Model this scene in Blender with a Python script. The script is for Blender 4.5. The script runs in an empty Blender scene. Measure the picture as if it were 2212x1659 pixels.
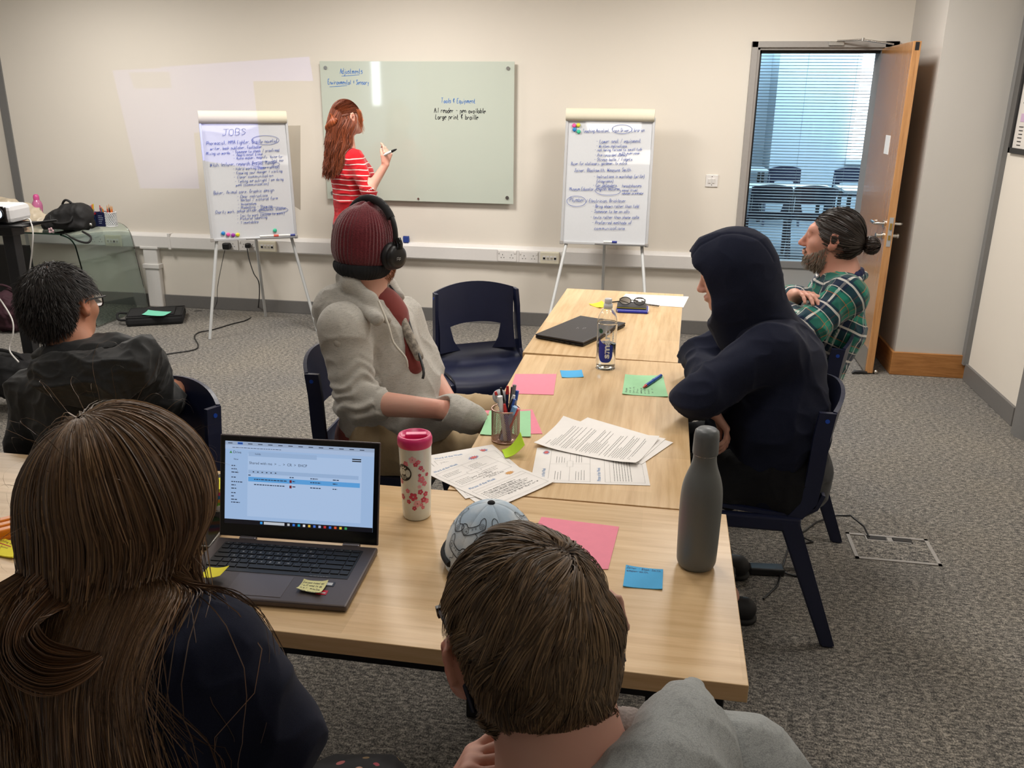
import bpy, bmesh, math, random
import numpy as np
from mathutils import Vector, Matrix, Euler
random.seed(7)
scene = bpy.context.scene
C = scene.collection
PI = math.pi

# ---------------------------------------------------------------- camera
cam_d = bpy.data.cameras.new('camera'); cam = bpy.data.objects.new('camera', cam_d); C.objects.link(cam)
cam_d.lens = 30.17; cam_d.sensor_width = 36.0; cam_d.clip_start = 0.02; cam_d.clip_end = 100
_p, _y, _r = .322, .1713, .0091
_fw = Vector((-math.sin(_y)*math.cos(_p), math.cos(_y)*math.cos(_p), -math.sin(_p)))
_r0 = Vector((math.cos(_y), math.sin(_y), 0)); _u0 = _r0.cross(_fw)
_rt = _r0*math.cos(_r)+_u0*math.sin(_r); _up = -_r0*math.sin(_r)+_u0*math.cos(_r)
cam.matrix_world = Matrix(((_rt.x, _up.x, -_fw.x, 0), (_rt.y, _up.y, -_fw.y, 0), (_rt.z, _up.z, -_fw.z, 1.7057), (0, 0, 0, 1)))
scene.camera = cam

# ---------------------------------------------------------------- world, lights, exposure
scene.view_settings.view_transform = 'Standard'
scene.view_settings.look = 'None'
scene.view_settings.gamma = 1.0
scene.view_settings.use_curve_mapping = False
scene.view_settings.exposure = 0.0
w = bpy.data.worlds.new('world'); scene.world = w; w.use_nodes = True
w.node_tree.nodes['Background'].inputs[0].default_value = (.62, .80, 1.0, 1)
w.node_tree.nodes['Background'].inputs[1].default_value = 0.6

def area(name, loc, size, power, col, rot=(0, 0, 0), sy=None, spread=PI):
    d = bpy.data.lights.new(name, 'AREA'); d.energy = power; d.color = col; d.size = size
    if sy: d.shape = 'RECTANGLE'; d.size_y = sy
    d.spread = spread
    o = bpy.data.objects.new(name, d); C.objects.link(o); o.location = loc; o.rotation_euler = rot
    return o
WARM = (1.0, .955, .895)
for i, (lx, ly, pw) in enumerate([(-4.2, 5.05, 46), (-1.8, 5.05, 52), (.5, 5.05, 48), (-3.0, 3.0, 16), (-.6, 3.0, 13), (1.2, 3.2, 14), (-2.6, .9, 4), (1.35, .35, 5.5), (1.78, 6.1, 7), (-.45, 1.75, 8)]):  # last entry is a fill lamp added to brighten the front tables
    area('ceiling_and_fill_lamp', (lx, ly, 2.66), .15 if i == 8 else .6, pw, WARM)
# daylight coming through the window in the rear wall, behind the camera and to the left
area('window_daylight', (-5.33, -3.0, 2.0), .16, 7, (.85, .93, 1.0), (PI/2, 0, 0), .9)
# daylight inside the room across the corridor
area('room_daylight', (2.4, 12.0, 2.5), 2.5, 260, (.52, .80, 1.0), (0, 0, 0), 5.0)
area('corridor_lamp', (1.0, 7.0, 2.6), .5, 7, (.85, .93, 1.0))

# ---------------------------------------------------------------- helpers: objects
def V(*a): return Vector(a)
def link(o, parent=None):
    C.objects.link(o)
    if parent is not None:
        o.parent = parent
    return o
def mesh_from(verts, faces, smooth=False, mats=None, fmat=None):
    m = bpy.data.meshes.new('mesh')
    m.from_pydata([tuple(v) for v in verts], [], faces)
    m.update()
    if smooth:
        m.polygons.foreach_set('use_smooth', [True]*len(m.polygons))
    return m
class MB:
    """collects shapes into one mesh"""
    def __init__(s): s.v = []; s.f = []; s.sm = []; s.mi = []; s.cur = 0
    def add(s, vs, fs, smooth=False):
        n = len(s.v); s.v += [tuple(v) for v in vs]
        for f in fs: s.f.append(tuple(i+n for i in f)); s.sm.append(smooth); s.mi.append(s.cur)
        return s
    def box(s, c, size, R=None, bev=0.0):
        x, y, z = [q/2 for q in size]; c = Vector(c)
        if bev > 0:
            b = min(bev, x*.95, y*.95, z*.95); bm = bmesh.new(); bmesh.ops.create_cube(bm, size=1)
            for q in bm.verts: q.co = Vector((q.co.x*2*x, q.co.y*2*y, q.co.z*2*z))
            bmesh.ops.bevel(bm, geom=bm.edges[:], offset=b, segments=2, affect='EDGES', profile=.5)
            vs = [q.co.copy() for q in bm.verts]; fs = [[q.index for q in f.verts] for f in bm.faces]; bm.free()
        else:
            vs = [Vector((i*x, j*y, k*z)) for i in (-1, 1) for j in (-1, 1) for k in (-1, 1)]
            fs = [(0, 1, 3, 2), (4, 6, 7, 5), (0, 4, 5, 1), (2, 3, 7, 6), (0, 2, 6, 4), (1, 5, 7, 3)]
        if R is not None: vs = [R @ q for q in vs]
        return s.add([q+c for q in vs], fs)
    def b2(s, lo, hi, bev=0.0):
        return s.box([(a+b)/2 for a, b in zip(lo, hi)], [abs(b-a) for a, b in zip(lo, hi)], None, bev)
    def tube(s, pts, r, n=8, closed=False, cap=True, flat=None):
        pts = [Vector(p) for p in pts]; m = len(pts)
        rs = r if isinstance(r, (list, tuple)) else [r]*m
        vs = []; t0 = (pts[1]-pts[0]).normalized()
        u = t0.orthogonal().normalized() if flat is None else Vector(flat).normalized()
        for i, p in enumerate(pts):
            a = pts[(i-1) % m] if closed else pts[max(i-1, 0)]; b = pts[(i+1) % m] if closed else pts[min(i+1, m-1)]
            t = (b-a).normalized() if (b-a).length > 1e-9 else t0
            u = (u-t*u.dot(t)); u = u.normalized() if u.length > 1e-6 else t.orthogonal().normalized()
            w_ = t.cross(u)
            for k in range(n):
                an = 2*PI*k/n; vs.append(p+(u*math.cos(an)+w_*math.sin(an))*rs[i])
        fs = []
        for i in range(m if closed else m-1):
            j = (i+1) % m
            for k in range(n):
                k2 = (k+1) % n; fs.append((i*n+k, i*n+k2, j*n+k2, j*n+k))
        s.add(vs, fs, True)
        if cap and not closed:
            s.add([vs[k] for k in range(n)], [tuple(range(n))[::-1]]); s.add([vs[(m-1)*n+k] for k in range(n)], [tuple(range(n))])
        return s
    def cyl(s, a, b, r, r2=None, n=16): return s.tube([a, b], [r, r if r2 is None else r2], n)
    def lathe(s, prof, c=(0, 0, 0), n=32, R=None):
        vs = []; c = Vector(c); m = len(prof)
        for (r, z) in prof:
            for k in range(n):
                q = Vector((r*math.cos(2*PI*k/n), r*math.sin(2*PI*k/n), z))
                if R is not None: q = R @ q
                vs.append(q+c)
        fs = [(i*n+k, i*n+(k+1) % n, (i+1)*n+(k+1) % n, (i+1)*n+k) for i in range(m-1) for k in range(n)]
        s.add(vs, fs, True)
        if prof[0][0] > 1e-5: s.add(vs[:n], [tuple(range(n))[::-1]])
        if prof[-1][0] > 1e-5: s.add(vs[-n:], [tuple(range(n))])
        return s
    def prism(s, poly, o, u, v, w):
        """poly 2D in (u,v) axes at o, extruded by vector w"""
        o, u, v, w = Vector(o), Vector(u), Vector(v), Vector(w); n = len(poly)
        a = [o+u*p[0]+v*p[1] for p in poly]; b = [q+w for q in a]
        fs = [tuple(range(n))[::-1], tuple(range(n, 2*n))]+[(i, (i+1) % n, n+(i+1) % n, n+i) for i in range(n)]
        return s.add(a+b, fs)
    def sphere(s, c, r, n=12, R=None):
        if not hasattr(r, '__len__'): r = (r, r, r)
        c = Vector(c); vs = []; m = n//2+1
        for i in range(1, m):
            t = PI*i/m
            for k in range(n):
                q = Vector((r[0]*math.sin(t)*math.cos(2*PI*k/n), r[1]*math.sin(t)*math.sin(2*PI*k/n), r[2]*math.cos(t)))
                vs.append((R @ q if R is not None else q)+c)
        top = len(vs); q = Vector((0, 0, r[2])); vs.append((R @ q if R is not None else q)+c); vs.append((R @ -q if R is not None else -q)+c)
        fs = [(i*n+k, (i+1)*n+k, (i+1)*n+(k+1) % n, i*n+(k+1) % n) for i in range(m-2) for k in range(n)]
        fs += [(top, k, (k+1) % n) for k in range(n)]+[(top+1, (m-2)*n+(k+1) % n, (m-2)*n+k) for k in range(n)]
        return s.add(vs, fs, True)
    def mesh(s):
        m = bpy.data.meshes.new('mesh'); m.from_pydata(s.v, [], s.f); m.update()
        m.polygons.foreach_set('use_smooth', s.sm)
        if any(s.mi): m.polygons.foreach_set('material_index', s.mi)
        return m
    def obj(s, name, mat, parent=None, label=None):
        return mkobj(name, s.mesh(), mat, parent, label)
def mkobj(name, mesh, mat, parent=None, label=None):
    mesh.name = name
    o = bpy.data.objects.new(name, mesh)
    for m_ in (mat if isinstance(mat, (list, tuple)) else [mat]): mesh.materials.append(m_)
    link(o, parent)
    if parent is not None: o.matrix_parent_inverse = parent.matrix_basis.inverted()
    if label: o['label'] = label
    return o
def local(o):
    """part built in its thing's own frame"""
    o.matrix_parent_inverse = Matrix.Identity(4); return o
def thing(name, label, cat, loc=(0, 0, 0), rz=0.0, group=None):
    o = bpy.data.objects.new(name, None); o.empty_display_size = .05; C.objects.link(o)
    o.location = loc; o.rotation_euler = (0, 0, rz); return tag(o, label, cat, group)
def tag(o, label, cat, group=None):
    o['label'] = label; o['category'] = cat
    if group: o['group'] = group
    return o
def struct(o): o['kind'] = 'structure'; return o
def stuff(o): o['kind'] = 'stuff'; return o
def dup(root, loc, rz, label, group=None):
    r = root.copy(); C.objects.link(r); r.location = loc; r.rotation_euler = (0, 0, rz); r['label'] = label
    if group: r['group'] = group
    for ch in list(root.children):
        c = ch.copy(); C.objects.link(c); c.parent = r
        for g in list(ch.children):
            d = g.copy(); C.objects.link(d); d.parent = c
    return r
def rotz(a): return Matrix.Rotation(a, 3, 'Z')

# ---------------------------------------------------------------- helpers: materials
class NT:
    def __init__(s, name):
        s.m = bpy.data.materials.new(name); s.m.use_nodes = True; s.t = s.m.node_tree; s.b = s.t.nodes['Principled BSDF']
    def n(s, typ, **kw):
        nd = s.t.nodes.new(typ)
        for k, v in kw.items():
            if k.startswith('i_'):
                key = k[2:]; nd.inputs[int(key) if key.isdigit() else key].default_value = v
            else: setattr(nd, k, v)
        return nd
    def l(s, a, b): s.t.links.new(a, b)
    def coord(s, kind='Object', scale=(1, 1, 1)):
        tc = s.n('ShaderNodeTexCoord'); mp = s.n('ShaderNodeMapping'); mp.inputs['Scale'].default_value = scale
        s.l(tc.outputs[kind], mp.inputs[0]); return mp.outputs[0]
    def noise(s, vec, scale, detail=3, rough=.5):
        nd = s.n('ShaderNodeTexNoise'); nd.inputs['Scale'].default_value = scale; nd.inputs['Detail'].default_value = detail; nd.inputs['Roughness'].default_value = rough
        s.l(vec, nd.inputs['Vector']); return nd.outputs['Fac']
    def ramp(s, fac, stops):
        r = s.n('ShaderNodeValToRGB'); e = r.color_ramp.elements
        while len(e) > 1: e.remove(e[-1])
        e[0].position = stops[0][0]; e[0].color = (*stops[0][1], 1)
        for p, c in stops[1:]:
            q = e.new(p); q.color = (*c, 1)
        s.l(fac, r.inputs[0]); return r.outputs[0]
    def mix(s, fac, a, b, mode='MIX'):
        m = s.n('ShaderNodeMix', data_type='RGBA', blend_type=mode)
        for sock, val in ((m.inputs[0], fac), (m.inputs[6], a), (m.inputs[7], b)):
            if hasattr(val, 'default_value') or hasattr(val, 'is_linked'): s.l(val, sock)
            else: sock.default_value = val if isinstance(val, (int, float)) else (*val, 1)[:4]
        return m.outputs[2]
    def math(s, op, a, b=None, c=None):
        m = s.n('ShaderNodeMath', operation=op)
        for i, val in enumerate((a, b, c)):
            if val is None: continue
            if isinstance(val, (int, float)): m.inputs[i].default_value = val
            else: s.l(val, m.inputs[i])
        return m.outputs[0]
    def bump(s, h, strength, dist=.002):
        b = s.n('ShaderNodeBump'); b.inputs['Strength'].default_value = strength; b.inputs['Distance'].default_value = dist
        s.l(h, b.inputs['Height']); s.l(b.outputs[0], s.b.inputs['Normal'])
    def set(s, **kw):
        for k, v in kw.items():
            key = {'col': 'Base Color', 'rough': 'Roughness', 'metal': 'Metallic', 'spec': 'Specular IOR Level', 'trans': 'Transmission Weight', 'ior': 'IOR', 'sheen': 'Sheen Weight', 'coat': 'Coat Weight', 'sss': 'Subsurface Weight', 'alpha': 'Alpha', 'ems': 'Emission Strength', 'emc': 'Emission Color'}[k]
            if isinstance(v, tuple): v = (*v, 1)[:4]
            s.b.inputs[key].default_value = v
        return s
_mc = {}
def sr(r, g, b):
    f = lambda c: ((c/255+.055)/1.055)**2.4 if c > 10 else c/255/12.92
    return (f(r), f(g), f(b))
def M(name, col, rough=.5, metal=0.0, nz=0.0, nsc=60, bump=0.0, **kw):
    """plain procedural material: colour with slight noise variation and fine relief"""
    if name in _mc: return _mc[name]
    t = NT(name); t.set(col=col, rough=rough, metal=metal, **kw)
    if nz or bump:
        f = t.noise(t.coord(), nsc, 3)
        if nz:
            a = tuple(max(0, c*(1-nz)) for c in col); b = tuple(min(1, c*(1+nz)) for c in col)
            t.l(t.ramp(f, [(.3, a), (.7, b)]), t.b.inputs['Base Color'])
        if bump: t.bump(f, bump)
    _mc[name] = t.m; return t.m
def wood_mat(name, axis, tone=1.0, stave=.105):
    t = NT(name)
    L = (1.5, 22, 22) if axis == 'x' else (22, 1.5, 22)
    v = t.coord('Object', L); g = t.noise(v, 2.2, 5, .62)
    tc = t.n('ShaderNodeTexCoord'); sp = t.n('ShaderNodeSeparateXYZ'); t.l(tc.outputs['Object'], sp.inputs[0])
    a, b = (sp.outputs[0], sp.outputs[1]) if axis == 'x' else (sp.outputs[1], sp.outputs[0])
    row = t.math('FLOOR', t.math('DIVIDE', b, stave))
    wn = t.n('ShaderNodeTexWhiteNoise', noise_dimensions='1D'); t.l(row, wn.inputs['W'])
    seg = t.math('FLOOR', t.math('ADD', t.math('DIVIDE', a, .74), t.math('MULTIPLY', wn.outputs[0], 5.0)))
    wn2 = t.n('ShaderNodeTexWhiteNoise', noise_dimensions='2D'); cx = t.n('ShaderNodeCombineXYZ'); t.l(row, cx.inputs[0]); t.l(seg, cx.inputs[1]); t.l(cx.outputs[0], wn2.inputs['Vector'])
    k = tone
    c = t.ramp(g, [(.25, tuple(q*k for q in sr(192, 157, 112))), (.5, tuple(q*k for q in sr(212, 180, 136))), (.75, tuple(q*k for q in sr(223, 195, 154)))])
    sh = t.ramp(wn2.outputs[0], [(0, (.90, .88, .84)), (1, (1.07, 1.06, 1.06))])
    t.l(t.mix(1.0, c, sh, 'MULTIPLY'), t.b.inputs['Base Color'])
    t.set(rough=.38); t.bump(g, .08, .001)
    return t.m

MAT = {}
# carpet: grey loop pile, speckled
t = NT('carpet_grey'); v = t.coord('Object', (1, .72, 1)); f = t.noise(v, 210, 3, .75); f2 = t.noise(t.coord(), 1.6, 3)
f3 = t.noise(t.coord('Object', (.5, 1, 1)), 90, 2, .6)
mx = t.math('ADD', t.math('MULTIPLY', f, .6), t.math('MULTIPLY', f3, .4))
c = t.ramp(mx, [(.40, sr(60, 60, 60)), (.485, sr(110, 107, 102)), (.53, sr(134, 130, 124)), (.60, sr(176, 170, 160))])
c2 = t.ramp(f2, [(.3, (.86, .87, .9)), (.7, (1.06, 1.03, .98))])
t.l(t.mix(1.0, c, c2, 'MULTIPLY'), t.b.inputs['Base Color']); t.set(rough=.98, spec=.1, sheen=.1); t.bump(mx, .7, .006); MAT['carpet'] = t.m
def wallmat(name, col):
    t = NT(name); f = t.noise(t.coord(), 320, 2); g = t.noise(t.coord(), 1.1, 2)
    t.l(t.ramp(g, [(.3, tuple(c*.985 for c in col)), (.7, tuple(min(1, c*1.01) for c in col))]), t.b.inputs['Base Color'])
    t.set(rough=.75, spec=.25); t.bump(f, .06, .001); return t.m
MAT['wall'] = wallmat('wall_paint_cream', sr(226, 219, 208))
MAT['wall_grey'] = wallmat('wall_paint_grey', sr(200, 196, 190))
MAT['white'] = M('white_plastic', sr(226, 223, 220), .35, nz=.01)
MAT['ivory'] = M('ivory_plastic', sr(222, 216, 196), .4, nz=.01)
MAT['grey_paint'] = M('grey_paint', sr(120, 119, 118), .5, nz=.02, bump=.02)
MAT['grey_frame'] = M('grey_frame', sr(158, 154, 150), .42, nz=.02)
MAT['skirt_grey'] = M('skirting_grey', sr(112, 110, 108), .5, nz=.03)
MAT['skirt_dark'] = M('skirting_dark', sr(72, 70, 68), .5, nz=.03)
MAT['black'] = M('black_plastic', sr(22, 22, 24), .4, nz=.05)
MAT['black_gloss'] = M('black_gloss', (.006, .006, .007), .12, nz=.05)
MAT['black_cloth'] = M('black_nylon', sr(24, 24, 26), .85, nz=.3, nsc=300, bump=.25)
MAT['navy_plastic'] = M('navy_plastic', sr(28, 34, 62), .36, nz=.06, nsc=8, bump=.02)
MAT['chrome'] = M('brushed_metal', (.62, .6, .57), .25, 1.0, nz=.03)
MAT['steel'] = M('dark_steel', sr(40, 40, 42), .45, .3, nz=.05)
MAT['silver'] = M('silver_paint', sr(184, 184, 186), .35, .35, nz=.02)
MAT['tabletop_y'] = wood_mat('oak_laminate_along', 'y'); MAT['tabletop_x'] = wood_mat('oak_laminate_across', 'x')
t = NT('door_oak'); g = t.noise(t.coord('Object', (30, 30, 2.0)), 2.2, 5, .65)
t.l(t.ramp(g, [(.3, sr(168, 112, 58)), (.5, sr(192, 136, 78)), (.75, sr(206, 152, 94))]), t.b.inputs['Base Color']); t.set(rough=.22, coat=.9); t.b.inputs['Coat Roughness'].default_value = .16; t.b.inputs['Coat IOR'].default_value = 1.8; t.bump(g, .05, .001); MAT['oak'] = t.m
t = NT('skirting_oak'); g = t.noise(t.coord('Object', (3, 3, 40)), 2.2, 5, .65)
t.l(t.ramp(g, [(.3, sr(142, 92, 48)), (.5, sr(170, 116, 64)), (.75, sr(188, 134, 80))]), t.b.inputs['Base Color']); t.set(rough=.35); t.bump(g, .05, .001); MAT['oak_skirt'] = t.m
def glassmat(name, col, rough=0.0, ior=1.45):
    t = NT(name); t.set(col=col, rough=rough, trans=1.0, ior=ior); return t.m
MAT['glass'] = glassmat('clear_glass', (.97, .99, .98)); MAT['glass_green'] = glassmat('green_tinted_glass', (.80, .92, .88))
# ================================================================ THE ROOM
YW = 6.51
def S(name, lo, hi, mat, bev=0.0): return struct(MB().b2(lo, hi, bev).obj(name, mat))
S('floor', (-7.5, -3.2, -.1), (2.05, 6.75, 0), MAT['carpet'])
S('ceiling', (-7.5, -3.2, 2.8), (2.05, 6.7, 2.9), MAT['wall'])
m = MB(); m.b2((-5.32, YW, 0), (.545, YW+.2, 2.8)); m.b2((.545, YW, 2.065), (1.47, YW+.2, 2.8)); m.b2((1.47, YW, 0), (2.0, YW+.2, 2.8))
struct(m.obj('wall_back', MAT['wall']))
S('wall_left_return', (-7.5, YW+.02, 0), (-5.37, YW+.2, 2.8), MAT['wall']).name = 'wall_back_left'
m = MB(); m.b2((-7.6, -3.2, 0), (-7.5, YW+.2, 2.8)); struct(m.obj('wall_left', MAT['wall']))
m = MB()
m.b2((1.985, -3.2, 0), (2.1, YW+.2, 2.8)); struct(m.obj('wall_right', MAT['wall']))
m = MB(); m.b2((-7.5, -3.3, 0), (-5.75, -3.2, 2.8)); m.b2((-4.6, -3.3, 0), (2.1, -3.2, 2.8)); m.b2((-5.75, -3.3, 0), (-4.6, -3.2, .8)); m.b2((-5.75, -3.3, 2.45), (-4.6, -3.2, 2.8))
struct(m.obj('wall_rear', MAT['wall']))
S('trim_1', (-5.37, YW-.012, .6), (-5.30, YW+.01, 2.8), MAT['grey_paint'])
# boxed column beside the door with oak skirting
struct(MB().b2((1.545, 5.745, 0), (1.975, YW, 2.8)).obj('wall_column', MAT['wall_grey']))
m = MB(); m.b2((1.527, 5.727, 0), (1.985, 5.745, .155), .004); m.b2((1.527, 5.745, 0), (1.545, YW, .155), .004)
struct(m.obj('baseboard_column', MAT['oak_skirt']))
S('trim_2', (1.955, 5.690, .1), (1.985, 5.745, 2.8), MAT['grey_paint'])
m = MB(); m.b2((1.968, 4.86, 0), (1.985, 5.70, .11), .003); struct(m.obj('baseboard_right', MAT['skirt_grey']))
# grey rounded pier at the right-hand edge of the view
m = MB(); m.tube([(2.07, 4.72, 0), (2.07, 4.72, 2.8)], .14, 32); struct(m.obj('wall_pier', MAT['grey_paint']))
# skirting of the back wall
m = MB(); m.b2((-7.5, YW-.016, 0), (.53, YW, .105), .003); m.b2((1.47, YW-.016, 0), (1.545, YW, .105)); struct(m.obj('baseboard_back', MAT['skirt_grey']))
# dado trunking: two lengths with a joint cover
m = MB()
prof = [(0, .500), (-.052, .502), (-.058, .512), (-.058, .600), (-.050, .610), (-.03, .623), (0, .625)]
for xa, xb in ((-5.25, -2.42), (-2.405, .48)):
    vs = [(x, YW+p[0], p[1]) for x in (xa, xb) for p in prof]; n = len(prof)
    m.add(vs, [tuple(range(n)), tuple(range(n, 2*n))[::-1]]+[(i, (i+1) % n, n+(i+1) % n, n+i)[::-1] for i in range(n)])
struct(m.obj('trim_3', MAT['white'], None)); 
m = MB()
for x in (-3.98, -2.412):
    m.b2((x-.012, YW-.062, .497), (x+.012, YW, .628), .003)
struct(m.obj('trim_4', MAT['white']))
# vertical trunking drop
m = MB(); m.b2((-4.235, YW-.055, 0), (-4.105, YW, .51), .012); m.b2((-4.245, YW-.066, .33), (-4.095, YW, .37), .006); m.b2((-4.25, YW-.064, .495), (-4.09, YW, .515), .003)
struct(m.obj('trim_5', MAT['white']))
# doorway frame
m = MB()
for lo, hi in [((.523, YW-.03, 0), (.565, YW+.02, 2.085)), ((1.385, YW-.03, 0), (1.475, YW+.02, 2.085)), ((.523, YW-.03, 2.045), (1.475, YW+.02, 2.085))]: m.b2(lo, hi, .003)
for lo, hi in [((.548, YW-.01, 0), (.582, YW+.2, 2.06)), ((1.375, YW-.01, 0), (1.40, YW+.2, 2.06)), ((.548, YW-.01, 2.03), (1.40, YW+.2, 2.065))]: m.b2(lo, hi, .002)
df = struct(m.obj('door_frame', MAT['grey_frame']))
m = MB(); m.b2((.582, YW+.05, 0), (.598, YW+.10, 2.03)); m.b2((.582, YW+.05, 2.012), (1.375, YW+.10, 2.03)); m.obj('seal', MAT['black'], df)

# door leaf, standing open towards the room
dr = thing('oak_door', 'open oak door with lever handle, kick plate and small white notice, beside the boxed column', 'door', (1.395, YW, 0)); 
dr.name = 'door_1'; dr['kind'] = 'structure'; del dr['category']
m = MB(); m.b2((1.372, 5.705, .008), (1.418, 6.50, 2.04), .002); m.obj('leaf', MAT['oak'], dr)
m = MB(); m.b2((1.369, 5.72, .012), (1.372, 6.49, .17)); m.obj('kick_plate', MAT['chrome'], dr, 'scuffed metal kick plate')
m = MB(); m.b2((1.384, 5.7025, .84), (1.408, 5.706, 1.02)); lp = m.obj('lock_plate', MAT['silver'], dr)
m = MB(); m.b2((1.389, 5.698, .945), (1.403, 5.704, .985)); m.b2((1.389, 5.70, .88), (1.403, 5.704, .91)); m.obj('latch', M('brass', sr(190, 160, 90), .3, .9), lp)
for sx in (-1, 1):
    bx_ = 1.395+sx*.0235; m = MB()
    m.cyl((bx_, 5.765, .975), (bx_+sx*.008, 5.765, .975), .026, n=24)
    m.tube([(bx_, 5.765, .975), (bx_+sx*.045, 5.765, .975), (bx_+sx*.055, 5.775, .975), (bx_+sx*.055, 5.80, .975), (bx_+sx*.055, 5.875, .975), (bx_+sx*.045, 5.885, .975), (bx_+sx*.02, 5.887, .975)], .0095, 12)
    m.obj('lever_handle', MAT['chrome'], dr)
    m = MB(); m.cyl((bx_, 5.765, .90), (bx_+sx*.008, 5.765, .90), .022, n=24)
    m.cyl((bx_, 5.765, .90), (bx_+sx*.035, 5.765, .90), .013, n=16)
    m.cyl((bx_+sx*.035, 5.765, .90), (bx_+sx*.045, 5.765, .90), .017, n=16); m.obj('thumb_turn', MAT['chrome'], dr)
m = MB(); m.b2((1.3705, 5.93, 1.385), (1.372, 6.05, 1.50)); nt = m.obj('notice', M('notice_white', sr(236, 238, 240), .4), dr, 'small white notice')
m = MB(); m.b2((1.385, 5.703, 1.99), (1.407, 5.706, 2.035)); m.obj('pivot_plate', MAT['steel'], dr)
# overhead stay on the frame
m = MB(); m.b2((1.02, YW-.045, 2.055), (1.12, YW-.03, 2.083), .004); m.tube([(1.07, YW-.05, 2.085), (1.22, YW-.12, 2.088), (1.375, YW-.30, 2.05)], .006, 8); m.cyl((1.22, YW-.12, 2.08), (1.22, YW-.12, 2.10), .01)
m.obj('closer_arm', MAT['chrome'], df)
# door stop wedge
t_ = thing('door_stop', 'small dark metal door stop on the carpet under the open door', 'door stop', (1.35, 5.68, 0))
m = MB(); m.tube([(1.285, 5.69, .004), (1.30, 5.69, .016), (1.34, 5.70, .014), (1.38, 5.70, .012)], [.006, .012, .011, .008], 10); m.obj('wedge', MAT['steel'], t_)
m = MB(); m.sphere((1.438, 5.72, .015), .015); m.obj('knob', MAT['chrome'], t_)

# corridor and the glazed screen of the room across it
S('corridor_floor', (-1.5, YW+.2, -.1), (5.0, 7.5, -.005), MAT['carpet']).name = 'floor_corridor'
YG = 7.5
m = MB(); m.b2((-1.5, YG, 0), (5, YG+.08, .38)); m.b2((1.80, YG, .38), (5, YG+.08, 2.8)); m.b2((-1.5, YG, 2.5), (1.8, YG+.08, 2.8)); m.b2((-1.5, YG, .38), (-.2, YG+.08, 2.8)); struct(m.obj('wall_corridor', MAT['wall_grey']))
wn = thing('window_1', 'x', 'window', (.9, YG, .38)); del wn['category'], wn['label']; struct(wn)
m = MB(); m.b2((-.2, YG-.02, .36), (1.80, YG+.08, .42), .004); m.b2((1.60, YG-.02, .36), (1.70, YG+.08, 2.5), .004); m.b2((1.735, YG-.025, .36), (1.80, YG+.08, 2.5), .004); m.b2((-.2, YG-.02, .36), (-.15, YG+.08, 2.5)); m.b2((-.2, YG-.02, 2.45), (1.8, YG+.08, 2.5)); m.b2((1.65, YG, .36), (1.78, YG+.07, 2.5))
m.obj('window_frame', MAT['grey_frame'], wn)
m = MB(); m.b2((-.15, YG+.004, .42), (1.60, YG+.010, 2.45)); m.obj('pane', MAT['glass'], wn)
bl = thing('venetian_blind', 'grey venetian blind with open slats behind the corridor glass, seen through the doorway', 'blind', (.72, YG+.045, 2.44))
m = MB(); m.b2((-.15, YG+.03, 2.42), (1.60, YG+.06, 2.45)); m.obj('head_rail', MAT['grey_frame'], bl)
sm = MB(); sl = math.radians(14)
sm.add([(-.16, -.0125*math.cos(sl), -.0125*math.sin(sl)), (1.59, -.0125*math.cos(sl), -.0125*math.sin(sl)), (1.59, 0, .0018), (-.16, 0, .0018), (1.59, .0125*math.cos(sl), .0125*math.sin(sl)), (-.16, .0125*math.cos(sl), .0125*math.sin(sl))], [(0, 1, 2, 3), (3, 2, 4, 5)])
MAT['slat'] = M('slat_grey', sr(150, 158, 166), .4)
sm_ = sm.mesh(); sm_.name = 'slat'; sm_.materials.append(MAT['slat'])
z = .44
while z < 2.41:
    o = bpy.data.objects.new('slat', sm_); link(o, bl); o.matrix_parent_inverse = bl.matrix_basis.inverted(); o.location = (0.005, YG+.045, z); z += .0235
m = MB()
for x in (-.02, .55, 1.05, 1.42): m.cyl((x, YG+.031, .43), (x, YG+.031, 2.43), .0012, n=5)
m.obj('ladder_cord', MAT['slat'], bl)
# room across the corridor
MAT['far_wall'] = wallmat('far_wall_paint', sr(205, 212, 218)); MAT['far_floor'] = M('far_carpet', sr(120, 128, 136), .95, nz=.15, nsc=200)
struct(MB().b2((-2.5, YG+.08, -.1), (5.2, 15.0, -.004)).obj('floor_far_room', MAT['far_floor']))
m = MB(); m.b2((-2.5, 14.6, 0), (5.2, 14.8, 2.9)); m.b2((-2.6, YG+.08, 0), (-2.5, 14.8, 2.9)); m.b2((1.5, 13.6, 0), (3.7, 14.6, 2.9)); struct(m.obj('wall_far_room', MAT['far_wall']))
m = MB(); m.b2((5.2, YG+.08, 0), (5.3, 14.8, 2.9)); struct(m.obj('wall_far_right', MAT['far_wall']))
struct(MB().b2((-2.6, YG+.08, 2.9), (5.3, 14.8, 3.0)).obj('ceiling_far_room', MAT['far_wall']))
ft = NT('bright_sky_glass'); ft.set(col=(.9, .95, 1), emc=(.93, .98, 1.0), ems=4.0, rough=.3)
wf = thing('window_2', 'x', 'x', (2.7, 13.5, .9)); del wf['category'], wf['label']; struct(wf)
MB().b2((2.62, 13.52, .90), (2.84, 13.57, 2.7)).obj('pane', ft.m, wf)
m = MB(); m.b2((2.56, 13.50, .83), (2.90, 13.58, .90)); m.b2((2.84, 13.50, .9), (2.90, 13.58, 2.75)); m.obj('window_frame', MAT['white'], wf)

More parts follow.
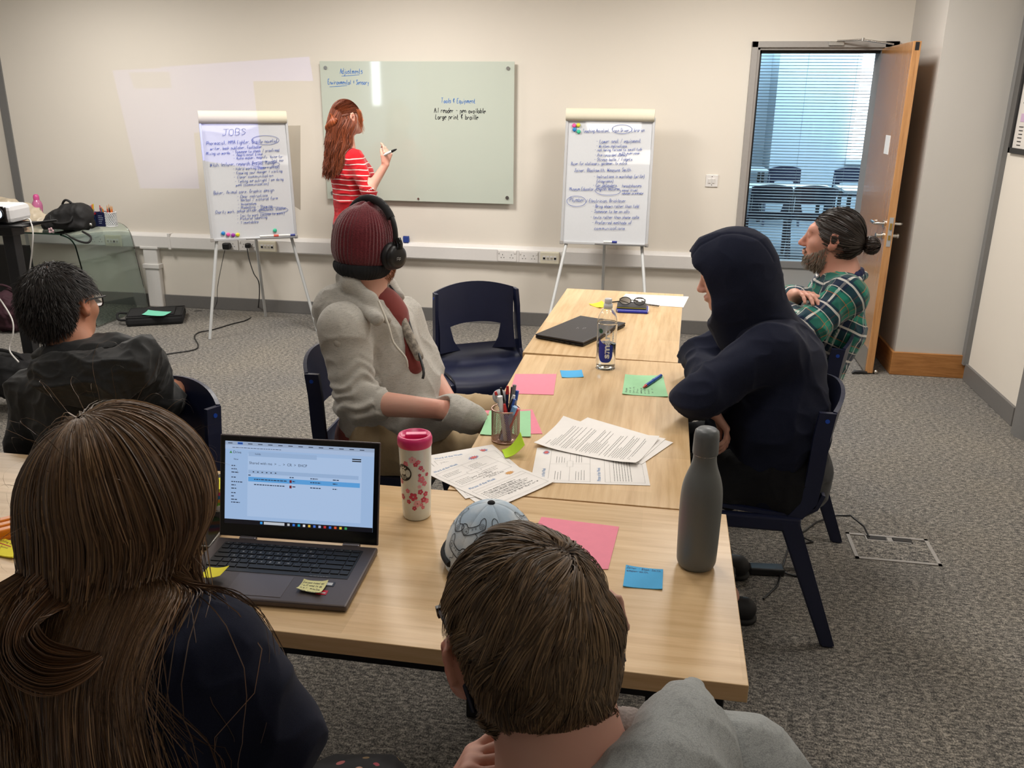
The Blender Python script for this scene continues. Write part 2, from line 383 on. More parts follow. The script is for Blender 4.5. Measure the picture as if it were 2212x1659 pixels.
# light switch
t_ = thing('light_switch', 'white double light switch on the wall left of the doorway', 'switch', (.327, YW, 1.148))
m = MB(); m.b2((.283, YW-.009, 1.105), (.371, YW, 1.191), .003); m.obj('plate', MAT['white'], t_)
for x in (.303, .331): 
    m = MB(); m.box((x+.006, YW-.012, 1.148), (.02, .008, .032), Matrix.Rotation(.12, 3, 'X'), .002); m.obj('rocker', MAT['white'], t_)
m = MB(); m.cyl((.327, YW-.0095, 1.120), (.327, YW-.0105, 1.120), .003); m.cyl((.327, YW-.0095, 1.178), (.327, YW-.0105, 1.178), .003); m.obj('screw', MAT['steel'], t_)

# sockets on the trunking
YT = YW-.058
def socket(x0, x1, z0, z1, label, rockers=True):
    t_ = thing('double_socket', label, 'socket', ((x0+x1)/2, YT, z0))
    m = MB(); m.b2((x0, YT-.009, z0), (x1, YT, z1), .003); m.obj('faceplate', MAT['white'], t_)
    cx = (x0+x1)/2; w = (x1-x0)/2
    for s in (-1, 1):
        c = cx+s*w*.48; m = MB()
        for dx, dz, a, b in ((0, .014, .0035, .008), (-.011, -.008, .007, .0035), (.011, -.008, .007, .0035)): m.box((c+dx, YT-.0095, (z0+z1)/2+dz-.004), (a, .002, b))
        m.obj('pin_hole', MAT['black'], t_)
        if rockers:
            m = MB(); m.box((c+s*w*.38, YT-.011, z1-.016), (.010, .006, .017), None, .002); m.obj('rocker', MAT['white'], t_)
    return t_
def data_plate(x0, x1, z0, z1, label, n=4, dark=(0, 3)):
    t_ = thing('data_outlet', label, 'outlet', ((x0+x1)/2, YT, z0))
    m = MB(); m.box(((x0+x1)/2, YT-.012, (z0+z1)/2), (x1-x0, .024, z1-z0), None, .008); m.obj('faceplate', MAT['ivory'], t_)
    w = (x1-x0)*.76/n
    for i in range(n):
        c = x0+(x1-x0)*.12+w*(i+.5); m = MB(); m.box((c, YT-.0245, (z0+z1)/2), (w*.8, .003, .034), None, .001); jk = m.obj('jack', MAT['white'], t_)
        m = MB(); m.box((c, YT-.0265, (z0+z1)/2-.003), (w*.6, .002, .015)); m.obj('port', MAT['black'] if i in dark else M('port_shutter', sr(170, 165, 150), .5), jk)
socket(-1.235, -1.090, .512, .597, 'white double socket left of the empty sockets pair under the glass whiteboard')['label'] = 'plain white double socket under the glass whiteboard, leftmost of the three outlets there'
socket(-1.068, -.922, .510, .595, 'white double socket with raised rocker corners, middle of the three outlets under the whiteboard')
data_plate(-.905, -.758, .508, .600, 'cream data outlet with four jacks beside the right flipchart leg')
socket((-3.540,6.452,0.566)[0], (-3.370,6.452,0.572)[0], .515, .598, 'white double socket with a bulky black power adapter, under the left flipchart', False)
socket((-3.362,6.452,0.573)[0], (-3.202,6.452,0.579)[0], .515, .598, 'white double socket with a black mains plug, under the left flipchart', True)
data_plate((-3.190,6.452,0.572)[0], (-3.039,6.452,0.577)[0], .512, .600, 'cream data outlet under the left flipchart')
socket((-4.706,6.452,0.562)[0], (-4.565,6.452,0.567)[0], .512, .590, 'white double socket seen through the glass desk', False)
data_plate((-4.552,6.452,0.568)[0], (-4.408,6.452,0.573)[0], .505, .600, 'cream data outlet seen through the glass desk', 4, (2,))

# floor box
t_ = thing('floor_box', 'carpet-filled metal floor box lid with two black cable flaps', 'floor box', (.98, 3.28, 0))
m = MB()
for lo, hi in [((.827, 3.172, 0), (1.147, 3.186, .004)), ((.827, 3.372, 0), (1.147, 3.386, .004)), ((.827, 3.172, 0), (.841, 3.386, .004)), ((1.133, 3.172, 0), (1.147, 3.386, .004)), ((.905, 3.335, 0), (1.08, 3.341, .004)), ((.90, 3.335, 0), (.905, 3.375, .004)), ((1.075, 3.335, 0), (1.08, 3.375, .004)), ((.985, 3.34, 0), (1.005, 3.375, .004))]: m.b2(lo, hi)
m.obj('frame', MAT['grey_frame'], t_)
m = MB(); m.b2((.841, 3.186, 0), (1.133, 3.335, .003)); m.obj('lid', MAT['carpet'], t_)
for x in (.908, 1.008): MB().b2((x, 3.342, .001), (x+.072, 3.372, .006), .001).obj('cable_flap', MAT['black'], t_)
t_ = MB().tube([(.915, 3.36, .006), (.90, 3.40, .03), (.86, 3.47, .04), (.80, 3.50, .02), (.72, 3.45, .006), (.66, 3.36, .005), (.60, 3.30, .005), (.62, 3.24, .005), (.68, 3.27, .005), (.64, 3.29, .012), (.58, 3.22, .005), (.55, 3.1, .005), (.50, 2.9, .005), (.44, 2.8, .005)], .004, 8).obj('looped_cable', MAT['black'])
tag(t_, 'black cord looping from the floor box to under the table', 'cord')

# framed notice on the right wall
t_ = thing('framed_notice', 'black framed printed notice hanging on the right wall', 'picture', (1.985, 5.2, 1.44))
XR = 1.985
m = MB()
ya, yb, za, zb = 4.75, 5.64, 1.425, 2.18
for lo, hi in [((XR-.02, ya, za), (XR, yb, za+.03)), ((XR-.02, ya, zb-.03), (XR, yb, zb)), ((XR-.02, yb-.025, za), (XR, yb, zb)), ((XR-.02, ya, za), (XR, ya+.025, zb))]: m.b2(lo, hi)
m.obj('frame', MAT['steel'], t_)
MB().b2((XR-.008, ya+.02, za+.02), (XR-.004, yb-.02, zb-.02)).obj('sheet', M('poster_white', sr(225, 220, 214), .4), t_)
m = MB(); m.b2((XR-.010, 5.35, 1.60), (XR-.0085, 5.56, 1.645)); m.obj('printed_block', M('lilac_print', sr(205, 175, 205), .5), t_)
m = MB()
for i in range(6): m.b2((XR-.010, 5.50-.0*i, 1.57-.02*i), (XR-.0085, 5.56-.004*(i % 3), 1.575-.02*i))
for i in range(9): m.b2((XR-.010, 5.45, 1.70+.03*i), (XR-.0085, 5.56-.01*(i % 3), 1.706+.03*i))
m.obj('printed_lines', MAT['black'], t_)
# ================================================================ WRITING
# single-stroke hand: strokes as digit pairs (x, y), baseline y=2
GL = {'a': '4525141322324345 4542', 'b': '1812 1425354443321312', 'c': '4435251413223243', 'd': '4842 4435251413223243', 'e': '1444453525141322324 3',
 'f': '4838272322 1535', 'g': '4525141322324345 4541302010', 'h': '1812 1425354442', 'i': '2522 2726', 'j': '35312010 3736', 'k': '1812 4514 2442', 'l': '282332',
 'm': '1512 1425353432 3445555452', 'n': '1512 1425354442', 'o': '251413223243443525', 'p': '1510 1425354443321 3', 'q': '4540 4435251413223243', 'r': '1512 14253545',
 's': '45251434433212', 't': '28233242 1535', 'u': '1513223243 4542', 'v': '152245', 'w': '1522354255', 'x': '1542 4512', 'y': '1533 4520', 'z': '15451242',
 'A': '123852 2545', 'B': '121838473515 35443212', 'C': '4738271413223243', 'D': '12183846443212', 'E': '48181242 1535', 'F': '481812 1535', 'G': '47382714132232434535',
 'H': '1812 4842 1545', 'I': '2822', 'J': '3833221213 1858', 'K': '1812 4815 1542', 'L': '181242', 'M': '1218355852', 'N': '12184248', 'O': '281713223243473828',
 'P': '121838463515', 'R': '121838463515 2542', 'S': '473828173544332213', 'T': '1858 3832', 'U': '181322324348', 'V': '183248', 'W': '1822364258', 'Y': '183548 3532',
 'Z': '18481242', '-': '1545', ',': '2311', '.': '2223', '/': '1148', '(': '38262330', ')': '28363320', '+': '1545 3733', "'": '2827', ':': '2322 2625', '&': '441537281532', '1': '2822', '2': '172838461242', '3': '17283846354433221 3', '0': '281713223243473828'}
def _smooth(p, n=3):
    if len(p) < 3: return p
    out = []
    for i in range(len(p)-1):
        p0, p1, p2, p3 = p[max(i-1, 0)], p[i], p[i+1], p[min(i+2, len(p)-1)]
        for k in range(n):
            t = k/n; out.append(tuple(.5*((2*b)+(c-a)*t+(2*a-5*b+4*c-d)*t*t+(3*b-a-3*c+d)*t**3) for a, b, c, d in zip(p0, p1, p2, p3)))
    return out+[p[-1]]
def stroke2d(mb, pts, w, fr):
    """flat ribbon; fr(u,v) -> 3D"""
    n = len(pts); vs = []
    for i in range(n):
        a = pts[max(i-1, 0)]; b = pts[min(i+1, n-1)]; dx, dy = b[0]-a[0], b[1]-a[1]; L = math.hypot(dx, dy) or 1
        ww = w*.5*(1 if 0 < i < n-1 else .7); nx, ny = -dy/L*ww, dx/L*ww
        vs += [fr(pts[i][0]+nx, pts[i][1]+ny), fr(pts[i][0]-nx, pts[i][1]-ny)]
    mb.add(vs, [(2*i, 2*i+1, 2*i+3, 2*i+2) for i in range(n-1)])
def hand(mb, text, x, y, h, w, fr, width=None, slope=0.0, rng=random):
    """handwrite text: x-height line size h = cap height; width = total width"""
    adv = [(.55 if ch == ' ' else (.40 if ch in 'il,.\'I' else (.85 if ch in 'mwMWT' else .62))) for ch in text]
    tot = sum(adv); k = h/.9; sx = (width/(tot*k)) if width else 1.0
    cx = x
    for ch, a in zip(text, adv):
        g = GL.get(ch)
        if g:
            j1, j2 = rng.uniform(-.04, .04)*h, rng.uniform(.93, 1.07)
            for st in g.split(' '):
                st = st.replace(' ', '')
                if len(st) < 4: continue
                pts = [(int(st[i])-1, int(st[i+1])-2) for i in range(0, len(st)-1, 2)]
                pts = [(cx+(p[0]*.135+p[1]*.018)*k*sx*j2+rng.uniform(-.01, .01)*k, y+j1+(cx-x)*slope+p[1]*.135*k*j2+rng.uniform(-.01, .01)*k) for p in pts]
                stroke2d(mb, _smooth(pts), w, fr)
        cx += a*k*sx
    return cx
def frame3(o, u, v, n=None, off=0.0006):
    o, u, v = Vector(o), Vector(u).normalized(), Vector(v).normalized(); nn = u.cross(v) if n is None else Vector(n)
    return lambda a, b: o+u*a+v*b+nn*off
def ellipse2d(mb, cx, cy, rx, ry, w, fr, n=28, a0=.1, a1=6.5): 
    stroke2d(mb, [(cx+rx*math.cos(a0+(a1-a0)*i/n), cy+ry*math.sin(a0+(a1-a0)*i/n)) for i in range(n+1)], w, fr)
def rect2d(mb, x0, y0, x1, y1, fr): mb.add([fr(x0, y0), fr(x1, y0), fr(x1, y1), fr(x0, y1)], [(0, 1, 2, 3)])
def outline2d(mb, pts, w, fr, close=True):
    p = list(pts)+([pts[0]] if close else [])
    for a, b in zip(p[:-1], p[1:]): stroke2d(mb, [a, b], w, fr)
def lines2d(mb, x0, x1, y0, n, dy, w, fr, rng=random, ragged=.5):
    """rows of tiny print too small to read: word-length dashes"""
    for i in range(n):
        x = x0; xe = x0+(x1-x0)*rng.uniform(1-ragged, 1)
        while x < xe:
            l = rng.uniform(.004, .012)*max(1, (x1-x0)/.08)*.6
            rect2d(mb, x, y0-i*dy, min(x+l, xe), y0-i*dy+w, fr); x += l+.0016
def typed(name, text, mat, parent, fr, x, y, size, width=None, bold=0.0, align='LEFT', shear=0.0):
    """printed text as a flat mesh from the built-in face"""
    c = bpy.data.curves.new('text', 'FONT'); c.body = text; c.size = size; c.align_x = align; c.resolution_u = 2; c.offset = bold; c.shear = shear
    o = bpy.data.objects.new('text', c); C.objects.link(o)
    dg = bpy.context.evaluated_depsgraph_get(); me = bpy.data.meshes.new_from_object(o.evaluated_get(dg))
    bpy.data.objects.remove(o)
    xs = [v.co.x for v in me.vertices] or [0, 1]; sx = 1.0
    if width: sx = width/max(1e-6, max(xs)-min(xs))
    for v in me.vertices: v.co = fr(x+v.co.x*sx, y+v.co.y)
    me.update()
    return mkobj(name, me, mat, parent)
INK = M('blue_marker_ink', sr(50, 78, 160), .4); INKB = M('black_marker_ink', sr(40, 40, 46), .4); INKS = M('light_blue_marker_ink', sr(70, 125, 200), .4)
PRINT = M('printed_black', sr(60, 60, 62), .6); PRINT_BLUE = M('printed_blue', sr(88, 140, 196), .6); PENCIL = M('pencil_grey', sr(120, 116, 112), .7)
# ================================================================ FURNITURE
def grid_sheet(P, th, n=None, mb=None, smooth=True):
    """thick sheet through a grid of points P[i][j]; th thickness along the normals"""
    mb = mb or MB(); a, b = len(P), len(P[0]); A = np.array([[tuple(q) for q in r] for r in P], float)
    du = np.gradient(A, axis=0); dv = np.gradient(A, axis=1); N = np.cross(du, dv); N /= np.linalg.norm(N, axis=2, keepdims=True)+1e-12
    T = (A+N*th/2).reshape(-1, 3); B = (A-N*th/2).reshape(-1, 3); k = a*b
    f = [(i*b+j, (i+1)*b+j, (i+1)*b+j+1, i*b+j+1) for i in range(a-1) for j in range(b-1)]
    g = [tuple(q+k for q in x[::-1]) for x in f]
    mb.add(list(map(tuple, T))+list(map(tuple, B)), f+g, smooth)
    ring = [i*b for i in range(a)]+[(a-1)*b+j for j in range(1, b)]+[i*b+b-1 for i in range(a-2, -1, -1)]+[j for j in range(b-2, 0, -1)]
    vs = [tuple(T[i]) for i in ring]+[tuple(B[i]) for i in ring]; r = len(ring)
    mb.add(vs, [(i, r+i, r+(i+1) % r, (i+1) % r) for i in range(r)], False)
    return mb

def table(label, x0, y0, w, d, axis, rz=0, h=.74, feet=True):
    t_ = thing('office_table', label, 'table', (x0, y0, 0), rz)
    mat = MAT['tabletop_'+axis]
    local(MB().box((0, 0, h-.018), (w, d, .036), None, .0015).obj('tabletop', mat, t_))
    for sx in (-1, 1):
        for sy in (-1, 1):
            local(MB().box((sx*(w/2-.06), sy*(d/2-.06), (h-.036)/2), (.05, .05, h-.036), None, .003).obj('leg', MAT['steel'], t_))
    m = MB()
    for sy in (-1, 1): m.box((0, sy*(d/2-.06), h-.06), (w-.17, .03, .045))
    for sx in (-1, 1): m.box((sx*(w/2-.06), 0, h-.06), (.03, d-.17, .045))
    local(m.obj('rail', MAT['steel'], t_))
    return t_
table('pale oak table in front, carrying the grey metal bottle and open laptop', -.430, 1.632, 1.255, .660, 'x')
table('pale oak table at the front left, mostly behind the long-haired person', -1.690, 1.632, 1.255, .660, 'x')
table('pale oak table in the middle, under the water bottle and mesh pen pot', -.195, 2.600, .626, 1.262, 'y')
table('pale oak table farthest away, carrying the closed black laptop', -.197, 3.872, .612, 1.250, 'y', -.030)

def make_chair(label, group=None):
    t_ = thing('plastic_chair', label, 'chair', (0, 0, 0), 0, group); mat = MAT['navy_plastic']
    W = .225
    prof = [(.225, .395), (.222, .43), (.195, .452), (.13, .458), (.03, .448), (-.08, .440), (-.14, .448), (-.178, .480), (-.195, .53)]
    P = [[(x, y, z+.012*(abs(x)/W)**3*(1 if y > -.15 else 0)) for x in np.linspace(-W, W, 13)] for (y, z) in prof]
    m = grid_sheet(P, .012)
    local(m.obj('seat', mat, t_))
    # backrest with arched top and curved face
    def bp(x, z): return (x, -.192-.055*(z-.5)/.33+.045*(abs(x)/.21)**2.2, z)
    P = []
    for s in np.linspace(0, 1, 10):
        row = []
        for x in np.linspace(-1, 1, 15):
            zt = .835-.032*abs(x)**2; zb = .635-.035*abs(x)**2.5-.0; z = zb+(zt-zb)*s; xx = x*(.205-.012*(1-s))
            row.append(bp(xx, z))
        P.append(row)
    bk = local(grid_sheet(P, .013).obj('backrest', mat, t_))
    m = MB()
    for sx in (-1, 1):
        m = MB()
        P = [[bp(sx*x, z) for x in np.linspace(a, b, 4)] for z, a, b in ((.50, .085, .20), (.52, .10, .20), (.55, .118, .198), (.60, .130, .196), (.64, .138, .196))]
        m = grid_sheet(P, .016, mb=m)
        local(m.obj('back_post', mat, t_))
    for sx in (-1, 1):   # rolled side flanges of the back, down into the side frame
        m = MB()
        pts = [(sx*.205, -.165, .80), (sx*.21, -.155, .72), (sx*.212, -.150, .60), (sx*.218, -.140, .50), (sx*.222, -.10, .445)]
        for a, b in zip(pts[:-1], pts[1:]):
            vs = []
            for p in (a, b):
                for dx, dy in ((-.006, -.038), (.010, -.038), (.010, .012), (-.006, .012)): vs.append((p[0]+sx*dx, p[1]+dy, p[2]))
            m.add(vs, [(0, 1, 5, 4), (1, 2, 6, 5), (2, 3, 7, 6), (3, 0, 4, 7), (0, 3, 2, 1), (4, 5, 6, 7)])
        local(m.obj('side_flange', mat, t_))
        m = MB().cyl((sx*.2165, -.178, .775), (sx*.2185, -.178, .775), .007, n=12)
        local(m.obj('bolt_cap', M('blue_cap', sr(30, 80, 190), .4), t_, 'bright blue bolt cap'))
        local(MB().box((sx*.228, .03, .425), (.03, .33, .05), None, .008).obj('seat_frame', mat, t_))
    for sx in (-1, 1):
        for (ya, yb) in ((.165, .235), (-.095, -.265)):
            m = MB(); vs = []
            for (x, y, z, hx, hy) in ((sx*.228, ya, .445, .016, .033), (sx*.243, yb, 0.0, .014, .023)):
                for dx, dy in ((-1, -1), (1, -1), (1, 1), (-1, 1)): vs.append((x+dx*hx, y+dy*hy, z))
            m.add(vs, [(0, 1, 5, 4), (1, 2, 6, 5), (2, 3, 7, 6), (3, 0, 4, 7), (0, 3, 2, 1), (4, 5, 6, 7)])
            bm = bmesh.new(); me = m.mesh(); bm.from_mesh(me); bmesh.ops.bevel(bm, geom=[e for e in bm.edges], offset=.006, segments=2, affect='EDGES'); bm.to_mesh(me); bm.free()
            local(mkobj('leg', me, mat, t_))
    return t_
ch0 = make_chair('empty navy plastic chair facing the table', 'navy plastic chairs'); ch0.location = (-.80, 3.92, 0); ch0.rotation_euler = (0, 0, math.atan2(-.50, -.866))
dup(ch0, (.355, 2.80, 0), math.radians(90), 'navy plastic chair under the person in the dark hoodie')
dup(ch0, (.53, 3.56, 0), math.radians(86), 'navy plastic chair under the man in the plaid shirt')
dup(ch0, (-.985, 2.86, 0), math.radians(-88), 'navy plastic chair under the person in maroon beanie')
dup(ch0, (-1.585, 2.20, 0), math.atan2(.43, -.9), 'navy plastic chair whose back the person in black jacket holds')
dup(ch0, (-.02, .50, 0), math.radians(4), 'navy plastic chair under the short-haired person in grey hoodie')
dup(ch0, (-.64, .62, 0), math.radians(0), 'navy plastic chair under the person with long brown hair')

# ---------------------------------------------------------------- glass whiteboard
gb = thing('glass_whiteboard', 'large pale green glass whiteboard with a little writing, fixed to the wall', 'whiteboard', (-1.86, YW, .944))
t = NT('backpainted_glass'); t.set(col=sr(196, 204, 192), rough=.35, coat=1.0); t.b.inputs['Coat Roughness'].default_value = .04; MAT['gboard'] = t.m
MB().b2((-2.596, 6.468, .944), (-1.122, 6.476, 1.952), .002).obj('glass_panel', MAT['gboard'], gb)
for x in (-2.55, -1.168):
    for z in (.992, 1.906):
        m = MB(); m.cyl((x, 6.467, z), (x, 6.460, z), .013, n=20); m.cyl((x, 6.476, z), (x, YW, z), .009, n=12); m.obj('stud', MAT['chrome'], gb)
m = MB(); m.cyl((-1.86, 6.467, .965), (-1.86, 6.462, .965), .008, n=12); m.obj('clip', MAT['chrome'], gb)
gf = frame3((0, 6.4675, 0), (1, 0, 0), (0, 0, 1), (0, -1, 0))
def gpt(p): return (p[0], p[2])
m = MB()
for tx, a, b, h in (('Adjustments', (-2.439,6.470,1.865), (-2.261,6.470,1.885), .042), ('Environmental + Sensory', (-2.538,6.470,1.789), (-2.215,6.470,1.798), .036), ('Tools & Equipment', (-1.669,6.470,1.665), (-1.407,6.470,1.678), .036)):
    hand(m, tx, a[0], a[2], h, .0042, gf, b[0]-a[0], .0)
    if tx != 'Tools & Equipment': stroke2d(m, [(a[0]+.01, a[2]-.018), (a[0]+.07, a[2]-.014), (a[0]+.15, a[2]-.008)], .004, gf)
m.obj('handwriting', INKS, gb, 'light blue marker handwriting')
m = MB()
for tx, a, b, h in (('A.I reader - pen available', (-1.723,6.470,1.596), (-1.331,6.470,1.607), .038), ('Large print & braille', (-1.713,6.470,1.551), (-1.386,6.470,1.558), .038)): hand(m, tx, a[0], a[2], h, .0045, gf, b[0]-a[0])
m.obj('handwriting', INKB, gb, 'black marker handwriting')

# ---------------------------------------------------------------- flipchart easels
def flipchart(label, A, B, TL, feet, W, H, hang, lines, rings, magnets, tray_items, mapf):
    """A,B bottom corners (3D); TL top-left; all in metres"""
    A, B, TL = Vector(A), Vector(B), Vector(TL); u = (B-A).normalized(); v = (TL-A); v = (v-u*v.dot(u)).normalized(); n = u.cross(v); 
    if n.y > 0: n = -n
    Mx = Matrix((u, v, n)).transposed(); W = (B-A).length; H = (TL-A).length
    t_ = thing('flipchart_easel', label, 'flipchart', (A+B)/2*1)
    t_.location.z = 0
    P = lambda a, b, c=0: A+u*a+v*b+n*c
    MB().box(P(W/2, H/2, -.008), (W, H, .012), Mx).obj('board', M('whiteboard_enamel', sr(208, 210, 214), .4, nz=.01, coat=.9), t_)
    m = MB()
    for a in (0, W): m.box(P(a, H/2, -.004), (.018, H+.01, .024), Mx, .003)
    m.box(P(W/2, 0, -.004), (W+.018, .018, .024), Mx, .003); m.box(P(W/2, H, -.004), (W+.018, .03, .024), Mx, .003)
    fr = m.obj('frame', M('board_frame', sr(196, 197, 200), .3, .2), t_)
    m = MB()
    for a in (0, W): m.box(P(a, 0, -.002), (.026, .026, .03), Mx, .004)
    m.obj('corner_cap', MAT['grey_frame'], fr)
    m = MB(); m.box(P(W*.70, -.004, .030), (W*.60, .010, .055), Mx, .003); tr = m.obj('pen_tray', MAT['grey_paint'], t_)
    for i, f in enumerate(feet):
        f = Vector(f); top = P(W*(.06, .94, .5)[i], .02 if i < 2 else .30, -.03)
        m = MB(); m.cyl(top, f+(top-f)*.0+Vector((0, 0, .0)), .012, .011, 12); m.obj('leg', M('leg_grey', sr(190, 192, 192), .35), t_)
    # the pad: pages folded over the top
    pr = [(H-.012, .014), (H-.004, .030), (H+.012, .040), (H+.036, .040), (H+.062, .026), (H+.070, .0), (H+.055, -.026), (H, -.040), (H-hang, -.055)]
    ps = _smooth(pr, 4); G = [[P(a, q[0], q[1]) for a in np.linspace(-.008, W+.002, 5)] for q in ps]
    m = grid_sheet(G, .006); m.obj('pad_roll', M('flip_paper_cream', sr(226, 219, 198), .8, nz=.01), t_, 'cream paper pad folded over the top')
    if hang > .2:
        G = [[P(W-.10+.16*s+.05*(1-q), H-.02-q*(hang+.12*s), -.09-.02*math.sin(3*s)) for s in np.linspace(0, 1, 5)] for q in np.linspace(0, 1, 6)]
        grid_sheet(G, .002).obj('hanging_sheet', M('flip_paper_grey', sr(176, 168, 154), .8), t_)
    G = [[P(a, b, .0035+.0004*math.sin(a*20)) for a in np.linspace(.022, W-.02, 3)] for b in (.03, H-.02)]
    fr_ = frame3(A, u, v, n, .006)
    m = MB()
    for (tx, x, y, hpx, wpx, *r) in lines:
        a, b, k = mapf(x, y); hand(m, tx, a, b, hpx*k, .0025, fr_, wpx*k*r[0] if r else wpx*k, .03)
    for (x, y, rx, ry) in rings:
        a, b, k = mapf(x, y); ellipse2d(m, a, b, rx*k, ry*k, .0026, fr_)
    m.obj('handwriting', INK, t_, 'blue marker handwriting')
    for (x, y, col, nm) in magnets:
        a, b, k = mapf(x, y); o = MB().lathe([(.0, .0), (.014, 0), (.0145, .004), (.012, .009), (.006, .011), (0, .011)], P(a, b, .004), 20, Mx).obj('magnet', M('magnet_'+nm, col, .3), None)
        tag(o, nm+' round magnet on the '+('left' if hang > .2 else 'right')+' flipchart', 'magnet', 'round magnets on the flipcharts')
    for (f, col, nm, ln) in tray_items:
        m = MB(); m.cyl(P(W*f, .014, .030), P(W*f+ln, .014, .030), .0075, n=10); o = m.obj('marker_pen', M('pen_body_white', sr(230, 230, 228), .35), None)
        mc = MB().cyl(P(W*f+ln, .014, .030), P(W*f+ln+.035, .014, .030), .0085, n=10).obj('cap', M('pen_cap_'+nm, col, .35), o)
        tag(o, 'white marker with '+nm+' cap lying in the tray of the '+('left' if hang > .2 else 'right')+' flipchart', 'pen')
    return t_
def map1(x, y):
    l = 115+(y-190)*.0741; r = 1068+(y-190)*.098; k = .56/(r-l)
    return .018+(x-l)*k, (1570-y)/(1570-185)*.80+.012, k
L1 = [('JOBS', 345, 315, 80, 290), ('Pharmacist, MMA fighter, Braille novelist', 155, 430, 50, 850), ('writer, book publisher, footballer', 195, 490, 40, 620), ("Mixing up words.", 150, 548, 40, 290),
 ('- Someone to check / proofread', 455, 530, 38, 570), ('- Additional time', 460, 568, 36, 360), ('- Audio maker, magnify. Voice-to-', 465, 607, 34, 610), ('text app', 930, 638, 32, 145),
 ('Witch, lecturer, research, Project Manager', 190, 690, 50, 810), ('- Hybrid working (home + office)', 460, 738, 38, 570), ('- Knowing your manger + visiting', 465, 788, 38, 600), ('- Clear communication', 465, 838, 36, 490),
 ('- Telling me outright I am doing', 480, 890, 36, 600), ('well (Communication)', 490, 935, 36, 410), ('Baker, Animal care, Graphic design', 225, 1030, 46, 740), ('- Clear instructions', 505, 1080, 38, 380), ('- Verbal / pictoral form', 505, 1122, 38, 510),
 ('- Voicenotes', 512, 1172, 36, 230), ('- Modelling - Showing', 512, 1215, 36, 430), ('Charity work, police officer, ambulance, stocker', 240, 1265, 44, 880), ('- Taxi to work (access to work)', 500, 1315, 34, 600), ('- Pictoral labelling', 500, 1352, 34, 380), ('- Timetables', 500, 1402, 34, 270)]
flipchart('whiteboard flipchart easel headed JOBS, on the left of the glass board', (-3.234, 5.80, .700), (-2.715, 6.10, .700), (-3.279, 5.90, 1.527),
 [(-3.232, 5.619, 0), (-2.546, 5.991, 0), (-3.141, 6.358, 0)], .6, .83, .50, L1, [(850, 375, 165, 55), (855, 672, 170, 36), (950, 1245, 185, 40)],
 [(325, 1510, sr(40, 130, 200), 'blue'), (387, 1528, sr(235, 90, 160), 'pink'), (447, 1538, sr(150, 50, 160), 'purple'), (503, 1535, sr(215, 210, 60), 'yellow'), (970, 1500, sr(60, 190, 150), 'green')],
 [(.56, sr(220, 80, 60), 'red', .10), (.76, sr(50, 60, 140), 'blue', .10)], map1)
def map2(x, y):
    l = 178-(y-190)*.066; r = 1110-(y-190)*.058; k = .56/(r-l)
    return .018+(x-l)*k, (1565-y)/(1565-190)*.81+.012, k
L2 = [('Teaching Assistant, Train Driver, Librarian', 330, 285, 46, 720), ('- Lower seat / equipment', 490, 405, 52, 520), ('- Written instructions', 490, 455, 36, 360), ('- not being forced to small talk', 470, 498, 36, 555), ('with everyone.', 755, 530, 34, 250),
 ('- Pre-recorded comms', 470, 560, 38, 375), ('- Stress balls / fidgets', 462, 612, 38, 450), ('Buyer for stationary, gardener, tv extra', 190, 665, 38, 655), ('Joiner, Blacksmith, Weapons Smith', 228, 745, 44, 665), ('- Instructions in workshop (write)', 455, 812, 42, 600),
 ('(diagrams)', 488, 862, 38, 205), ('- Ear defenders', 445, 912, 36, 285), ('headphones', 790, 910, 40, 230), ('Museum Educator, English lecturer', 165, 965, 44, 600), ('canal trust', 790, 955, 28, 185), ('volunteer co-ordinator', 788, 992, 28, 255),
 ('Plumber', 165, 1100, 60, 180), ('/ Electrician, Bricklayer', 360, 1100, 44, 475), ('- Being shown rather than told', 437, 1160, 40, 550), ('- Someone to be an ally', 420, 1222, 40, 460), ('- texts rather than phone calls', 410, 1290, 38, 580), ('- Preferred methods of', 430, 1355, 42, 475), ('communications', 455, 1420, 42, 370)]
flipchart('whiteboard flipchart easel covered in blue notes, to the right of the glass board', (-.712, 6.15, .722), (-.106, 6.15, .722), (-.703, 6.30, 1.568),
 [(-.785, 5.70, 0), (-.035, 5.70, 0), (-.42, 6.44, 0)], .6, .84, .12, L2, [(790, 240, 115, 50), (620, 960, 150, 48), (245, 1090, 115, 62)],
 [(232, 205, sr(235, 80, 130), 'pink'), (283, 200, sr(210, 200, 70), 'yellow'), (237, 252, sr(40, 120, 200), 'blue'), (285, 275, sr(50, 170, 130), 'green')],
 [(.50, sr(50, 60, 140), 'blue', .06)], map2)
# cloth board eraser on the trunking
t_ = thing('board_eraser', 'blue board eraser standing on the trunking behind the beanie', 'eraser', (-1.972,6.480,0.655)); p = (-1.972,6.480,0.662)
m = MB(); m.b2((p[0]-.022, 6.466, .6245), (p[0]+.022, 6.50, .668), .003); 
for i in range(4): m.b2((p[0]-.022+i*.012, 6.470, .668), (p[0]-.016+i*.012, 6.496, .672))
m.obj('felt_block', M('eraser_blue', sr(36, 62, 140), .8), t_)

